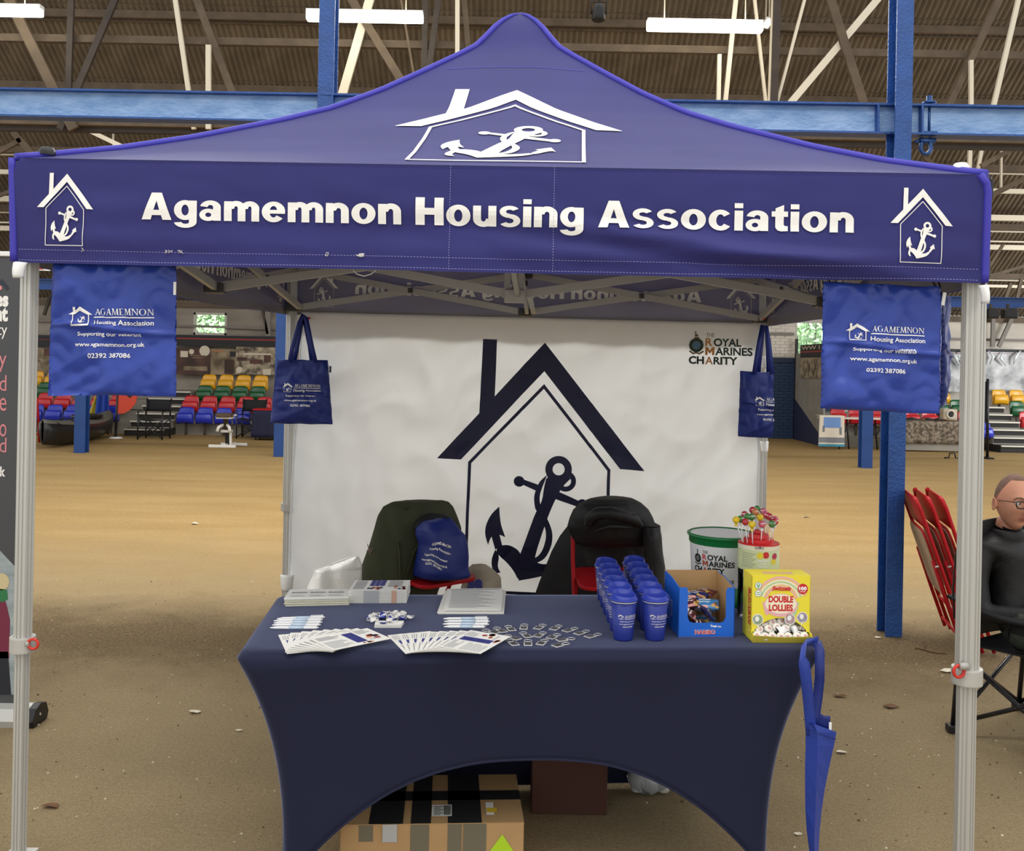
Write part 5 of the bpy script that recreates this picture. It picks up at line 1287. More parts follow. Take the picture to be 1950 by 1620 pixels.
b = MB(); b.prism([(0, 0), (bw, 0), (bw, bh), (0, bh)], tk, lambda x, z, d: G(x, bd + d, z)); b.build('back_panel', M_yel, t, True)
b = MB(); b.prism([(0, .022), (bw, .022), (bw, bd), (0, bd)], tk, lambda x, y, d: G(x, y, bh + d)); b.build('top_panel', M_yel, t, True)
b = MB(); b.prism([(0, 0), (bw, 0), (bw, bd), (0, bd)], tk, lambda x, y, d: G(x, y, d)); b.prism([(0, 0), (bw, 0), (bw + .001, 0.024), (bw * .5, 0.020), (-.001, 0.026)], tk, lambda x, z, d: G(x, d - 0.010 * z / 0.024, z)); b.build('tray_lip', mat('dark_yellow_card', '#d9c84a', .5), t, True)
f = fr(p0 + ay * .022 + UZ * .001, ax, UZ); cxm = bw * 0.5; LX = []
L = []; mi = []; MS = [M_pink, M_pale, M_lgreen, M_lilac, M_redtext, M_green2, M_orng, M_wtext]
for i, k in enumerate((0, 6, 1, 2, 1, 6, 0)):          # pastel stripes arching over the name
    r0 = 0.050 + i * 0.0055; add(k, ring2d(new2d(), cxm, 0.125, r0, r0 + 0.0050, 18, 162, 20))
for s in (-1, 1): add(2 if s > 0 else 0, poly2d(new2d(), [(cxm + s * .050, 0.128), (cxm + s * .062, 0.128), (cxm + s * .050, 0.085), (cxm + s * .040, 0.085)]))
decal('rainbow_print', L, f, MS, t, None, 0.0005, mi=mi)
L = []; mi = []
add(0, disc2d(new2d(), cxm, 0.118, 0.056, 0.038, 26)); 
for xx, zz, k in ((0.022, 0.070, 2), (bw - .026, 0.078, 3), (bw * .66, 0.072, 0)): 
    add(7, disc2d(new2d(), xx, zz, 0.0185)); add(k, disc2d(new2d(), xx, zz, 0.0165))
    add(1, poly2d(new2d(), [(xx - .002, zz - .018), (xx + .003, zz - .018), (xx + .010 * (1 if xx < cxm else -1), zz - .04), (xx + .005 * (1 if xx < cxm else -1), zz - .04)]))
for s, (xx, zz) in ((0, (0.022, 0.182)), (1, (0.022, 0.156))): add(7, disc2d(new2d(), xx, zz, 0.0115)); add(5, ring2d(new2d(), xx, zz, 0.0098, 0.0115))
add(4, disc2d(new2d(), bw - .026, 0.172, 0.0175))
decal('lolly_print', L, f, MS, t, None, 0.0010, mi=mi)
L = []; mi = []
add(1, disc2d(new2d(), cxm, 0.122, 0.052, 0.032, 26))
for xx, zz in ((0.020, 0.072), (bw - .028, 0.081), (bw * .65, 0.076)): add(7, disc2d(new2d(), xx, zz, 0.007, 0.009, 10))
add(5, line2d(new2d(), [(0.017, 0.186), (0.022, 0.176), (0.027, 0.186)], 0.003)); add(5, disc2d(new2d(), 0.022, 0.188, 0.002)); add(5, rect2d(rect2d(new2d(), .016, .158, .028, .160), .016, .152, .028, .154))
add(7, put2d(new2d(), text2d('100', 0.026, 0.0115, 0.06), bw - .039, 0.168)); add(7, put2d(new2d(), text2d('LOLLIES', 0.018, 0.0035, 0.03), bw - .035, 0.162))
decal('box_print', L, f, MS, t, None, 0.0014, mi=mi)
L = new2d(); put2d(L, text2d('DOUBLE', 0.082, 0.0215, 0.045), cxm, 0.127, True); put2d(L, text2d('LOLLIES', 0.080, 0.0215, 0.045), cxm, 0.099, True); put2d(L, text2d('Swizzels', 0.062, 0.015, 0.035), cxm, 0.166, True, slant=0.25)
decal('box_lettering', L, f, M_redtext, t, None, 0.0019)
L = new2d(); put2d(L, text2d('DOUBLE LOLLIES', 0.10, 0.03, 0.04), cxm, 0.045, True); decal('top_lettering', L, lambda x, y: G(x, y, bh + tk), M_pink, t, None, 0.0006)
L = new2d(); put2d(L, text2d('DOUBLE LOLLIES', 0.12, 0.03, 0.04, 1), 0.05, -0.055); decal('side_lettering', L, lambda x, y: G(0, -y, x), M_redtext, t, None, -0.0008)
M_lol = mat('white_lolly_wrap', '#f0ece2', 0.3, spec=0.6); M_swirl = mat('pink_swirl', '#d99a9a', 0.4); M_dkin = mat('dark_wrap', '#4a3a34', 0.4)
rnd = random.Random(4)
lp = [(0.018, 0.012, 0.026), (0.043, 0.006, 0.024), (0.068, 0.010, 0.024), (0.095, 0.005, 0.026), (0.12, 0.010, 0.024), (0.148, 0.006, 0.026), (0.174, 0.011, 0.026), (0.03, 0.030, 0.042), (0.06, 0.028, 0.045), (0.088, 0.030, 0.050), (0.118, 0.028, 0.046), (0.146, 0.030, 0.044), (0.17, 0.034, 0.040), (0.075, 0.036, 0.066), (0.105, 0.040, 0.068), (0.13, 0.040, 0.060), (0.05, 0.042, 0.060)]
for i, (x, y, z) in enumerate(lp):
    c = G(x, y, z - 0.006); rot = Matrix.Rotation(rnd.uniform(-.35, .35), 3, 'Z') @ Matrix.Rotation(R(62) + rnd.uniform(-.25, .25), 3, 'X')
    o = thing('double_lolly', 'white wrapped lolly, %s of the yellow box tray' % (('%s from left in the front row' % ords[i]) if i < 7 else ('%s from left in the second row' % ords[i - 7]) if i < 13 else '%s from left in the top row' % {16: 'first', 13: 'second', 14: 'third', 15: 'fourth'}[i]), 'lolly', c, 0, 'lollies in the yellow box')
    b = MB(); b.lathe([(0, -.008), (.010, -.0075), (.0142, -.0035), (.0142, .0035), (.010, .0075), (0, .008)], 16); b.v = [c + rot @ v for v in b.v]; b.build('wrapped_sweet', M_lol, o, True)
    b = MB(); b.tube([(0.0065 * (k / 14) * math.cos(k * 0.9), 0.0065 * (k / 14) * math.sin(k * 0.9), 0.0082) for k in range(2, 15)], 0.0011, 4); b.v = [c + rot @ v for v in b.v]; b.build('swirl', M_swirl, o, True)
    b = MB(); b.tube([(0, .012, 0), (rnd.uniform(-.01, .01), .034, rnd.uniform(-.012, -.006))], 0.0017, 6); b.v = [c + rot @ Matrix.Rotation(rnd.uniform(-1, 1), 3, 'Z') @ v for v in b.v]; b.build('stick', M_wtext, o, True)

# ---- lollipop tub
bp = onz(1442, 1173, TH); TUBR = 0.0715
t = thing('lollipop_tub', 'clear lollipop tub with pale green label and red stepped top behind the yellow box', 'tub', (bp.x, bp.y, TH + .001))
M_clear = mat('clear_plastic', '#ffffff', 0.06, trans=1.0); M_clear.node_tree.nodes['Principled BSDF'].inputs['IOR'].default_value = 1.12
M_redtop = mat('red_tub_top', '#d8232a', 0.35); M_lab = mat('pale_green_label', '#d3dba6', 0.55); M_cream2 = mat('cream_label', '#ece6cc', 0.55)
MB().lathe([(0, 0.001), (TUBR, 0.001), (TUBR, 0.265), (TUBR - .0015, 0.265), (TUBR - .0015, 0.003), (0, 0.003)], 40).build('clear_wall', M_clear, t)
tz = 0.268
MB().lathe([(TUBR + .002, tz - .004), (TUBR + .002, tz), (.052, tz + .003), (.052, tz + .014), (.036, tz + .017), (.034, tz + .030), (.018, tz + .034), (.016, tz + .044), (0, tz + .045)], 40, smooth=False).build('stepped_top', M_redtop, t)
MB().lathe([(TUBR + .001, 0.175), (TUBR + .001, 0.255), (TUBR + .0015, 0.255), (TUBR + .0015, 0.175)], 40).build('label', M_lab, t)
MB().lathe([(TUBR + .0017, 0.248), (TUBR + .0017, 0.266)], 40).build('label_band', M_cream2, t)
fn = lambda x, y: Vector((TUBR * math.cos(x / TUBR - R(105)), TUBR * math.sin(x / TUBR - R(105)), y))
L = []; mi = []; MS2 = [mat('yellow_fruit_ink', '#f0dc3c', .5), mat('red_fruit_ink', '#d42a2e', .5), M_wtext, mat('label_text_ink', '#a9a98c', .6), mat('berry_ink', '#c0365a', .5), M_dkink]
add(3, []); 
for i in range(9): add(3, rect2d(new2d(), -0.062, 0.236 - i * .006, -0.008 - (i % 3) * .006, 0.238 - i * .006))
add(0, disc2d(new2d(), 0.006, 0.232, 0.0115)); add(1, disc2d(new2d(), 0.026, 0.234, 0.0115)); add(4, disc2d(new2d(), 0.062, 0.228, 0.012)); add(0, disc2d(new2d(), 0.058, 0.210, 0.011))
X = new2d(); put2d(X, text2d('Assorted', 0.040, 0.0075, 0.05), -0.004, 0.211); put2d(X, text2d('Fruit', 0.022, 0.0065, 0.05), 0.005, 0.201); put2d(X, text2d('Flavours', 0.032, 0.0065, 0.05), 0.0, 0.190); add(2, X)
add(5, rect2d(new2d(), 0.002, 0.2585, 0.008, 0.2640)); 
for i in range(9): add(5, rect2d(new2d(), -0.012 + i * .0035, 0.254, -0.0105 + i * .0035, 0.263))
decal('label_print', L, fn, MS2, t, 0.012, 0.0022, world=False, mi=mi)
M_candy = {'yellow': mat('yellow_candy', '#f0cf2c', .25, spec=.6), 'green': mat('green_candy', '#4d8a46', .25, spec=.6), 'red': mat('red_candy', '#c23a45', .25, spec=.6), 'orange': mat('orange_candy', '#e08a55', .25, spec=.6), 'pink': mat('pink_candy', '#d9657f', .25, spec=.6)}
M_wrapw = mat('white_wrapper_print', '#eceae6', 0.25)
heads = [(625, 222, 'yellow', 'at the far left'), (670, 213, 'green', 'second from left'), (722, 243, 'red', 'low at the left'), (715, 165, 'red', 'high at the left'), (742, 188, 'green', 'rear left of the middle'), (790, 190, 'green', 'front left of the middle'), (792, 270, 'yellow', 'low in the middle'), (800, 118, 'red', 'top left of the crown'), (830, 140, 'orange', 'just below the crown'), (850, 105, 'green', 'topmost'), (880, 195, 'yellow', 'in the middle'), (916, 132, 'pink', 'top right of the crown'), (965, 180, 'red', 'high at the right'), (940, 168, 'pink', 'rear right of the crown'), (900, 268, 'pink', 'low right of the middle'), (1035, 240, 'red', 'at the far right'), (1040, 218, 'pink', 'rear at the far right'), (1005, 265, 'green', 'low at the right'), (985, 190, 'red', 'second row at the right')]
tierz = TH + tz
for i, (zx, zy, colr, wh) in enumerate(heads):
    px, py = 1290 + zx / 5.586, 950 + zy / 5.586
    dep = bp.y + (0.045 - 0.10 * (zy - 100) / 170)                     # heads higher in the picture stand further back on the steps
    h_ = Wp(px, py, dep); cc = Vector((bp.x, bp.y, 0))
    foot = Vector((cc.x + (h_.x - cc.x) * 0.80, cc.y + (h_.y - cc.y) * 0.80, 0)); rr = (Vector((foot.x, foot.y, 0)) - cc).length
    if rr > .062: foot = cc + (foot - cc) * (.062 / rr); rr = .062
    foot.z = tierz + (0.036 if rr < .017 else 0.022 if rr < .035 else 0.008 if rr < .052 else -0.004)
    o = thing('lollipop', '%s lollipop on a white stick, %s of the red tub top' % (colr, wh), 'lollipop', foot, 0, 'lollipops standing in the tub top')
    MB().tube([foot, h_ - UZ * .010], 0.0019, 8).build('stick', M_wtext, o, True)
    MB().ball(h_, 0.0128, 14, 9).build('candy_ball', M_candy[colr], o, True)
    b = MB(); rnd = random.Random(i)
    for k in range(4): a = rnd.uniform(0, 6.28); b.bar(h_ + Vector((math.cos(a) * .0125, math.sin(a) * .0125, .003)), h_ + Vector((math.cos(a + 1.1) * .0128, math.sin(a + 1.1) * .0128, .006)), 0.004, 0.002)
    b.lathe([(0.006, -.0125), (.003, -.0155), (.008, -.022)], 8, h_)
    b.build('wrapper_print', M_wrapw if colr != 'yellow' else M_candy['yellow'], o, True)
rnd = random.Random(8); k = 0
for lay in range(4):
    for j in range(6):
        a = R(60 * j + 25 * lay); r_ = 0.043
        q_ = bp + Vector((math.cos(a) * r_, math.sin(a) * r_, 0)); q_.z = TH + 0.022 + lay * 0.034
        if a % 6.283 < R(150) and a % 6.283 > R(20): continue
        colr = rnd.choice(['red', 'green', 'pink', 'red'])
        k += 1
        o = thing('lollipop', 'wrapped lollipop inside the clear tub behind the yellow box', 'lollipop', q_, 0, 'lollipops inside the clear tub')
        MB().ball(q_, 0.0135, 12, 8).build('candy_ball', M_candy[colr], o, True)
        MB().tube([q_ + Vector((0, 0, .01)), q_ + Vector((rnd.uniform(-.01, .01), rnd.uniform(-.01, .01), .04))], 0.0018, 6).build('stick', M_wtext, o, True)

# ---- charity bucket
bk = onz(1372, 1145.5, TH); 
t = thing('charity_bucket', 'white charity collection bucket with green rim and base behind the sweet box', 'bucket', (bk.x, bk.y, TH + .001))
M_bw = mat('white_bucket_plastic', '#e4e6e6', 0.4); M_bg = mat('green_bucket_plastic', '#1f7a43', 0.35); M_bwi = mat('white_bucket_lid', '#f4f4f2', 0.4)
br_ = lambda z: 0.106 + 0.016 * z / 0.26
MB().lathe([(br_(.075), 0.075), (br_(.232), 0.232)], 44).build('label', M_bw, t)
MB().lathe([(0, 0.0), (br_(0) - .004, 0.0), (br_(0), 0.004), (br_(.075) + .0005, 0.075), (br_(.075) - .003, 0.076)], 44).build('base', M_bg, t)
MB().lathe([(br_(.23), 0.228), (br_(.25) + .002, 0.232), (br_(.26) + .002, 0.252), (br_(.26) + .008, 0.255), (br_(.26) + .010, 0.262), (br_(.26) + .004, 0.266), (br_(.26) - .004, 0.262)], 44).build('rim', M_bg, t)
MB().lathe([(br_(.26) - .003, 0.262), (br_(.26) - .012, 0.259), (0, 0.258)], 44).build('lid', M_bwi, t)
rb = 0.1165; th0 = R(-90) - R(26)
fn = lambda x, y: Vector((br_(y) * math.cos(x / rb + th0), br_(y) * math.sin(x / rb + th0), y))
M_blk = mat('black_ink', '#121416', .5)
charity(fn, -0.085, 0.215, 0.165, t, 0.012, 0.001) if False else None
L = []; mi = []; MS3 = [M_blk, M_redtext, mat('copper_ink', '#b5573a', .5)]
u = 0.168 / 121; x0, z1 = -0.089, 0.214
add(0, put2d(new2d(), text2d('THE', 15 * u, 7.5 * u), x0 + 32 * u, z1 - 10 * u)); add(1, put2d(new2d(), text2d('R', 13 * u, 15 * u, 0.02), x0 + 31 * u, z1 - 27 * u)); add(0, put2d(new2d(), text2d('OYAL', 54 * u, 15 * u, 0.03), x0 + 46 * u, z1 - 27 * u))
add(2, block_m(x0 + 31 * u, z1 - 44 * u, 17 * u, 15 * u)); add(0, put2d(new2d(), text2d('ARINES', 71 * u, 15 * u, 0.028), x0 + 49.5 * u, z1 - 44 * u))
add(0, put2d(new2d(), text2d('CH', 29 * u, 15 * u, 0.04), x0, z1 - 62 * u)); add(2, put2d(new2d(), text2d('A', 15 * u, 15 * u, 0.02), x0 + 31 * u, z1 - 62 * u)); add(0, put2d(new2d(), text2d('RITY', 46 * u, 15 * u, 0.035), x0 + 47 * u, z1 - 62 * u))
add(0, put2d(new2d(), text2d('.org', 24 * u, 9 * u, 0.01), x0 + 96 * u, z1 - 84 * u)); add(0, ring2d(new2d(), x0 + 14 * u, z1 - 26 * u, 5 * u, 12 * u)); add(0, disc2d(new2d(), x0 + 14 * u, z1 - 26 * u, 3.2 * u)); add(0, rect2d(new2d(), x0 + 12 * u, z1 - 15 * u, x0 + 15 * u, z1 - 2 * u)); add(0, line2d(new2d(), [(x0 + 2 * u, z1 - 38 * u), (x0 + 14 * u, z1 - 43 * u), (x0 + 26 * u, z1 - 38 * u)], 3 * u))
decal('bucket_print', L, fn, MS3, t, 0.012, 0.001, world=False, mi=mi)

# ================================================================== TOTE BAG FOLDED OVER THE TABLE'S RIGHT CORNER
BY_ = 2.955
def ribbon(name, pts, w, m, par, th=0.0025, tw=None):
    n = len(pts); vs = []
    for i, p in enumerate(pts):
        d = (pts[min(i + 1, n - 1)] - pts[max(i - 1, 0)]).normalized(); a = (tw[i] if tw else 0)
        sd = Vector((0, -1, 0)).cross(d)
        sd = sd.normalized() if sd.length > .05 else Vector((1, 0, 0))
        s_ = (sd * math.cos(a) + d.cross(sd) * math.sin(a)) * w / 2; vs += [p - s_, p + s_]
    b = MB(); b.add(vs, [(2 * i, 2 * i + 1, 2 * i + 3, 2 * i + 2) for i in range(n - 1)], 0, True)
    return b.build(name, m, par, True, solid=th, fix=False)
o0 = Wp(1545, 1400, BY_)
t = thing('tote_bag', 'blue tote bag folded narrow, hanging by its straps from the right table corner', 'bag', o0)
ribbon('handle', [onz(1558, 1221, TH + .004), onz(1534, 1226, TH + .006), Wp(1530, 1240, BY_ - .045), Wp(1531, 1262, BY_ - .045), Wp(1536, 1300, BY_ - .035), Wp(1540, 1340, BY_ - .015), Wp(1543, 1375, BY_), Wp(1545, 1400, BY_)], 0.034, M_bag, t)
ribbon('handle', [onz(1540, 1219, TH + .004), onz(1556, 1221, TH + .006), Wp(1561, 1240, BY_ + .02), Wp(1561, 1290, BY_ + .03), Wp(1557, 1330, BY_ + .03), Wp(1552, 1362, BY_ + .02), Wp(1552, 1385, BY_ + .015)], 0.030, M_bagdk, t, tw=[0, 0, .3, .5, .4, .2, 0])
lv = [(1372, 1534, 1550, 1594), (1394, 1534, 1556, 1593), (1420, 1534, 1557, 1588), (1460, 1533, 1556, 1579), (1500, 1533, 1554, 1571), (1540, 1533.5, 1553, 1565), (1580, 1536, 1551, 1561), (1620, 1541, 1551, 1559), (1660, 1545, 1550, 1554)]
b = MB(); vs = []
for i, (y, xl_, xm, xr_) in enumerate(lv):
    yy = y + (0 if i else 0)
    vs += [Wp(xl_, yy, BY_ + .01), Wp(xm, yy + (6 if i == 0 else 0), BY_ - .022), Wp(xr_, yy + (22 if i == 0 else 0), BY_ + .012), Wp((xl_ + xr_) / 2, yy + (10 if i == 0 else 0), BY_ + .035)]
fs = []
for i in range(len(lv) - 1):
    for j in range(4): fs.append((4 * i + j, 4 * i + (j + 1) % 4, 4 * i + 4 + (j + 1) % 4, 4 * i + 4 + j))
fs += [(0, 3, 2, 1), tuple(range(4 * len(lv) - 4, 4 * len(lv)))]
b.add(vs, fs, 0, False); bod = b.build('bag_body', M_bag, t, True, sub=0)
b = MB(); b.grid(lambda u, v: Wp(1548 + 33 * u, 1359 + 24 * v + (4 if u > .5 else 0), BY_ + .025 + .004 * math.sin(u * 3)), 6, 4); b.build('rear_panel', M_bagdk, t, True, solid=.003)
MB().box(Wp(1581, 1383, BY_ + .01), (0.008, 0.003, 0.026)).build('care_label', M_wtext, t, True)
MB().tube([Wp(1534, 1388, BY_ + .004), Wp(1552, 1394, BY_ - .024), Wp(1593, 1408, BY_ + .006)], 0.0012, 5).build('hem_stitching', M_bagdk, t, True)

# ================================================================== BOXES UNDER THE TABLE
M_tape = mat('brown_grey_tape', '#77705f', 0.25, spec=0.5); M_tapeb = mat('black_tape', '#2b2b2c', 0.3, spec=0.5); M_foil = mat('silver_label', '#c9ccd0', 0.3, metal=0.3); M_lime = mat('lime_sticker', '#b9e02c', 0.5)
q0, q1 = Wp(648, 1568, 3.02), Wp(998, 1570, 3.06); bz = (q0.z + q1.z) / 2; ax = (Vector((q1.x, q1.y, 0)) - Vector((q0.x, q0.y, 0))).normalized(); ay = Vector((-ax.y, ax.x, 0)); bw = (q1 - q0).length; bd = 0.36
o0 = Vector((q0.x, q0.y, 0)); G = lambda x, y, z, o0=o0, ax=ax, ay=ay: o0 + ax * x + ay * y + UZ * z
t = thing('cardboard_box', 'large taped cardboard box with white, yellow and lime labels under the table', 'box', G(bw / 2, bd / 2, 0))
b = MB(); b.prism([(0, 0), (bw, 0), (bw, bd), (0, bd)], bz - 0.002, lambda x, y, z: G(x, y, z)); b.build('carton', M_card, t, True, bevel=0.004)
b = MB(); 
for y0, y1 in ((0.0, bd / 2 - .001), (bd / 2 + .001, bd)): b.prism([(0, y0), (bw, y0), (bw, y1), (0, y1)], 0.004, lambda x, y, z: G(x, y, bz - .002 + z))
b.build('lid_flap', M_card, t, True)
ft = lambda x, y: G(x, y, bz + .002); ff2 = lambda x, y: G(x, 0, y)
L = new2d()
for x0, x1 in ((0.09, 0.20), (0.225, 0.29), (0.345, 0.455)): rect2d(L, x0, 0.0, x1, bd)
rect2d(L, 0.0, 0.16, bw, 0.23); decal('black_tape', L, ft, M_tapeb, t, None, 0.0012)
L = new2d()
for x0, x1, z in ((0.06, 0.105, .09), (0.225, 0.285, 0.0), (0.345, 0.39, .05), (0.395, 0.47, 0.01)): decal('brown_tape', rect2d(new2d(), x0, z, x1, bz), ff2, M_tape, t, None, 0.0015)
decal('silver_label', rect2d(new2d(), 0.135, bz - .055, 0.182, bz + .002), ff2, M_foil, t, None, 0.003)
L = rect2d(new2d(), 0.292, 0.045, 0.358, 0.125); decal('address_label', L, ft, M_paper, t, None, 0.0022)
L = new2d()
for i in range(9): rect2d(L, 0.298, 0.052 + i * .0075, 0.298 + 0.022 + .008 * (i % 3), 0.055 + i * .0075)
for i in range(7): rect2d(L, 0.332 + i * .0034, 0.052, 0.334 + i * .0034, 0.118)
decal('label_print', L, ft, M_blk, t, None, 0.003)
decal('white_label', rect2d(new2d(), 0.472, 0.05, 0.498, 0.14), ft, M_paper, t, None, 0.002)
decal('yellow_label', rect2d(new2d(), 0.474, 0.065, 0.508, 0.098), ft, M_gold2, t, None, 0.003)
decal('lime_sticker', poly2d(new2d(), [(0.485, bz - .085), (0.522, bz - .035), (0.565, bz - .098), (0.53, bz - .13), (0.485, bz - .12)]), ff2, M_lime, t, None, 0.002)
p, q = Wp(1012, 1440, 3.56), Wp(1150, 1440, 3.56)
t = thing('cardboard_box', 'dark red brown cardboard box in the shade behind the taped box under the table', 'box', ((p.x + q.x) / 2, 3.52, 0))
b = MB(); b.box(((p.x + q.x) / 2, 3.52, 0.16), (q.x - p.x, 0.20, 0.318)); b.build('carton', mat('dark_red_brown_card', '#4a2a20', .8), t, True, bevel=0.004)
MB().box(((p.x + q.x) / 2, 3.52, 0.321), (0.06, 0.202, 0.003)).build('brown_tape', M_tape, t, True)
c = onz(1238, 1510, 0.0); M_film = mat('clear_film', '#d8dde2', 0.15, trans=0.75)
t = thing('wrapped_bundle', 'bundle wrapped in clear plastic film under the right of the table', 'bundle', c)
def blob(u, v): 
    a = u * 6.28318; ph = v * math.pi; r_ = 1 + 0.18 * wr(math.cos(a) * 3, math.sin(a) * 3 + v * 6, 71)
    return c + Vector((0.085 * math.sin(ph) * math.cos(a) * r_, 0.06 * math.sin(ph) * math.sin(a) * r_, 0.062 + 0.06 * math.cos(ph) * r_))
b = MB(); b.grid(blob, 28, 16, smooth=False); b.build('film', M_film, t, True)
for k in range(3): MB().lathe([(0, 0), (.024, 0), (.028, .09), (0, .09)], 14, c + Vector((-.05 + .05 * k, .0, .012))).build('wrapped_cup', M_rim, t, True)
# ================================================================== RED FOLDING CHAIRS, COATS
M_redm = mat('red_chair_metal', '#b3161f', 0.5, spec=0.22); M_beige = mat('beige_seat_board', '#b39a80', 0.6); M_rubber = mat('dark_rubber', '#1d1c1c', 0.7)
def rounded(w, h, r, n=5):
    out = []
    for cx, cy, a0 in ((w / 2 - r, -h / 2 + r, -90), (w / 2 - r, h / 2 - r, 0), (-w / 2 + r, h / 2 - r, 90), (-w / 2 + r, -h / 2 + r, 180)):
        for i in range(n + 1): a = R(a0 + 90 * i / n); out.append((cx + r * math.cos(a), cy + r * math.sin(a)))
    return out
def folding_chair(loc, rz, label):
    t = thing('folding_chair', label, 'chair', loc, rz)
    b = MB(); b.prism(rounded(0.40, 0.38, 0.07), 0.022, lambda x, y, z: Vector((x, y - 0.03, 0.435 + z + 0.03 * (y / .38)))); b.build('seat', M_redm, t, bevel=0.006)
    for s in (-1, 1):
        b = MB(); b.tube([(s * .215, -.24, 0.012), (s * .215, -.13, .25), (s * .212, .02, .56), (s * .20, .12, .78), (s * .17, .135, .815)], 0.012, 10); b.build('leg', M_redm, t)
        b = MB(); b.tube([(s * .19, .24, 0.012), (s * .19, .10, .25), (s * .19, -.02, .445)], 0.012, 10); b.build('leg', M_redm, t)
    b = MB(); b.tube([(-.17, .135, .815), (0, .142, .825), (.17, .135, .815)], 0.012, 10); b.build('top_rail', M_redm, t)
    b = MB(); b.grid(lambda u, v: Vector(((u - .5) * .40, .075 + .055 * v - .03 * (1 - (2 * u - 1) ** 2) * -1, .66 + .15 * v)), 12, 4); b.build('backrest', M_redm, t, solid=.006)
    for y, z, w in ((-.19, .12, .43), (.19, .10, .38)): MB().tube([(-w / 2, y, z), (w / 2, y, z)], 0.009, 8).build('crossbar', M_redm, t)
    return t
def chair_at(px, py, rz, label):
    p = onz(px, py, 0.45); return folding_chair((p.x, p.y, 0), rz, label)
ch1 = chair_at(815, 1091, R(42), 'red folding chair under the green coat behind the table')
ch2 = chair_at(1162, 1098, R(4), 'red folding chair under the black coat behind the table')
def coat_loft(rows, Y, dep, nback=10, nf=18, sd=1, amp=0.012, tilt=0.0, mid=800):
    """rows: (y, left x, right x, front bulge) in the photograph's pixels; returns a closed grid"""
    def f(u, v):
        k = v * (len(rows) - 1); i = min(int(k), len(rows) - 2); q = k - i
        y, xl, xr, bu = [rows[i][j] + (rows[i + 1][j] - rows[i][j]) * q for j in range(4)]
        t = min(1, u / 0.62); 
        if u <= 0.62:
            x = xl + (xr - xl) * t; d = -bu * math.sin(math.pi * t) ** 0.75
        else:
            t = (u - 0.62) / 0.38; x = xr + (xl - xr) * t; d = 0.10 * math.sin(math.pi * t) * min(1, 8 * v)
        p = Wp(x, y, Y + tilt * (x - mid))
        fold = amp * wr(p.x * 7, p.z * 2.2, sd) + amp * 0.6 * wr(p.x * 17 + p.z * 5, p.z * 6, sd + 1)
        return p + Vector((0, d + fold * (1 if u <= .62 else 0.3), 0))
    return f
M_green = mat('olive_green_cloth', '#373a22', 0.75, var=0.12, vscale=8, bump=0.08, bscale=120); M_blackc = mat('black_coat_cloth', '#1a1a1c', 0.55, spec=0.4, bump=0.15, bscale=30); M_lin = mat('black_lining', '#0d0d10', 0.7)
Yc = ch1.location.y - 0.03
t = thing('jacket', 'olive green jacket draped over the back of the left red chair', 'jacket', (ch1.location.x, Yc, 0.45))
rows = [(952, 775, 842, .01), (955, 748, 855, .05), (964, 730, 864, .07), (982, 719, 872, .09), (1005, 713, 880, .10), (1035, 704, 876, .12), (1065, 693, 868, .13), (1095, 682, 850, .14), (1125, 674, 835, .14), (1160, 668, 828, .13)]
f = coat_loft(rows, Yc, .1, sd=81, amp=.016, tilt=.0016); b = MB(); b.grid(f, 60, 40); b.build('body', M_green, t, True, fix=False)
# open front with dark lining, zip, collar and sleeve badge
def on_coat(f, u, v, e=.006): 
    p = f(u, v); return p + Vector((0, -e, 0))
def find(f, px, py, n=70):
    best = None
    for i in range(int(n * .62)):
        for j in range(n):
            p = f(i / n, j / n); q = ((p.x * cs + (p.z - EYE) * sn) / p.y * F + CX, CY - ((p.z - EYE) * cs - p.x * sn) / p.y * F)
            d = (q[0] - px) ** 2 + (q[1] - py) ** 2
            if best is None or d < best[0]: best = (d, p)
    return best[1]
def strip_on(f, pts, w, name, m, par, e=.008):
    P = [find(f, x, y) + Vector((0, -e, 0)) for x, y in pts]; MB().tube(P, w, 6).build(name, m, par, True)
strip_on(f, [(812, 1030), (802, 1052), (794, 1075), (788, 1098), (784, 1120)], 0.004, 'zip', M_lin, t); strip_on(f, [(803, 1028), (790, 1050), (780, 1075), (772, 1100)], 0.006, 'zip_flap', M_green, t)
strip_on(f, [(757, 1030), (760, 1060), (764, 1095), (762, 1120)], 0.007, 'sleeve_fold', M_green, t); strip_on(f, [(770, 966), (776, 964), (782, 966), (777, 970), (770, 966)], 0.0025, 'hanger_loop', M_green, t)
c = find(f, 705, 1044) + Vector((0, -.012, 0)); b = MB(); b.bar(c + Vector((-.012, 0, .028)), c + Vector((.006, -.002, -.028)), .004, .003); b.bar(c + Vector((-.018, 0, -.012)), c + Vector((.020, -.002, .004)), .004, .003); b.ball(c + Vector((.012, -.002, -.012)), .005, 8, 6); b.build('sleeve_badge', mat('badge_thread', '#8d6f6a', .6), t, True)
b = MB(); pts = [find(f, x, y) + Vector((0, -.025, 0)) for x, y in ((790, 1006), (800, 992), (820, 984), (842, 985), (862, 992), (868, 1004))]; b.tube(pts, [.012, .02, .024, .024, .02, .012], 8); b.build('collar', M_lin, t, True)
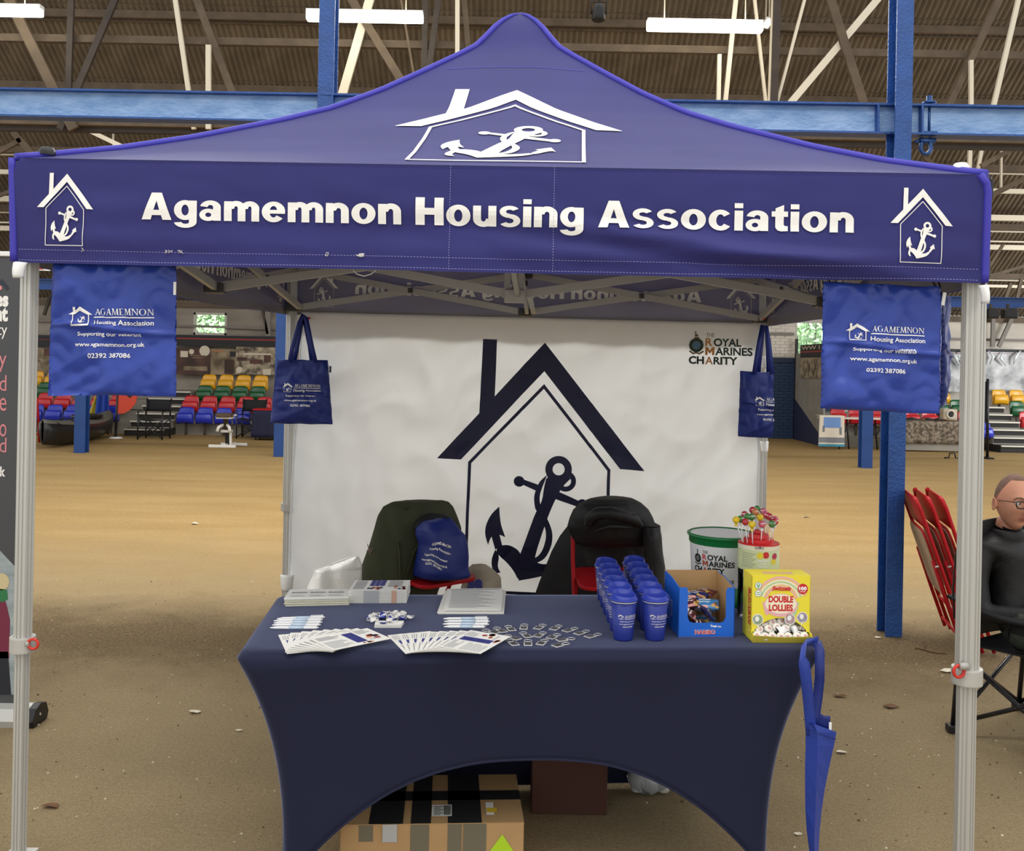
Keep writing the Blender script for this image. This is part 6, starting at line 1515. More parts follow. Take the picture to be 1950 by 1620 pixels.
# blue drawstring bag slumped on the chair
Yb = Yc - 0.16
t = thing('drawstring_bag', 'blue printed drawstring bag slumped on the seat of the left red chair', 'bag', (ch1.location.x + .05, Yb, 0.46))
rows = [(986, 838, 858, .02), (992, 805, 864, .05), (1005, 792, 874, .08), (1018, 791, 886, .09), (1035, 797, 891, .10), (1060, 792, 893, .12), (1082, 787, 892, .13), (1095, 786, 897, .11), (1101, 800, 892, .06)]
f2 = coat_loft(rows, Yb, .1, sd=91, amp=.02); b = MB(); b.grid(f2, 50, 34); bod = b.build('bag_body', M_bagdk, t, True, fix=False)
def bagf(x, y):                     # print laid over the slumped front: x to the right, y upwards in photograph pixels
    return find_lin(x, y)
def find_lin(px, py):
    k = 0
    for i in range(len(rows) - 1):
        if rows[i][0] <= py <= rows[i + 1][0]: k = i + (py - rows[i][0]) / (rows[i + 1][0] - rows[i][0])
    i = min(int(k), len(rows) - 2); q = k - i; xl = rows[i][1] + (rows[i + 1][1] - rows[i][1]) * q; xr = rows[i][2] + (rows[i + 1][2] - rows[i][2]) * q
    return f2(max(0, min(.62, (px - xl) / (xr - xl) * .62)), k / (len(rows) - 1))
L = new2d()
for s, x, y, w, h_ in (('AGAMEMNON', 826, 1034, 34, 5), ('Housing Association', 822, 1042, 38, 4.5), ('Supporting our veterans', 812, 1053, 42, 4), ('www.agamemnon.org.uk', 806, 1062, 48, 4.2), ('02392 387086', 814, 1070, 30, 4)):
    item = text2d(s, w, h_, .012); vs = [(x + a, (y + 0.22 * a * (1 if s[0] != 'A' else .6) - 6 * math.exp(-((a - w * .4) / 12) ** 2)) - b_) for a, b_ in item[0]]; L.append((vs, item[1]))
L2 = [([(x, -y) for x, y in vs], fs) for vs, fs in L]
decal('bag_print', L2, lambda x, y: find_lin(x, -y), M_print, bod, 4.0, 0.004)
for s in (-1, 1): MB().tube([Wp(845 + s * 8, 990, Yb - .02), Wp(848 + s * 4, 984, Yb), Wp(852, 990, Yb + .04), Wp(858 + 6 * s, 1005, Yb + .06)], .003, 6).build('draw_cord', M_cord, t, True)
# black coat
Yk = ch2.location.y + 0.21
t = thing('coat', 'black padded coat draped over the back of the right red chair', 'coat', (ch2.location.x, Yk, 0.45))
rows = [(946, 1150, 1185, .01), (949, 1128, 1200, .05), (957, 1118, 1210, .08), (970, 1112, 1222, .10), (985, 1098, 1230, .10), (1000, 1082, 1258, .09), (1020, 1066, 1260, .07), (1050, 1050, 1262, .06), (1085, 1036, 1268, .05), (1110, 1026, 1272, .05), (1150, 1012, 1276, .05), (1200, 1000, 1278, .05)]
fb = coat_loft(rows, Yk, .1, sd=101, amp=.014); b = MB(); b.grid(fb, 60, 44); b.build('body', M_blackc, t, True, fix=False)
rows_f = [(945, 1150, 1186, .01), (948, 1124, 1204, .06), (957, 1104, 1222, .10), (970, 1092, 1236, .12), (985, 1085, 1244, .12), (1002, 1080, 1250, .10), (1020, 1088, 1246, .08), (1034, 1094, 1242, .05), (1040, 1110, 1232, .02)]
f = coat_loft(rows_f, ch2.location.y + .03, .1, sd=103, amp=.016); b = MB(); b.grid(f, 60, 34); b.build('hood_lining', M_blackc, t, True, fix=False)
P = [find(f, x, y) + Vector((0, -.03, 0)) for x, y in ((1118, 1000), (1122, 985), (1138, 976), (1160, 975), (1185, 980), (1208, 990), (1220, 1000))]
MB().tube(P, [.02, .032, .036, .036, .034, .028, .018], 10).build('hood', M_blackc, t, True)
for k, pts in enumerate([[(1116, 1004), (1130, 982), (1150, 972)], [(1150, 985), (1175, 972), (1205, 978)], [(1130, 1010), (1160, 1000), (1200, 1002)]]):
    P = [find(f, x, y) + Vector((0, -.045, 0)) for x, y in pts]; MB().tube(P, [.008, .014, .008], 8).build('hood_fold', M_blackc, t, True)
rows_s = [(1003, 1226, 1257, .03), (1020, 1224, 1261, .06), (1050, 1226, 1263, .07), (1080, 1228, 1268, .07), (1110, 1230, 1272, .07), (1150, 1232, 1276, .06)]
b = MB(); b.grid(coat_loft(rows_s, Yk - .27, .1, sd=111, amp=.02), 30, 26); b.build('sleeve', M_blackc, t, True, fix=False)

# ---- carrier bags on the ground behind the table
M_carrier = mat('thin_white_plastic', '#efeee8', 0.5, spec=0.25, trans=0.3, bump=0.5, bscale=14); M_tan = mat('tan_carrier_plastic', '#b0a48f', 0.45)
def slump(name, label, rows, Y, m, sd, amp=.02):
    t = thing(name, label, 'bag', (Wp((rows[0][1] + rows[0][2]) / 2, 900, Y).x, Y, 0)); f = coat_loft(rows, Y, .1, sd=sd, amp=amp)
    b = MB(); b.grid(f, 40, 26, smooth=False); return t, b.build('bag_body', m, t, True, fix=False), f
slump('carrier_bag', 'thin white plastic carrier bag crumpled behind the left end of the table', [(1060, 674, 684, .01), (1066, 655, 686, .05), (1078, 622, 690, .09), (1084, 600, 690, .10), (1095, 596, 690, .12), (1120, 584, 690, .13), (1160, 578, 690, .13), (1290, 570, 690, .12), (1325, 575, 690, .05)], 4.62, M_carrier, 121, .06)
tb_, bb_, fb_ = slump('carrier_bag', 'tan plastic carrier bag with blue lettering standing behind the left red chair', [(1074, 900, 925, .02), (1082, 890, 938, .06), (1098, 882, 955, .10), (1130, 875, 957, .12), (1200, 874, 955, .12), (1278, 876, 952, .10), (1285, 878, 950, .05)], 5.42, M_tan, 131, .02)
L = put2d(new2d(), text2d('se', 0.085, 0.078, 0.05), 0, 0); o_ = Wp(890, 1121, 5.26); decal('bag_lettering', L, lambda x, y: o_ + Vector((x, 0, y)), M_blueink, bb_, None, .003)

# ================================================================== RED CHAIRS FOLDED FLAT AGAINST THE COLUMN
def folded_chair(foot, wdir, ldir, label):
    w, l = Vector(wdir).normalized(), Vector(ldir).normalized(); w = (w - l * w.dot(l)).normalized(); nn = w.cross(l).normalized()
    G = lambda x, y, z: Vector(foot) + w * x - nn * y + l * z
    t = thing('folding_chair', label, 'chair', foot, 0, 'red folding chairs leaning on the right blue column')
    for s in (0, 1):
        x = .012 + s * .436
        MB().tube([G(x, 0, 0.0), G(x, 0, .5), G(x, 0, .88), G(x + (.03 if not s else -.03), 0, .925), G(x + (.07 if not s else -.07), 0, .935)], .0115, 8).build('leg', M_redm, t, True)
        x = .045 + s * .37
        MB().tube([G(x, .03, .04), G(x, .03, .30), G(x, .026, .56)], .011, 8).build('leg', M_redm, t, True)
    b = MB(); b.prism(rounded(.42, .20, .05), .008, lambda x, y, z: G(.23 + x, -.006 + z - .01 * (1 - (x / .21) ** 2), .835 + y)); b.build('backrest', M_redm, t, True, bevel=.003)
    b = MB(); b.prism(rounded(.385, .44, .09), .012, lambda x, y, z: G(.23 + x, .012 + z, .53 + y)); b.build('seat', M_redm, t, True, bevel=.004)
    b = MB(); b.prism(rounded(.36, .41, .08), .004, lambda x, y, z: G(.23 + x, .0245 + z, .53 + y)); b.build('seat_board', M_beige, t, True, label='beige underside of the seat')
    for z, y in ((.10, .03), (.22, 0)): MB().tube([G(.03, y, z), G(.43, y, z)], .008, 8).build('crossbar', M_redm, t, True)
    for x in (.012, .448): MB().tube([G(x, .0, .53), G(x, .03, .53)], .006, 8).build('rivet', M_alu, t, True)
    return t
fp = onz(1806, 1196)
for i, nm in enumerate(('nearest the column', 'in the middle of the three', 'outermost of the three')):
    folded_chair((fp.x - 0.13 + 0.068 * i, 5.46, 0.012), (0.16, -0.42, 0) if False else (0.09, 0.44, 0), (-.335 + .01 * i, 0.02, .915), 'red folding chair leaning folded against the right blue column, ' + nm)

# ================================================================== CAMPING CHAIR AND THE SEATED MAN
M_tubek = mat('black_tube', '#26262a', 0.3, metal=0.3); M_fabk = mat('black_fabric', '#111114', 0.8)
D = Vector((0.55, -0.83, 0)).normalized(); PR = Vector((D.y, -D.x, 0))         # PR: his right, towards the camera
A = onz(1814, 1394); A.z = 0
seatc = A + D * 0.30 - PR * 0.27
t = thing('camping_chair', 'black folding camping chair with crossed tube legs behind the right front leg', 'chair', (seatc.x, seatc.y, 0))
def tp(d, r, z): return A + D * d - PR * r + Vector((0, 0, z))
for r_, nm in ((0.0, 'n'), (0.56, 'f')):
    MB().tube([tp(0, r_, .015), tp(0.03, r_, .45), tp(-.02 + .10, r_, .97)], .0115, 10).build('back_post', M_tubek, t, True)
    MB().tube([tp(0.60, r_, .015), tp(0.57, r_, .62)], .0115, 10).build('front_post', M_tubek, t, True)
    MB().tube([tp(0.0, r_, .04), tp(0.58, r_, .36)], .010, 8).build('brace', M_tubek, t, True); MB().tube([tp(0.60, r_, .04), tp(0.03, r_, .36)], .010, 8).build('brace', M_tubek, t, True)
    MB().box(tp(0, r_, .02), (.05, .05, .035)).build('foot', M_black, t, True, bevel=.006); MB().box(tp(.60, r_, .02), (.05, .05, .035)).build('foot', M_black, t, True, bevel=.006)
    b = MB(); b.grid(lambda u, v: tp(-.02 + .60 * u, r_ + (v - .5) * .07, .62 - .05 * math.sin(math.pi * u) - .0 * u), 12, 3); b.build('armrest', M_fabk, t, True, solid=.012)
    MB().box(tp(.035, r_, .40), (.04, .04, .06)).build('joint', M_black, t, True, bevel=.006)
MB().tube([tp(0, 0, .04), tp(0.03, .56, .36)], .010, 8).build('brace', M_tubek, t, True); MB().tube([tp(0, .56, .04), tp(0.03, 0, .36)], .010, 8).build('brace', M_tubek, t, True)
MB().tube([tp(.6, 0, .04), tp(.58, .56, .36)], .010, 8).build('brace', M_tubek, t, True); MB().tube([tp(.6, .56, .04), tp(.58, 0, .36)], .010, 8).build('brace', M_tubek, t, True)
b = MB(); b.grid(lambda u, v: tp(.03 + .55 * u, .02 + .52 * v, .41 - .055 * math.sin(math.pi * u) * math.sin(math.pi * v) + .03 * u), 14, 12); b.build('seat', M_fabk, t, True, solid=.008)
b = MB(); b.grid(lambda u, v: tp(.01 + .07 * v - .05 * math.sin(math.pi * u), .0 + .56 * u, .40 + .56 * v), 14, 10); b.build('backrest', M_fabk, t, True, solid=.008)
MB().tube([tp(.03, -.015, .93), tp(.01, -.02, .80), tp(.0, -.018, .66), tp(.005, -.012, .52)], .004, 6).build('piping', M_tubek, t, True)

M_skin = mat('skin', '#c98f74', 0.5, spec=0.4, var=0.06, vscale=14); M_jack = mat('black_jacket_cloth', '#0d0c0d', 0.62, bump=0.25, bscale=16); M_trous = mat('green_patterned_trousers', '#4e5446', 0.8, col2='#2d3029', vscale=16); M_shoe = mat('dark_shoe', '#1b1a19', 0.5)
H0 = Wp(1931, 955, 4.34)                                                       # centre of the head
hip = tp(.16, .28, .50)
man = thing('person', 'seated man in black jacket and glasses, cut by the right edge of the picture', 'person', (hip.x, hip.y, 0))
def skin(name, verts, edges, rad, m, par, lv=2, root=0):
    me = bpy.data.meshes.new(name); me.from_pydata([tuple(v) for v in verts], edges, []); me.materials.append(m)
    o = bpy.data.objects.new(name, me); C.objects.link(o)
    md = o.modifiers.new('skin', 'SKIN'); md.use_smooth_shade = True
    for i, r_ in enumerate(rad): me.skin_vertices[0].data[i].radius = r_ if isinstance(r_, tuple) else (r_, r_)
    me.skin_vertices[0].data[root].use_root = True
    s_ = o.modifiers.new('sub', 'SUBSURF'); s_.levels = lv; s_.render_levels = lv
    dg = bpy.context.evaluated_depsgraph_get(); me2 = bpy.data.meshes.new_from_object(o.evaluated_get(dg))
    bpy.data.objects.remove(o); bpy.data.meshes.remove(me)
    me2.name = name; o = bpy.data.objects.new(name, me2); me2.polygons.foreach_set('use_smooth', [True] * len(me2.polygons)); link(o, par, True); return o
def J(d, r, z): return hip + D * d + PR * r + Vector((0, 0, z))
nb = Vector((H0.x - .015, H0.y + .035, H0.z - .145))
# one body: pelvis, spine, neck; legs; arms to the wrists
V = [J(0, 0, 0), J(-.02, 0, .13), J(-.03, 0, .27), Vector((nb.x - .03, nb.y + .02, nb.z - .075)), nb, Vector((H0.x, H0.y + .02, H0.z - .06)),
     J(.05, .10, -.02), J(.44, .14, .03), J(.50, .14, -.40), J(.05, -.10, -.02), J(.44, -.15, .03), J(.50, -.16, -.40)]
sh = V[3]
V += [sh + PR * .165 + Vector((0, 0, -.01)), sh + PR * .225 + D * .02 + Vector((0, 0, -.14)), sh + PR * .24 + D * .07 + Vector((0, 0, -.265)), sh + PR * .17 + D * .30 + Vector((0, 0, -.24)),
      sh - PR * .165 + Vector((0, 0, -.01)), sh - PR * .225 + D * .04 + Vector((0, 0, -.14)), sh - PR * .24 + D * .09 + Vector((0, 0, -.265)), sh - PR * .16 + D * .30 + Vector((0, 0, -.22))]
E = [(0, 1), (1, 2), (2, 3), (3, 4), (4, 5), (0, 6), (6, 7), (7, 8), (0, 9), (9, 10), (10, 11), (3, 12), (12, 13), (13, 14), (14, 15), (3, 16), (16, 17), (17, 18), (18, 19)]
RD = [(.15, .12), (.155, .12), (.165, .125), (.11, .09), .062, .058, .095, .068, .045, .095, .068, .045, .075, .062, .055, .034, .075, .062, .055, .034]
body = skin('body', V, E, RD, M_jack, man)
# trousers and neck carry their own material on the one body
me = body.data
for m in (M_trous, M_skin): me.materials.append(m)
for p in me.polygons:
    c = p.center
    if c.z > nb.z + .028: p.material_index = 2
    elif (c - hip).dot(D) > .10 and c.z < hip.z + .14 and abs((c - hip).dot(PR)) < .30 and not (c.z > hip.z + .10): p.material_index = 1
    elif c.z < hip.z - .03: p.material_index = 1
MB().lathe([(.078, -.05), (.079, -.012), (.075, .012), (.068, .015), (.06, .0)], 20, nb + Vector((.0, -.005, .0)), sx=1.0, sy=1.05).build('collar', M_jack, man, True)
MB().tube([nb + Vector((-.07, -.035, -.01)), nb + Vector((-.045, -.062, -.022)), nb + Vector((-.01, -.078, -.03))], .003, 6).build('lanyard', M_blueink, man, True)
for s, wr_, kn in ((1, V[15], 0), (-1, V[19], 1)):
    hd = wr_ + D * .075; Hb = MB()
    chain = [('palm', [wr_ - D * .01, wr_ + D * .04, wr_ + D * .085], [.026, .034, .030])]
    o = skin('hand', [wr_ - D * .02, wr_ + D * .03 + Vector((0, 0, .004)), wr_ + D * .075], [(0, 1), (1, 2)], [(.026, .02), (.036, .018), (.036, .016)], M_skin, man)
    for k in range(4):
        b0 = wr_ + D * .07 + PR * s * (-.027 + .018 * k); ln = (.062, .072, .068, .052)[k]
        skin('finger', [b0 - D * .02, b0 + D * ln * .45 + Vector((0, 0, -.006)), b0 + D * ln * .8 + Vector((0, 0, -.022)), b0 + D * ln + Vector((0, 0, -.038))], [(0, 1), (1, 2), (2, 3)], [.009, .0085, .008, .007], M_skin, o, 1)
    b0 = wr_ + D * .025 - PR * s * .03
    skin('thumb', [b0 + PR * s * .01, b0 + D * .03 - PR * s * .018, b0 + D * .058 - PR * s * .016 + Vector((0, 0, -.012))], [(0, 1), (1, 2)], [.011, .010, .008], M_skin, o, 1)
for k, r_ in ((8, 1), (11, -1)):
    a = V[k]; skin('shoe', [Vector((a.x, a.y, .075)), Vector((a.x, a.y, .04)) - D * .03, Vector((a.x, a.y, .036)) + D * .10, Vector((a.x, a.y, .028)) + D * .18], [(0, 1), (1, 2), (2, 3)], [.045, (.04, .036), (.044, .034), (.038, .026)], M_shoe, man, 1, 1)
# the head, facing the camera and a little to its right
FW = Vector((0.06, -1, 0.0)).normalized(); RT = Vector((0, 0, 1)).cross(FW).normalized() * -1      # RT: his right = picture left
UP = (Vector((0, 0, 1)) + RT * -0.06).normalized()
def hp(x, y, z): return H0 + RT * x + FW * y + UP * z
def gs(x, z, cx, cz, sx, sz): return math.exp(-((x - cx) / sx) ** 2 - ((z - cz) / sz) ** 2)
def head_fn(u, v):
    th = math.pi * v; ph = 2 * math.pi * u
    x, y, z = math.sin(th) * math.cos(ph), math.sin(th) * math.sin(ph), math.cos(th)
    X, Y, Z = x * .077, y * .097, z * .127
    if Z < 0:
        k = -Z / .127; X *= 1 - .28 * k ** 1.6; Y = Y * (1 - .20 * k) + (.012 * k if y > 0 else .028 * k)
    else: Y -= .006 * (Z / .127)
    if y > -.1:
        fr_ = max(0, y) ** .6
        Y += fr_ * (.034 * gs(X, Z, 0, -.030, .014, .019) + .022 * gs(X, Z, 0, -.006, .010, .030) - .011 * (gs(X, Z, .032, .004, .018, .012) + gs(X, Z, -.032, .004, .018, .012)) + .006 * (gs(X, Z, .03, .024, .026, .008) + gs(X, Z, -.03, .024, .026, .008))
                    + .006 * (gs(X, Z, .045, -.03, .02, .02) + gs(X, Z, -.045, -.03, .02, .02)) + .008 * gs(X, Z, 0, -.066, .022, .010) - .004 * gs(X, Z, 0, -.086, .02, .006) + .010 * gs(X, Z, 0, -.108, .022, .014) + .005 * (gs(X, Z, .012, -.036, .008, .008) + gs(X, Z, -.012, -.036, .008, .008)))
    return hp(X, Y, Z)
b = MB(); b.grid(head_fn, 72, 56); head = b.build('head', M_skin, man, True, fix=True)
M_hair = mat('shaved_hair', '#75584a', 0.85, var=.2, vscale=60); M_lip = mat('lips', '#a4584f', 0.5); M_eye = mat('eye_white', '#e8e2da', 0.25); M_iris = mat('brown_iris', '#3a281c', 0.2)
b = MB(); nu, nv = 48, 20
vs = []; fs = []
for j in range(nv + 1):
    for i in range(nu + 1):
        u = i / nu; ph = 2 * math.pi * u; y = math.sin(ph)
        vmax = .20 + .40 * max(0, min(1, (.55 - y) / 1.1)); v0 = 0.13 * max(0, min(1, (y + .6) / 1.2)) if False else 0.0
        p = head_fn(u, v0 + (vmax - v0) * j / nv); vs.append(p + (p - H0).normalized() * .0015)
for j in range(nv):
    for i in range(nu): a = j * (nu + 1) + i; fs.append((a, a + 1, a + nu + 2, a + nu + 1))
b.add(vs, fs, 0, True); b.build('hair', M_hair, head, True)
for s in (-1, 1):
    e = hp(s * .032, .080, .003); b = MB(); b.ball(e, .0125, 14, 10); b.build('eye', M_eye, head, True); MB().ball(e + FW * .0075 + RT * -.002, .0062, 12, 8).build('iris', M_iris, head, True)
    b = MB(); b.grid(lambda u, v: e + RT * (.0155 * (2 * u - 1)) + UP * (.0045 + .009 * v + .004 * (1 - (2 * u - 1) ** 2)) + FW * (.0135 * math.sqrt(max(0, 1 - .75 * (2 * u - 1) ** 2)) - .006 * v), 10, 3); b.build('eyelid', M_skin, head, True, solid=.002)
    b = MB(); b.tube([hp(s * .014, .0985, .024), hp(s * .03, .1005, .031), hp(s * .046, .094, .029), hp(s * .055, .085, .022)], [.003, .0038, .0034, .002], 6); b.build('eyebrow', M_hair, head, True)
    b = MB(); c = hp(s * .072, -.004, -.014)
    def ear(u, v, c=c, s=s):
        a = 2 * math.pi * u; r_ = v
        return c + RT * s * (.016 * r_ ** 2 + (.006 if .55 < r_ < .95 else 0)) + FW * (-.013 * r_ * math.sin(a) - .008 * r_) + UP * (.033 * r_ * math.cos(a) * (1 if math.cos(a) > 0 else .85))
    b.grid(ear, 20, 6); b.build('ear', M_skin, head, True, solid=.005)
    # glasses: lens rim, arm
    q = [(.010, .013), (.052, .014), (.056, .004), (.050, -.014), (.030, -.018), (.014, -.013)]
    b = MB(); b.tube([hp(s * x, .1115 - .18 * abs(x - .01) ** 1.2, z + .001) for x, z in q], .003, 6, closed=True); b.tube([hp(s * .055, .098, .010), hp(s * .073, .06, .010), hp(s * .0805, .0, .006)], .0018, 6); b.build('glasses', M_black, head, True)
MB().tube([hp(-.011, .112, .006), hp(0, .115, .009), hp(.011, .112, .006)], .0016, 6).build('glasses_bridge', M_black, head, True)
b = MB(); b.tube([hp(-.026, .086, -.064), hp(-.012, .099, -.062), hp(0, .102, -.064), hp(.012, .099, -.062), hp(.026, .086, -.064)], [.001, .0026, .0026, .0026, .001], 8); b.tube([hp(-.022, .088, -.069), hp(0, .101, -.0735), hp(.022, .088, -.069)], [.001, .0036, .001], 8); b.build('lips', M_lip, head, True)

# ================================================================== ROLLER BANNER AT THE LEFT
M_bann = mat('charcoal_banner', '#4b4c4f', 0.6); M_coral = mat('coral_print', '#e08a8f', 0.6); M_slate = mat('slate_print', '#2b2f3b', 0.6)
RY = 4.18
ra, rb = Wp(-330, 1360, RY), Wp(47, 1360, RY); rz0 = 0.085; rz1 = Wp(10, 487, RY).z
rb.z = ra.z = 0; rax = Vector((1, 0, 0)); rw = rb.x - ra.x
rban = thing('roller_banner', 'charcoal roller banner with white and coral lettering at the left edge', 'banner', ((ra.x + rb.x) / 2, RY, 0))
MB().box(((ra.x + rb.x) / 2, RY, (rz0 + rz1) / 2), (rw, 0.003, rz1 - rz0)).build('banner_sheet', M_bann, rban, True)
b = MB(); b.box(((ra.x + rb.x) / 2, RY, rz1 + .008), (rw + .01, 0.02, 0.022)); b.build('top_rail', M_whiteplastic, rban, True, bevel=.004)
xe = Wp(74, 1345, RY - .02).x
b = MB(); b.prism([(-.06, .0), (.055, .0), (.07, .03), (.05, .075), (.0, .088), (-.04, .075), (-.068, .03)], xe - .035 - ra.x, lambda y, z, d: Vector((ra.x + d, RY + y, z))); b.build('base_cassette', M_alu, rban, True)
b = MB(); b.prism([(-.063, .0), (.058, .0), (.073, .03), (.053, .078), (.0, .091), (-.043, .078), (-.071, .03)], .035, lambda y, z, d: Vector((xe - .035 + d, RY + y, z))); b.build('end_cap', M_black, rban, True, bevel=.004)
MB().tube([Vector((xe, RY - .01, .045)), Vector((xe + .004, RY - .01, .045))], .006, 10).build('screw', M_steelb, rban, True)
MB().tube([Vector((ra.x + rw / 2, RY + .02, .07)), Vector((ra.x + rw / 2, RY + .02, rz1))], .009, 8).build('support_pole', M_alug, rban, True)
fn = lambda x, z: Vector((x, RY - .0016, z))
def bt(L, s, xr, ybase, hpx, bold, wpx=None):
    """lettering whose right end stands at pixel xr and whose baseline stands at pixel ybase; hpx is its capital height"""
    it = text2d(s, None if wpx is None else wpx * RY / F, hpx * RY / F, bold); p = Wp(xr, ybase, RY); w = max(v[0] for v in it[0]); put2d(L, it, p.x - w, p.z)
W_, K_ = new2d(), new2d()
bt(W_, 'es', 16.5, 584, 29, .05, 25); bt(W_, 'nt', 15.5, 612, 30, .05, 25); bt(W_, 'ty', 14, 638, 22, 0, 19); bt(W_, 'k', 10.5, 907, 19, .04, 10)
for s, yb, h_ in (('y', 698, 32), ('d', 744, 30), ('e', 782, 37), ('o', 831, 36), ('d', 861, 28)): bt(K_, s, 12.5, yb, h_, -.004, 13 if s != 'y' else 14)
decal('white_lettering', W_, fn, M_print, rban, None, .001); decal('coral_lettering', K_, fn, M_coral, rban, None, .001)
P_ = lambda pts: [(Wp(x, y, RY).x, Wp(x, y, RY).z) for x, y in pts]
L = []; mi = []; MS4 = [M_slate, M_coral, mat('water_print', '#aeb9bb', .6, col2='#8d9a9d', vscale=22, stretch=(.3, 1, 1)), mat('blond_print', '#d8c79a', .6), mat('green_print_jacket', '#2f7d4a', .6), mat('maroon_print_jacket', '#7c2a45', .6), mat('dark_print_trousers', '#23252e', .6)]
decal('logo_chevron', line2d(new2d(), P_([(-8, 548), (4, 536), (16, 551)]), .017), fn, MS4[0], rban, None, .001); decal('logo_dot', disc2d(new2d(), *P_([(0, 548)])[0], .011), fn, MS4[1], rban, None, .002)
L = []; mi = []
add(2, poly2d(new2d(), P_([(-330, 860), (0, 1047), (47, 1098), (47, 1322), (-330, 1322)])))
decal('photo_print', L, fn, MS4, rban, None, .001, mi=mi)
L = []; mi = []
add(6, poly2d(new2d(), P_([(-30, 1240), (16, 1240), (22, 1322), (-30, 1322)]))); add(5, poly2d(new2d(), P_([(-30, 1140), (-2, 1134), (12, 1146), (20, 1180), (18, 1253), (-30, 1253)])))
decal('figure_print', L, fn, MS4, rban, None, .0018, mi=mi)
L = []; mi = []
add(4, poly2d(new2d(), P_([(-24, 1118), (14, 1122), (16, 1140), (6, 1146), (-24, 1138)]))); add(3, disc2d(new2d(), *P_([(4, 1107)])[0], .034, .038))
decal('figure_print', L, fn, MS4, rban, None, .0026, mi=mi)
# ================================================================== THE FAR SIDE OF THE HALL
M_conc = mat('grey_concrete', '#8f8a80', 0.85, var=0.12, vscale=2); M_nose = mat('pale_step_nosing', '#d5d0c2', 0.6); M_dkriser = mat('dark_riser', '#2a2724', 0.8)
stand = base('floor_tiered_stand')
tiers = [(20.42, 0.22), (21.02, 0.44), (21.62, 0.68)]
for xa_, xb_ in ((-13.5, -8.12), (-7.28, 3.0), (6.84, 10.30), (11.2, 13.5)):
    for y, z in tiers: MB().box(((xa_ + xb_) / 2, (y + 22.6) / 2, z - .11), (xb_ - xa_, 22.6 - y, .22)).build('tier', M_conc, stand)
def steps(xa_, xb_):
    for k in range(6):
        y = 19.75 + .32 * k; z = .15 * (k + 1)
        MB().box(((xa_ + xb_) / 2, (y + 22.6) / 2, z - .075), (xb_ - xa_, 22.6 - y, .15)).build('step', M_conc if k else M_dkriser, stand)
        MB().box(((xa_ + xb_) / 2, y - .01, z - .012), (xb_ - xa_, .05, .03)).build('step_nosing', M_nose, stand)
        MB().box(((xa_ + xb_) / 2, y + .012, z - .08), (xb_ - xa_ - .02, .03, .09)).build('riser_face', M_dkriser, stand)
steps(-8.12, -7.28); steps(10.30, 11.2)
# seats
SEATC = {'yellow': mat('yellow_seat_plastic', '#e5a81c', .3, spec=.6), 'green': mat('green_seat_plastic', '#14552c', .3, spec=.6), 'red': mat('red_seat_plastic', '#c3212a', .3, spec=.6), 'blue': mat('blue_seat_plastic', '#2534b4', .3, spec=.6)}
def seat_proto(colr):
    t = thing('stadium_seat', 'x', 'seat'); m = SEATC[colr]
    def back(u, v):
        w = .36 * (1 - .16 * v ** 2); x = (u - .5) * w; e = (2 * u - 1) ** 2
        return Vector((x, .05 + .07 * v - .035 * e * (1 - .3 * v), .27 + .325 * v - .035 * (e ** 3) * v))
    b = MB(); b.grid(back, 12, 8); b.grid(lambda u, v: back(u, 1) + Vector((0, .03 * v, -.02 * v * v)), 12, 2); b.build('backrest', m, t, solid=.012)
    def pan(u, v):
        x = (u - .5) * .35 * (1 - .08 * v); e = (2 * u - 1) ** 2
        return Vector((x, -.02 - .045 * math.sin(math.pi * v) + .02 * e, .265 + .215 * v - .02 * e * (1 - v)))
    b = MB(); b.grid(pan, 10, 6); b.build('seat', m, t, solid=.02)
    b = MB(); b.box((0, .06, .14), (.05, .03, .28)); b.box((0, .06, .27), (.30, .03, .03)); b.build('bracket', M_darksteel, t)
    return t
ROWS = [('blue', 20.2, 0.0, 'front'), ('red', 20.8, .225, 'second'), ('green', 21.4, .445, 'third'), ('yellow', 22.0, .685, 'top')]
BLOCKS = [(-11.15, 7, 'left of the far left steps'), (-7.10, 8, 'right of the far left steps'), (7.25, 8, 'left of the far right steps'), (11.45, 3, 'right of the far right steps')]
OR = ords + ['thirteenth']
for colr, Y, z, rn in ROWS:
    pr = None
    for bi, (x0, n, wh) in enumerate(BLOCKS):
        k = 0
        for i in range(n):
            x = x0 + .405 * i + (0.1 if colr in ('green', 'blue') else 0); px = 975 + x / Y * F
            if colr in ('yellow', 'green') and (102 < px < 326 or 1580 < px < 1778): continue
            if px > 516 and px < 640: continue
            if colr == 'blue' and bi == 2 and i < n - 2: continue
            if colr == 'blue' and px < 60: continue
            if px > 1985: continue
            if pr is None: pr = seat_proto(colr); o = pr
            else: o = copy_tree(pr)
            o.location = (x, Y, z); o['group'] = '%s stadium seats' % colr
            o['label'] = '%s plastic tip-up seat, %s from left, %s' % (colr, OR[k], wh); k += 1
            if colr == 'yellow' or colr == 'red': o.rotation_euler = (0, 0, 0)

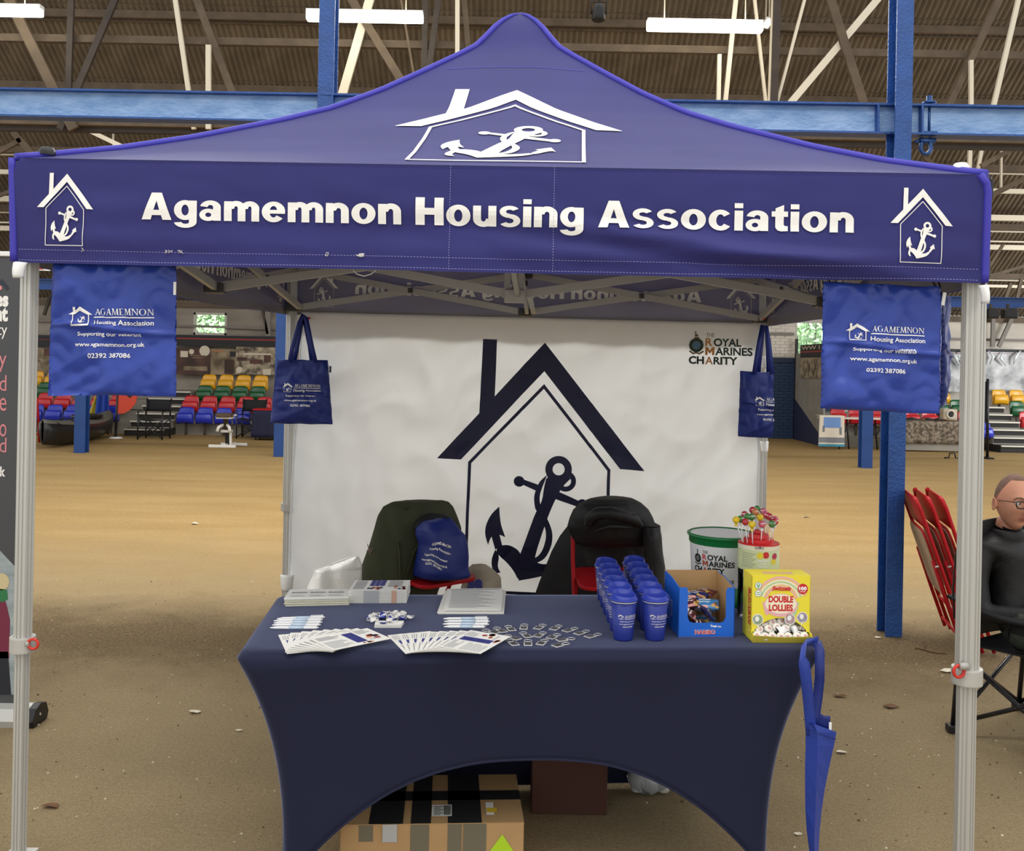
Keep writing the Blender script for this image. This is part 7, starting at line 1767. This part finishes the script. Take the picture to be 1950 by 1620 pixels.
# posters and dark boards along the back of the stands
M_brownp = mat('brown_poster', '#5b3c33', .7, col2='#37271f', vscale=3); M_tanp = mat('tan_poster', '#9c8a6e', .7, col2='#5a4c3a', vscale=4); M_sepia = mat('sepia_poster', '#b5a68c', .7, col2='#4f463a', vscale=7, detail=8)
M_bwp = mat('black_white_photo', '#b9b9b8', .35, col2='#2b2c2e', vscale=3.5, detail=9, spec=.8); M_blackb = mat('black_board', '#18171a', .6); M_redline = mat('red_line_print', '#9a2b2a', .6); M_palep = mat('pale_poster_print', '#cfc4ae', .6)
PY = 22.42
def wpt(px, py, y=PY): p = Wp(px, py, y); return p.x, p.z
def poster(name, label, px0, py0, px1, py1, m, y=PY, prints=()):
    (x0, z1), (x1, z0) = wpt(px0, py0, y), wpt(px1, py1, y); t = thing(name, label, 'poster', ((x0 + x1) / 2, y, z0))
    MB().box(((x0 + x1) / 2, y, (z0 + z1) / 2), (x1 - x0, .02, z1 - z0)).build('board', m, t, True)
    for nm, L, mm in prints: decal(nm, L, lambda x, z: Vector((x, y - .0101, z)), mm, t, None, .002)
    return t
def R2(a, b_, c, d): 
    (x0, z1), (x1, z0) = wpt(a, b_), wpt(c, d); return rect2d(new2d(), x0, z0, x1, z1)
def D2(a, b_, r): x, z = wpt(a, b_); return disc2d(new2d(), x, z, r * PY / F)
def T2(s, px, py, wpx, hpx): return put2d(new2d(), text2d(s, wpx * PY / F, hpx * PY / F, .03), *wpt(px, py))
for a, e, lb in ((40, 98, 'long black header board with red line beyond the left front leg'), (330, 552, 'long black header board with red line above the brown posters')):
    poster('header_board', lb, a, 637, e, 662, M_blackb, prints=[('red_line', R2(a, 645, e, 647), M_redline)])
poster('poster', 'brown red poster with two pale discs left of the far posters', 336, 662, 401, 714, M_brownp, prints=[('pale_disc', D2(365, 657.5 + 12, 5), M_palep), ('pale_disc', D2(390, 668, 10), M_palep), ('photo_patch', R2(344, 668, 358, 680), M_palep), ('text_lines', R2(362, 676, 392, 677.5) + R2(366, 680, 388, 681.5) + R2(350, 697, 395, 706), M_tanp)])
poster('poster', 'tan poster with orange heading in the middle of the far posters', 402, 664, 449, 714, M_tanp, prints=[('heading', R2(407, 667, 425, 670), mat('orange_heading', '#a9683c', .6)), ('dark_shape', R2(428, 684, 446, 712), M_brownp), ('picture', R2(438, 669, 449, 679), M_blackb)])
poster('poster', 'pale poster headed with dark lettering right of the far posters', 450, 660, 531, 714, M_sepia, prints=[('lettering', T2('CRIMEAN', 453, 668, 27, 5), M_brownp), ('pale_bar', R2(465, 672, 516, 676), M_palep), ('picture', R2(452, 680, 470, 687) + R2(476, 684, 500, 693) + R2(503, 676, 516, 690), M_brownp), ('pale_disc', D2(456, 704, 6), M_palep), ('framed_picture', R2(501, 702, 516, 714), M_palep)])
poster('poster', 'pale drawing poster between the left front leg and the left bag', 66, 662, 97, 712, M_tanp, prints=[('picture', R2(84, 663, 96, 678), M_brownp), ('drawing', R2(68, 684, 80, 700), M_sepia)])
def side_poster(label, y0, y1, z0, z1, m):
    t = thing('poster', label, 'poster', (6.765, (y0 + y1) / 2, z0)); MB().box((6.765, (y0 + y1) / 2, (z0 + z1) / 2), (.02, y1 - y0, z1 - z0)).build('board', m, t, True); return t
sx = lambda x, z: Vector((6.7545, -x, z))                        # print on the boards at the stand's side, read from the hall
t = side_poster('black poster with pale lettering and red line beside the right bag', 20.45, 22.05, 1.95, 2.24, M_blackb)
decal('lettering', put2d(new2d(), text2d('WW I', 1.3, .09, .01), -21.95, 2.12), sx, M_palep, t, None, .003); decal('red_line', rect2d(new2d(), -22.05, 2.06, -20.45, 2.09), sx, M_redline, t, None, .003)
side_poster('sepia photograph poster below the black lettered poster beside the right bag', 20.45, 22.05, 1.48, 1.94, M_sepia)
for a, e, lb in ((1795, 1842, 'glossy black and white photograph board left of the right front leg'), (1872, 1952, 'glossy black and white photograph board at the far right edge')):
    t = poster('photo_board', lb, a, 664, e, 746, M_bwp, 22.3)
    (x0, z1), (x1, z0) = wpt(a, 664, 22.28), wpt(e, 671, 22.28); MB().box(((x0 + x1) / 2, 22.28, (z0 + z1) / 2), (x1 - x0, .02, z1 - z0)).build('black_band', M_blackb, t, True)
    (x0, z1), (x1, z0) = wpt(a, 672, 22.28), wpt(e, 674, 22.28); MB().box(((x0 + x1) / 2, 22.28, (z0 + z1) / 2), (x1 - x0, .02, z1 - z0)).build('red_band', M_redline, t, True)
    b = MB(); rnd = random.Random(a)
    for k in range(3):
        x = a + (e - a) * (k + .5) / 3; y0 = 668 + rnd.uniform(-2, 3); P = [Wp(x + rnd.uniform(-6, 6), y0, 22.22), Wp(x + rnd.uniform(-8, 8), y0 + 12, 22.15), Wp(x + rnd.uniform(-10, 10), y0 + 26, 22.2)]
        b.tube(P, [.012, .035, .012], 6)
    b.build('crumpled_film', mat('glossy_clear_film', '#dfe9ee', .12, spec=.9), t, True)
# stand side: grey boards with a dark blue sloping skirt
sd = base('wall_stand_side', 'structure'); SX = 6.80; zd = lambda y: .35 + (y - 20.9) * .39
M_gb = mat('grey_board', '#8d8a82', .75, var=.1, vscale=3)
for i in range(6):
    ya, yb = 20.42 + .36 * i, 20.42 + .36 * (i + .97)
    MB().prism([(ya, zd(ya)), (yb, zd(yb)), (yb, 2.05), (ya, 2.05)], .04, lambda y, z, d: Vector((SX - .02 + d, y, z))).build('plank', M_gb, sd)
MB().prism([(20.40, 0), (22.58, 0), (22.58, zd(22.58)), (20.40, zd(20.40))], .03, lambda y, z, d: Vector((SX - .025 + d, y, z))).build('skirt_panel', mat('navy_skirt_board', '#20284a', .7), sd)
MB().box((SX, 22.5, 1.2), (.06, .06, 2.4)).build('corner_post', M_black, sd)

# ---- things standing on the far floor
def on_floor(px, py): p = onz(px, py); return p
# kayak
K0, K1 = on_floor(80, 856), on_floor(208, 828); ku = (K1 - K0).normalized(); kw = Vector((-ku.y, ku.x, 0)); kl = (K1 - K0).length
t = thing('kayak', 'dark grey kayak lying on the sand beside the far left blue column', 'kayak', (K0 + K1) / 2)
def hull(u, v):
    s = u; wd = .36 * (max(0, math.sin(math.pi * (0.002 + .996 * s))) ** .55); a = math.pi * v
    keel = .02 + .22 * (abs(2 * s - 1) ** 3); zt_ = .36 + .10 * abs(2 * s - 1) ** 2
    return K0 + ku * (kl * s) + kw * (wd * math.cos(a)) + Vector((0, 0, zt_ - (zt_ - keel * .4) * math.sin(a) ** .8))
M_hull = mat('dark_hull', '#1d1d1e', .4); M_deck = mat('grey_deck', '#66645c', .6)
b = MB(); b.grid(hull, 24, 12); b.build('hull', M_hull, t, True, fix=False, solid=.01)
def deck(u, v):
    s = u; wd = .36 * (max(0, math.sin(math.pi * (0.002 + .996 * s))) ** .55); zt_ = .36 + .10 * abs(2 * s - 1) ** 2
    return K0 + ku * (kl * s) + kw * (wd * (2 * v - 1)) + Vector((0, 0, zt_ + .07 * (1 - (2 * v - 1) ** 2)))
b = MB(); b.grid(deck, 24, 8); b.build('deck', M_deck, t, True, fix=False, solid=.01)
cc = K0 + ku * (kl * .62) + Vector((0, 0, .47)); MB().tube([cc + ku * (.42 * math.cos(a)) + kw * (.24 * math.sin(a)) for a in [6.283 * i / 20 for i in range(20)]], .03, 8, closed=True).build('cockpit_rim', M_black, t, True)
b = MB(); b.add([cc + ku * (.41 * math.cos(6.283 * i / 20)) + kw * (.23 * math.sin(6.283 * i / 20)) + Vector((0, 0, .003)) for i in range(20)], [tuple(range(20))]); b.build('spray_cover', M_black, t, True)
for s in (.08, .3): MB().tube([K0 + ku * (kl * s) + kw * w_ + Vector((0, 0, .47 + (0.02 if abs(w_) < .1 else -.04))) for w_ in (-.2, -.05, .05, .2)], .012, 6).build('deck_line', M_black, t, True)
def drape(name, label, cat, pts4, Y, m, sd, amp=.05):
    P = [Wp(x, y, Y) for x, y in pts4]; t = thing(name, label, cat, ((P[2].x + P[3].x) / 2, Y, 0))
    b = MB(); b.grid(lambda u, v: P[0].lerp(P[1], u).lerp(P[3].lerp(P[2], u), v) + Vector((0, amp * math.sin(u * 14 + sd + 3 * v), 0)), 24, 10); b.build('cloth', m, t, True, solid=.006, fix=False); return t
M_yb = mat('yellow_black_cloth', '#c4b443', .7, col2='#26261c', vscale=6, lo=.42, hi=.5)
t = drape('flag', 'yellow and black flag draped on a pole behind the kayak', 'flag', [(182, 745), (200, 745), (196, 806), (164, 804)], 20.0, M_yb, 1); MB().tube([Wp(190, 740, 20.0), Wp(182, 832, 20.0)], .02, 6).build('pole', M_darksteel, t, True)
t = drape('flag', 'blue flag hanging beside the yellow and black flag behind the kayak', 'flag', [(184, 745), (207, 745), (213, 812), (182, 808)], 19.9, mat('royal_blue_flag', '#2547a8', .7), 2); MB().tube([Wp(200, 740, 19.95), Wp(206, 831, 19.95)], .02, 6).build('pole', M_darksteel, t, True)
fy = 20.0; c = on_floor(220, 834)
t = thing('feather_flag', 'orange red feather flag on a black pole right of the kayak', 'flag', (c.x, c.y, 0))
MB().tube([Wp(220, 834, c.y), Wp(222, 790, c.y), Wp(224, 740, c.y)], [.03, .025, .02], 8).build('pole', M_black, t, True)
b = MB(); fl = [(224, 735), (258, 735), (262, 752), (258, 768), (248, 780), (236, 787), (224, 788)]
b.prism([(Wp(x, y, c.y).x, Wp(x, y, c.y).z) for x, y in fl], .012, lambda x, z, d: Vector((x, c.y + d, z))); b.build('sail', mat('orange_red_flag', '#d2452d', .6), t, True)
decal('dark_mark', poly2d(new2d(), [(Wp(x, y, c.y).x, Wp(x, y, c.y).z) for x, y in ((240, 752), (248, 758), (256, 748), (250, 748))]), lambda x, z: Vector((x, c.y - .002, z)), M_blackb, t, None, .003)
MB().lathe([(0, .03), (.10, .025), (.16, .0), (0, 0)], 12, (c.x, c.y, 0)).build('foot', M_whiteplastic, t, True)
def dchair(px, py, s, label):
    p = on_floor(px, py); t = thing('director_chair', label, 'chair', (p.x, p.y, 0)); w, d, h = .52 * s, .45 * s, .86 * s
    for sx in (-1, 1):
        MB().tube([(sx * w / 2, -d / 2, 0), (sx * w / 2, -d / 2, .6 * s), (sx * w / 2, d / 2, .6 * s), (sx * w / 2, d / 2, 0)], .015, 6).build('side_frame', M_tubek, t); MB().tube([(sx * w / 2, d / 2 - .02, .5 * s), (sx * w / 2, d / 2 + .05, h)], .015, 6).build('back_post', M_tubek, t)
    for y in (-d / 2, d / 2):
        MB().tube([(-w / 2, y, .03), (w / 2, y, .42 * s)], .012, 6).build('cross_leg', M_tubek, t); MB().tube([(w / 2, y, .03), (-w / 2, y, .42 * s)], .012, 6).build('cross_leg', M_tubek, t)
    b = MB(); b.grid(lambda u, v: Vector(((u - .5) * w, (v - .5) * d, .43 * s - .03 * math.sin(math.pi * u))), 6, 3); b.build('seat', M_fabk, t, solid=.01)
    b = MB(); b.grid(lambda u, v: Vector(((u - .5) * w, d / 2 + .02 + .03 * v, .58 * s + .26 * s * v)), 6, 3); b.build('backrest', M_fabk, t, solid=.01)
dchair(293, 836, .95, 'black folding director chair in front of the far left steps'); dchair(478, 834, .95, 'black folding director chair left of the navy covered table')
dchair(1588, 851, .7, 'low black folding chair under the far table beside the towel') if False else None
# red frame at the far left
p = on_floor(66, 842); t = thing('trestle', 'red metal trestle frame standing behind the left front leg', 'trestle', (p.x, p.y, 0))
for s in (-1, 1): MB().tube([(s * .12 - .03, 0, 0), (s * .04, 0, .75), (s * .02, 0, .85)], .02, 6).build('leg', M_redm, t)
for z in (.15, .35, .55): MB().tube([(-.13 + .1 * z, 0, z), (.13 - .1 * z, 0, z)], .014, 6).build('rung', M_redm, t)
# navy covered table
p = on_floor(511, 837); t = thing('table', 'small table under a navy cloth left of the left tote bag', 'table', (p.x, p.y, 0))
b = MB(); n = 40
def skirt(u, v):
    a = 2 * math.pi * u; c_, s_ = math.cos(a), math.sin(a); k = max(abs(c_) / .27, abs(s_) / .22); r_ = 1 / k
    f_ = 1 + .10 * v + .05 * v * math.sin(a * 9); return Vector((c_ * r_ * f_, s_ * r_ * f_, .62 - .56 * v))
b.grid(skirt, 48, 6); b.build('cloth', mat('dark_navy_cloth', '#171b3a', .8), t, fix=False, solid=.006); MB().box((0, 0, .63), (.56, .46, .025)).build('tabletop', M_redm, t)
for sx in (-1, 1):
    for sy in (-1, 1): MB().tube([(sx * .22, sy * .17, 0), (sx * .22, sy * .17, .62)], .015, 6).build('leg', M_darksteel, t)
# white exercise stool
p = on_floor(424, 852); t = thing('exercise_bench', 'white framed bench with brown pad standing on the sand', 'bench', (p.x, p.y, 0)); M_wm = mat('white_metal', '#e9e7e0', .35)
b = MB(); b.prism(rounded(.30, .26, .08), .07, lambda x, y, z: Vector((x + .02, y, .57 + z))); b.build('pad', mat('brown_pad', '#5b4a3c', .7), t, bevel=.015)
for y in (-.02, .45): MB().bar((-.25 + (.08 if y > .2 else 0), y, .03), (.25 + (.08 if y > .2 else 0), y, .03), .05, .05).build('foot_bar', M_wm, t)
MB().bar((.02, -.02, .04), (.10, .45, .04), .05, .05).build('base_bar', M_wm, t); MB().bar((.06, .15, .04), (.05, .12, .30), .09, .07).build('lower_post', M_black, t); MB().bar((.05, .12, .28), (.03, .03, .57), .08, .06).build('upper_post', M_darksteel, t)
MB().box((.04, .10, .30), (.20, .12, .05)).build('bracket', M_wm, t, bevel=.01); MB().bar((.12, .1, .05), (.12, .08, .30), .04, .04).build('strut', M_wm, t); MB().box((.03, .02, .555), (.28, .2, .03)).build('pad_plate', M_wm, t)
for sx in (-1, 1): MB().tube([(.03 + sx * .04, .03, .42), (.03 + sx * .10, -.04, .38), (.03 + sx * .12, -.06, .30)], .03, 8).build('lever', M_wm, t)
MB().tube([(.14, .05, .59), (.24, .03, .61)], .02, 8).build('handle', M_steelb, t)
# right: table with a towel
p = on_floor(1587, 856); zt_ = .66; t = thing('table', 'far folding table with black legs and a towel over its left end', 'table', (p.x, p.y, 0))
MB().box((.45, .15, zt_), (1.40, .34, .03)).build('tabletop', M_nose, t)
for x in (.15, .35, .95, 1.25): MB().tube([(x, .04 + .2 * (x % .2 > .1), zt_), (x + .06, .04 + .2 * (x % .2 > .1), .0)], .016, 6).build('leg', M_tubek, t)
for x in (.2, .9): MB().tube([(x, .1, .25), (x + .2, .1, .62)], .012, 6).build('brace', M_tubek, t)
tw = thing('towel', 'cream towel with blue and grey bands over the end of the far folding table', 'towel', (p.x - .05, p.y - .04, .05))
def towelf(x, z): return Vector((p.x - .05 + x * (1.0 + .12 * (.66 - z)), p.y - .05 - .03 * math.sin(x * 16) * (.7 - z), z + .02))
b = MB(); b.grid(lambda u, v: towelf(-.27 + .52 * u, .05 + .64 * v), 20, 16); b.grid(lambda u, v: towelf(-.27 + .52 * u, .69) + Vector((0, .3 * v, 0)), 20, 3); b.build('towel_cloth', mat('cream_towel', '#d9cfbd', .9), tw, True, solid=.008, fix=False)
for nm, x0, z0, x1, z1, m in (('teal_border', -.27, .05, .25, .10, mat('teal_band', '#3f8aa0', .9)), ('grey_band', -.27, .13, .25, .24, mat('grey_band', '#7d7f82', .9)), ('blue_patch', -.18, .44, .17, .66, mat('sky_blue_patch', '#6f93c8', .9)), ('grey_mark', -.20, .35, -.15, .48, mat('grey_band', '#7d7f82', .9)), ('grey_mark', .14, .30, .19, .46, mat('grey_band', '#7d7f82', .9))):
    decal(nm, rect2d(new2d(), x0, z0, x1, z1), towelf, m, tw, .03, .007)
# stall with patterned cloth
p0_, p1_ = on_floor(1716, 859), on_floor(1840, 862); c = (p0_ + p1_) / 2
t = thing('stall_table', 'long stall under a brown patterned cloth between the blue column and right front leg', 'table', (c.x, c.y + .35, 0))
MB().box((0, 0, .62), (1.75, .7, .03)).build('tabletop', M_ply, t)
b = MB(); b.grid(lambda u, v: Vector((-.88 + 1.76 * u, -.36 - .02 * math.sin(u * 40) * v - .03 * v, .64 - .46 * v)), 60, 6); b.grid(lambda u, v: Vector((-.88 + 1.76 * u, -.36 + .72 * v, .64)), 10, 3); b.build('patterned_cloth', mat('brown_patterned_cloth', '#8a7c6a', .85, col2='#4d4238', vscale=16, lo=.42, hi=.58), t, solid=.005, fix=False)
MB().box((0, -.33, .11), (1.7, .03, .16)).build('front_board', M_conc, t); 
for x in (-.8, .8): MB().box((x, .2, .31), (.05, .05, .6)).build('leg', M_tubek, t)
ty = c.y + .1
q_ = Wp(1806, 799, ty); t = thing('old_machine', 'beige boxy machine with a round dial standing on the patterned stall', 'machine', (q_.x, ty, .66)); zz = .662
b = MB(); b.box((q_.x, ty, zz + .12), (.30, .2, .24)); b.build('case', mat('beige_case', '#b8ac95', .6), t, True, bevel=.03)
b = MB(); b.tube([Vector((q_.x + .08 * math.cos(a), ty - .11, zz + .13 + .08 * math.sin(a))) for a in [6.283 * i / 16 for i in range(16)]], .018, 6, closed=True); b.build('dial_ring', M_nose, t, True); b = MB(); b.box((q_.x, ty - .10, zz + .13), (.10, .02, .12)); b.build('dial', M_blackb, t, True, bevel=.03)
for k, (px, w_) in enumerate(((1735, .35), (1766, .30), (1786, .22))):
    q_ = Wp(px, 800, ty - .1); t = thing('dark_tool', 'dark metal tool lying on the patterned stall, %s from the left' % ords[k], 'tool', (q_.x, ty - .1, .66)); b = MB(); b.tube([(q_.x - w_ / 2, ty - .1, .672), (q_.x, ty - .12, .69), (q_.x + w_ / 2, ty - .1, .672)], [.012, .03, .012], 8); b.build('blade', M_blackb, t, True); MB().tube([(q_.x + w_ / 2, ty - .1, .672), (q_.x + w_ / 2 + .1, ty - .12, .675)], .018, 8).build('handle', mat('wood_handle', '#6b4c31', .6), t, True)
q_ = on_floor(1812, 873); t = thing('metal_bracket', 'small black bent metal bracket on the sand in front of the patterned stall', 'bracket', (q_.x, q_.y, 0)); MB().tube([(-.14, 0, .015), (-.05, 0, .02), (-.04, 0, .10), (.06, 0, .11), (.08, 0, .02), (.13, 0, .015)], .015, 6).build('bent_bar', M_black, t)
# display post, speakers on the far beam
q_ = on_floor(1880, 873); t = thing('display_post', 'slim black display post right of the right front leg', 'post', (q_.x, q_.y, 0)); MB().tube([(0, 0, 0), (-.02, 0, 1.55)], .028, 8).build('post', M_black, t); MB().box((0, 0, .015), (.12, .3, .03)).build('foot', M_black, t); MB().box((-.05, .02, 1.1), (.08, .03, .8)).build('side_panel', mat('dark_cloth_panel', '#20242e', .8), t)
for px, w_, lb in ((1889, 20, 'small black loudspeaker hanging on the far beam beside the right front leg'), (1922, 26, 'larger black loudspeaker hanging on the far beam near the right edge')):
    q_ = Wp(px, 598, 15.8); t = thing('loudspeaker', lb, 'speaker', q_); s_ = w_ * 15.8 / F
    MB().box(q_, (s_, .16, .15)).build('cabinet', M_black, t, True, bevel=.02); MB().box(q_ + Vector((0, -.082, 0)), (s_ * .8, .01, .11)).build('grille', M_blackb, t, True); MB().box(q_ + Vector((0, .05, .11)), (.04, .04, .12)).build('bracket', M_darksteel, t, True)
t = thing('cable', 'black cable sagging under the far beam behind the right front leg', 'cable', Wp(1830, 592, 15.8)); MB().tube([Wp(x, y, 15.75) for x, y in ((1795, 586), (1820, 591), (1845, 592), (1880, 588), (1910, 590), (1960, 584))], .014, 6).build('cable_run', M_black, t, True)
MB().tube([Wp(1795, 586, 15.75), Wp(1795, 576, 15.9)], .014, 6).build('cable_end', M_black, t, True)
# no-smoking style round sign, far left, mostly hidden by the valance
q_ = Wp(78, 498, 15.7); t = thing('round_sign', 'white sign with a red ring below the valance beside the left front leg', 'sign', q_); MB().box(q_ + Vector((0, .02, .0)), (.30, .01, .30)).build('plate', M_whiteplastic, t, True); MB().tube([q_ + Vector((.11 * math.cos(a), 0, .11 * math.sin(a))) for a in [6.283 * i / 20 for i in range(20)]], .018, 6, closed=True).build('red_ring', M_red, t, True); MB().tube([q_ + Vector((0, .03, .1)), q_ + Vector((0, .25, .6))], .01, 6).build('hanger', M_darksteel, t, True)

# ---- scraps and grit on the floor
M_scrap = mat('pale_scrap', '#d9d0bb', .8); M_dleaf = mat('dry_leaf', '#6a4a2c', .8)
def scrap(px, py, s, m, name, label, sd):
    p = onz(px, py, .0); rnd = random.Random(sd); t = thing(name, label, 'litter', (p.x, p.y, 0)); b = MB()
    n = 7; vs = [Vector((0, 0, s * .12))] + [Vector((s * (.5 + .5 * rnd.random()) * math.cos(6.283 * i / n), .6 * s * (.5 + .5 * rnd.random()) * math.sin(6.283 * i / n), .004 + s * .25 * rnd.random())) for i in range(n)]
    b.add(vs, [(0, i + 1, (i + 1) % n + 1) for i in range(n)]); b.build('blade' if 'leaf' in name else 'scrap', m, t, solid=.002)
for k, (px, py, s, m, nm, lb) in enumerate([(370, 1357, .035, M_scrap, 'paper_scrap', 'pale torn scrap on the floor left of the table'), (98, 1537, .045, M_dleaf, 'dry_leaf', 'curled brown dry leaf on the floor at the front left'), (1695, 1347, .045, M_dleaf, 'dry_leaf', 'curled brown dry leaf on the floor left of the camping chair'), (1603, 1434, .032, M_scrap, 'paper_scrap', 'pale scrap on the floor right of the folded tote bag'), (371, 998, .06, M_scrap, 'paper_scrap', 'pale scrap on the sand beyond the left of the gazebo'),
        (1804, 1280, .05, M_scrap, 'paper_scrap', 'pale scrap on the floor beside the camping chair'), (1600, 1327, .04, M_dleaf, 'dry_leaf', 'small dry leaf on the floor beside the table right corner'), (1535, 985, .06, M_scrap, 'paper_scrap', 'pale scrap on the sand right of the back sheet'), (1672, 1215, .03, M_scrap, 'paper_scrap', 'tiny pale scrap on the floor at the foot of the right blue column'), (455, 1392, .02, M_scrap, 'paper_scrap', 'tiny pale scrap on the floor beside the table left edge'), (1520, 1590, .018, M_scrap, 'paper_scrap', 'tiny pale scrap at the front right beside the table foot')]): scrap(px, py, s, m, nm, lb, k)
t = thing('twig', 'thin dark twig lying on the floor between the blue column and camping chair', 'twig', onz(1770, 1240)); MB().tube([onz(x, y, .006) for x, y in ((1742, 1233), (1757, 1236), (1770, 1240), (1786, 1243), (1801, 1243))], .004, 5).build('stem', M_dleaf, t, True); MB().tube([onz(x, y, .006) for x, y in ((1757, 1236), (1763, 1228), (1758, 1220))], .003, 5).build('side_shoot', M_dleaf, t, True)
rnd = random.Random(99); b = MB()
for k in range(1500):
    y = rnd.uniform(1.6, 7.0); x = rnd.uniform(-.62, .66) * y; s = rnd.uniform(.002, .006) * (1.6 if rnd.random() < .08 else 1)
    if -.9 < x < 1.1 and 2.8 < y < 3.7 and rnd.random() < .6: continue
    b.add([(x + s, y, .0), (x - s * .6, y + s, .0), (x - s * .6, y - s, .0), (x, y, s * .9)], [(0, 1, 3), (1, 2, 3), (2, 0, 3)], 0 if rnd.random() < .5 else 1)
o = b.build('grit', [M_scrap, mat('brown_grit', '#5d4a34', .9)]); o['kind'] = 'stuff'; o['label'] = 'small pale and brown stones scattered over the floor'
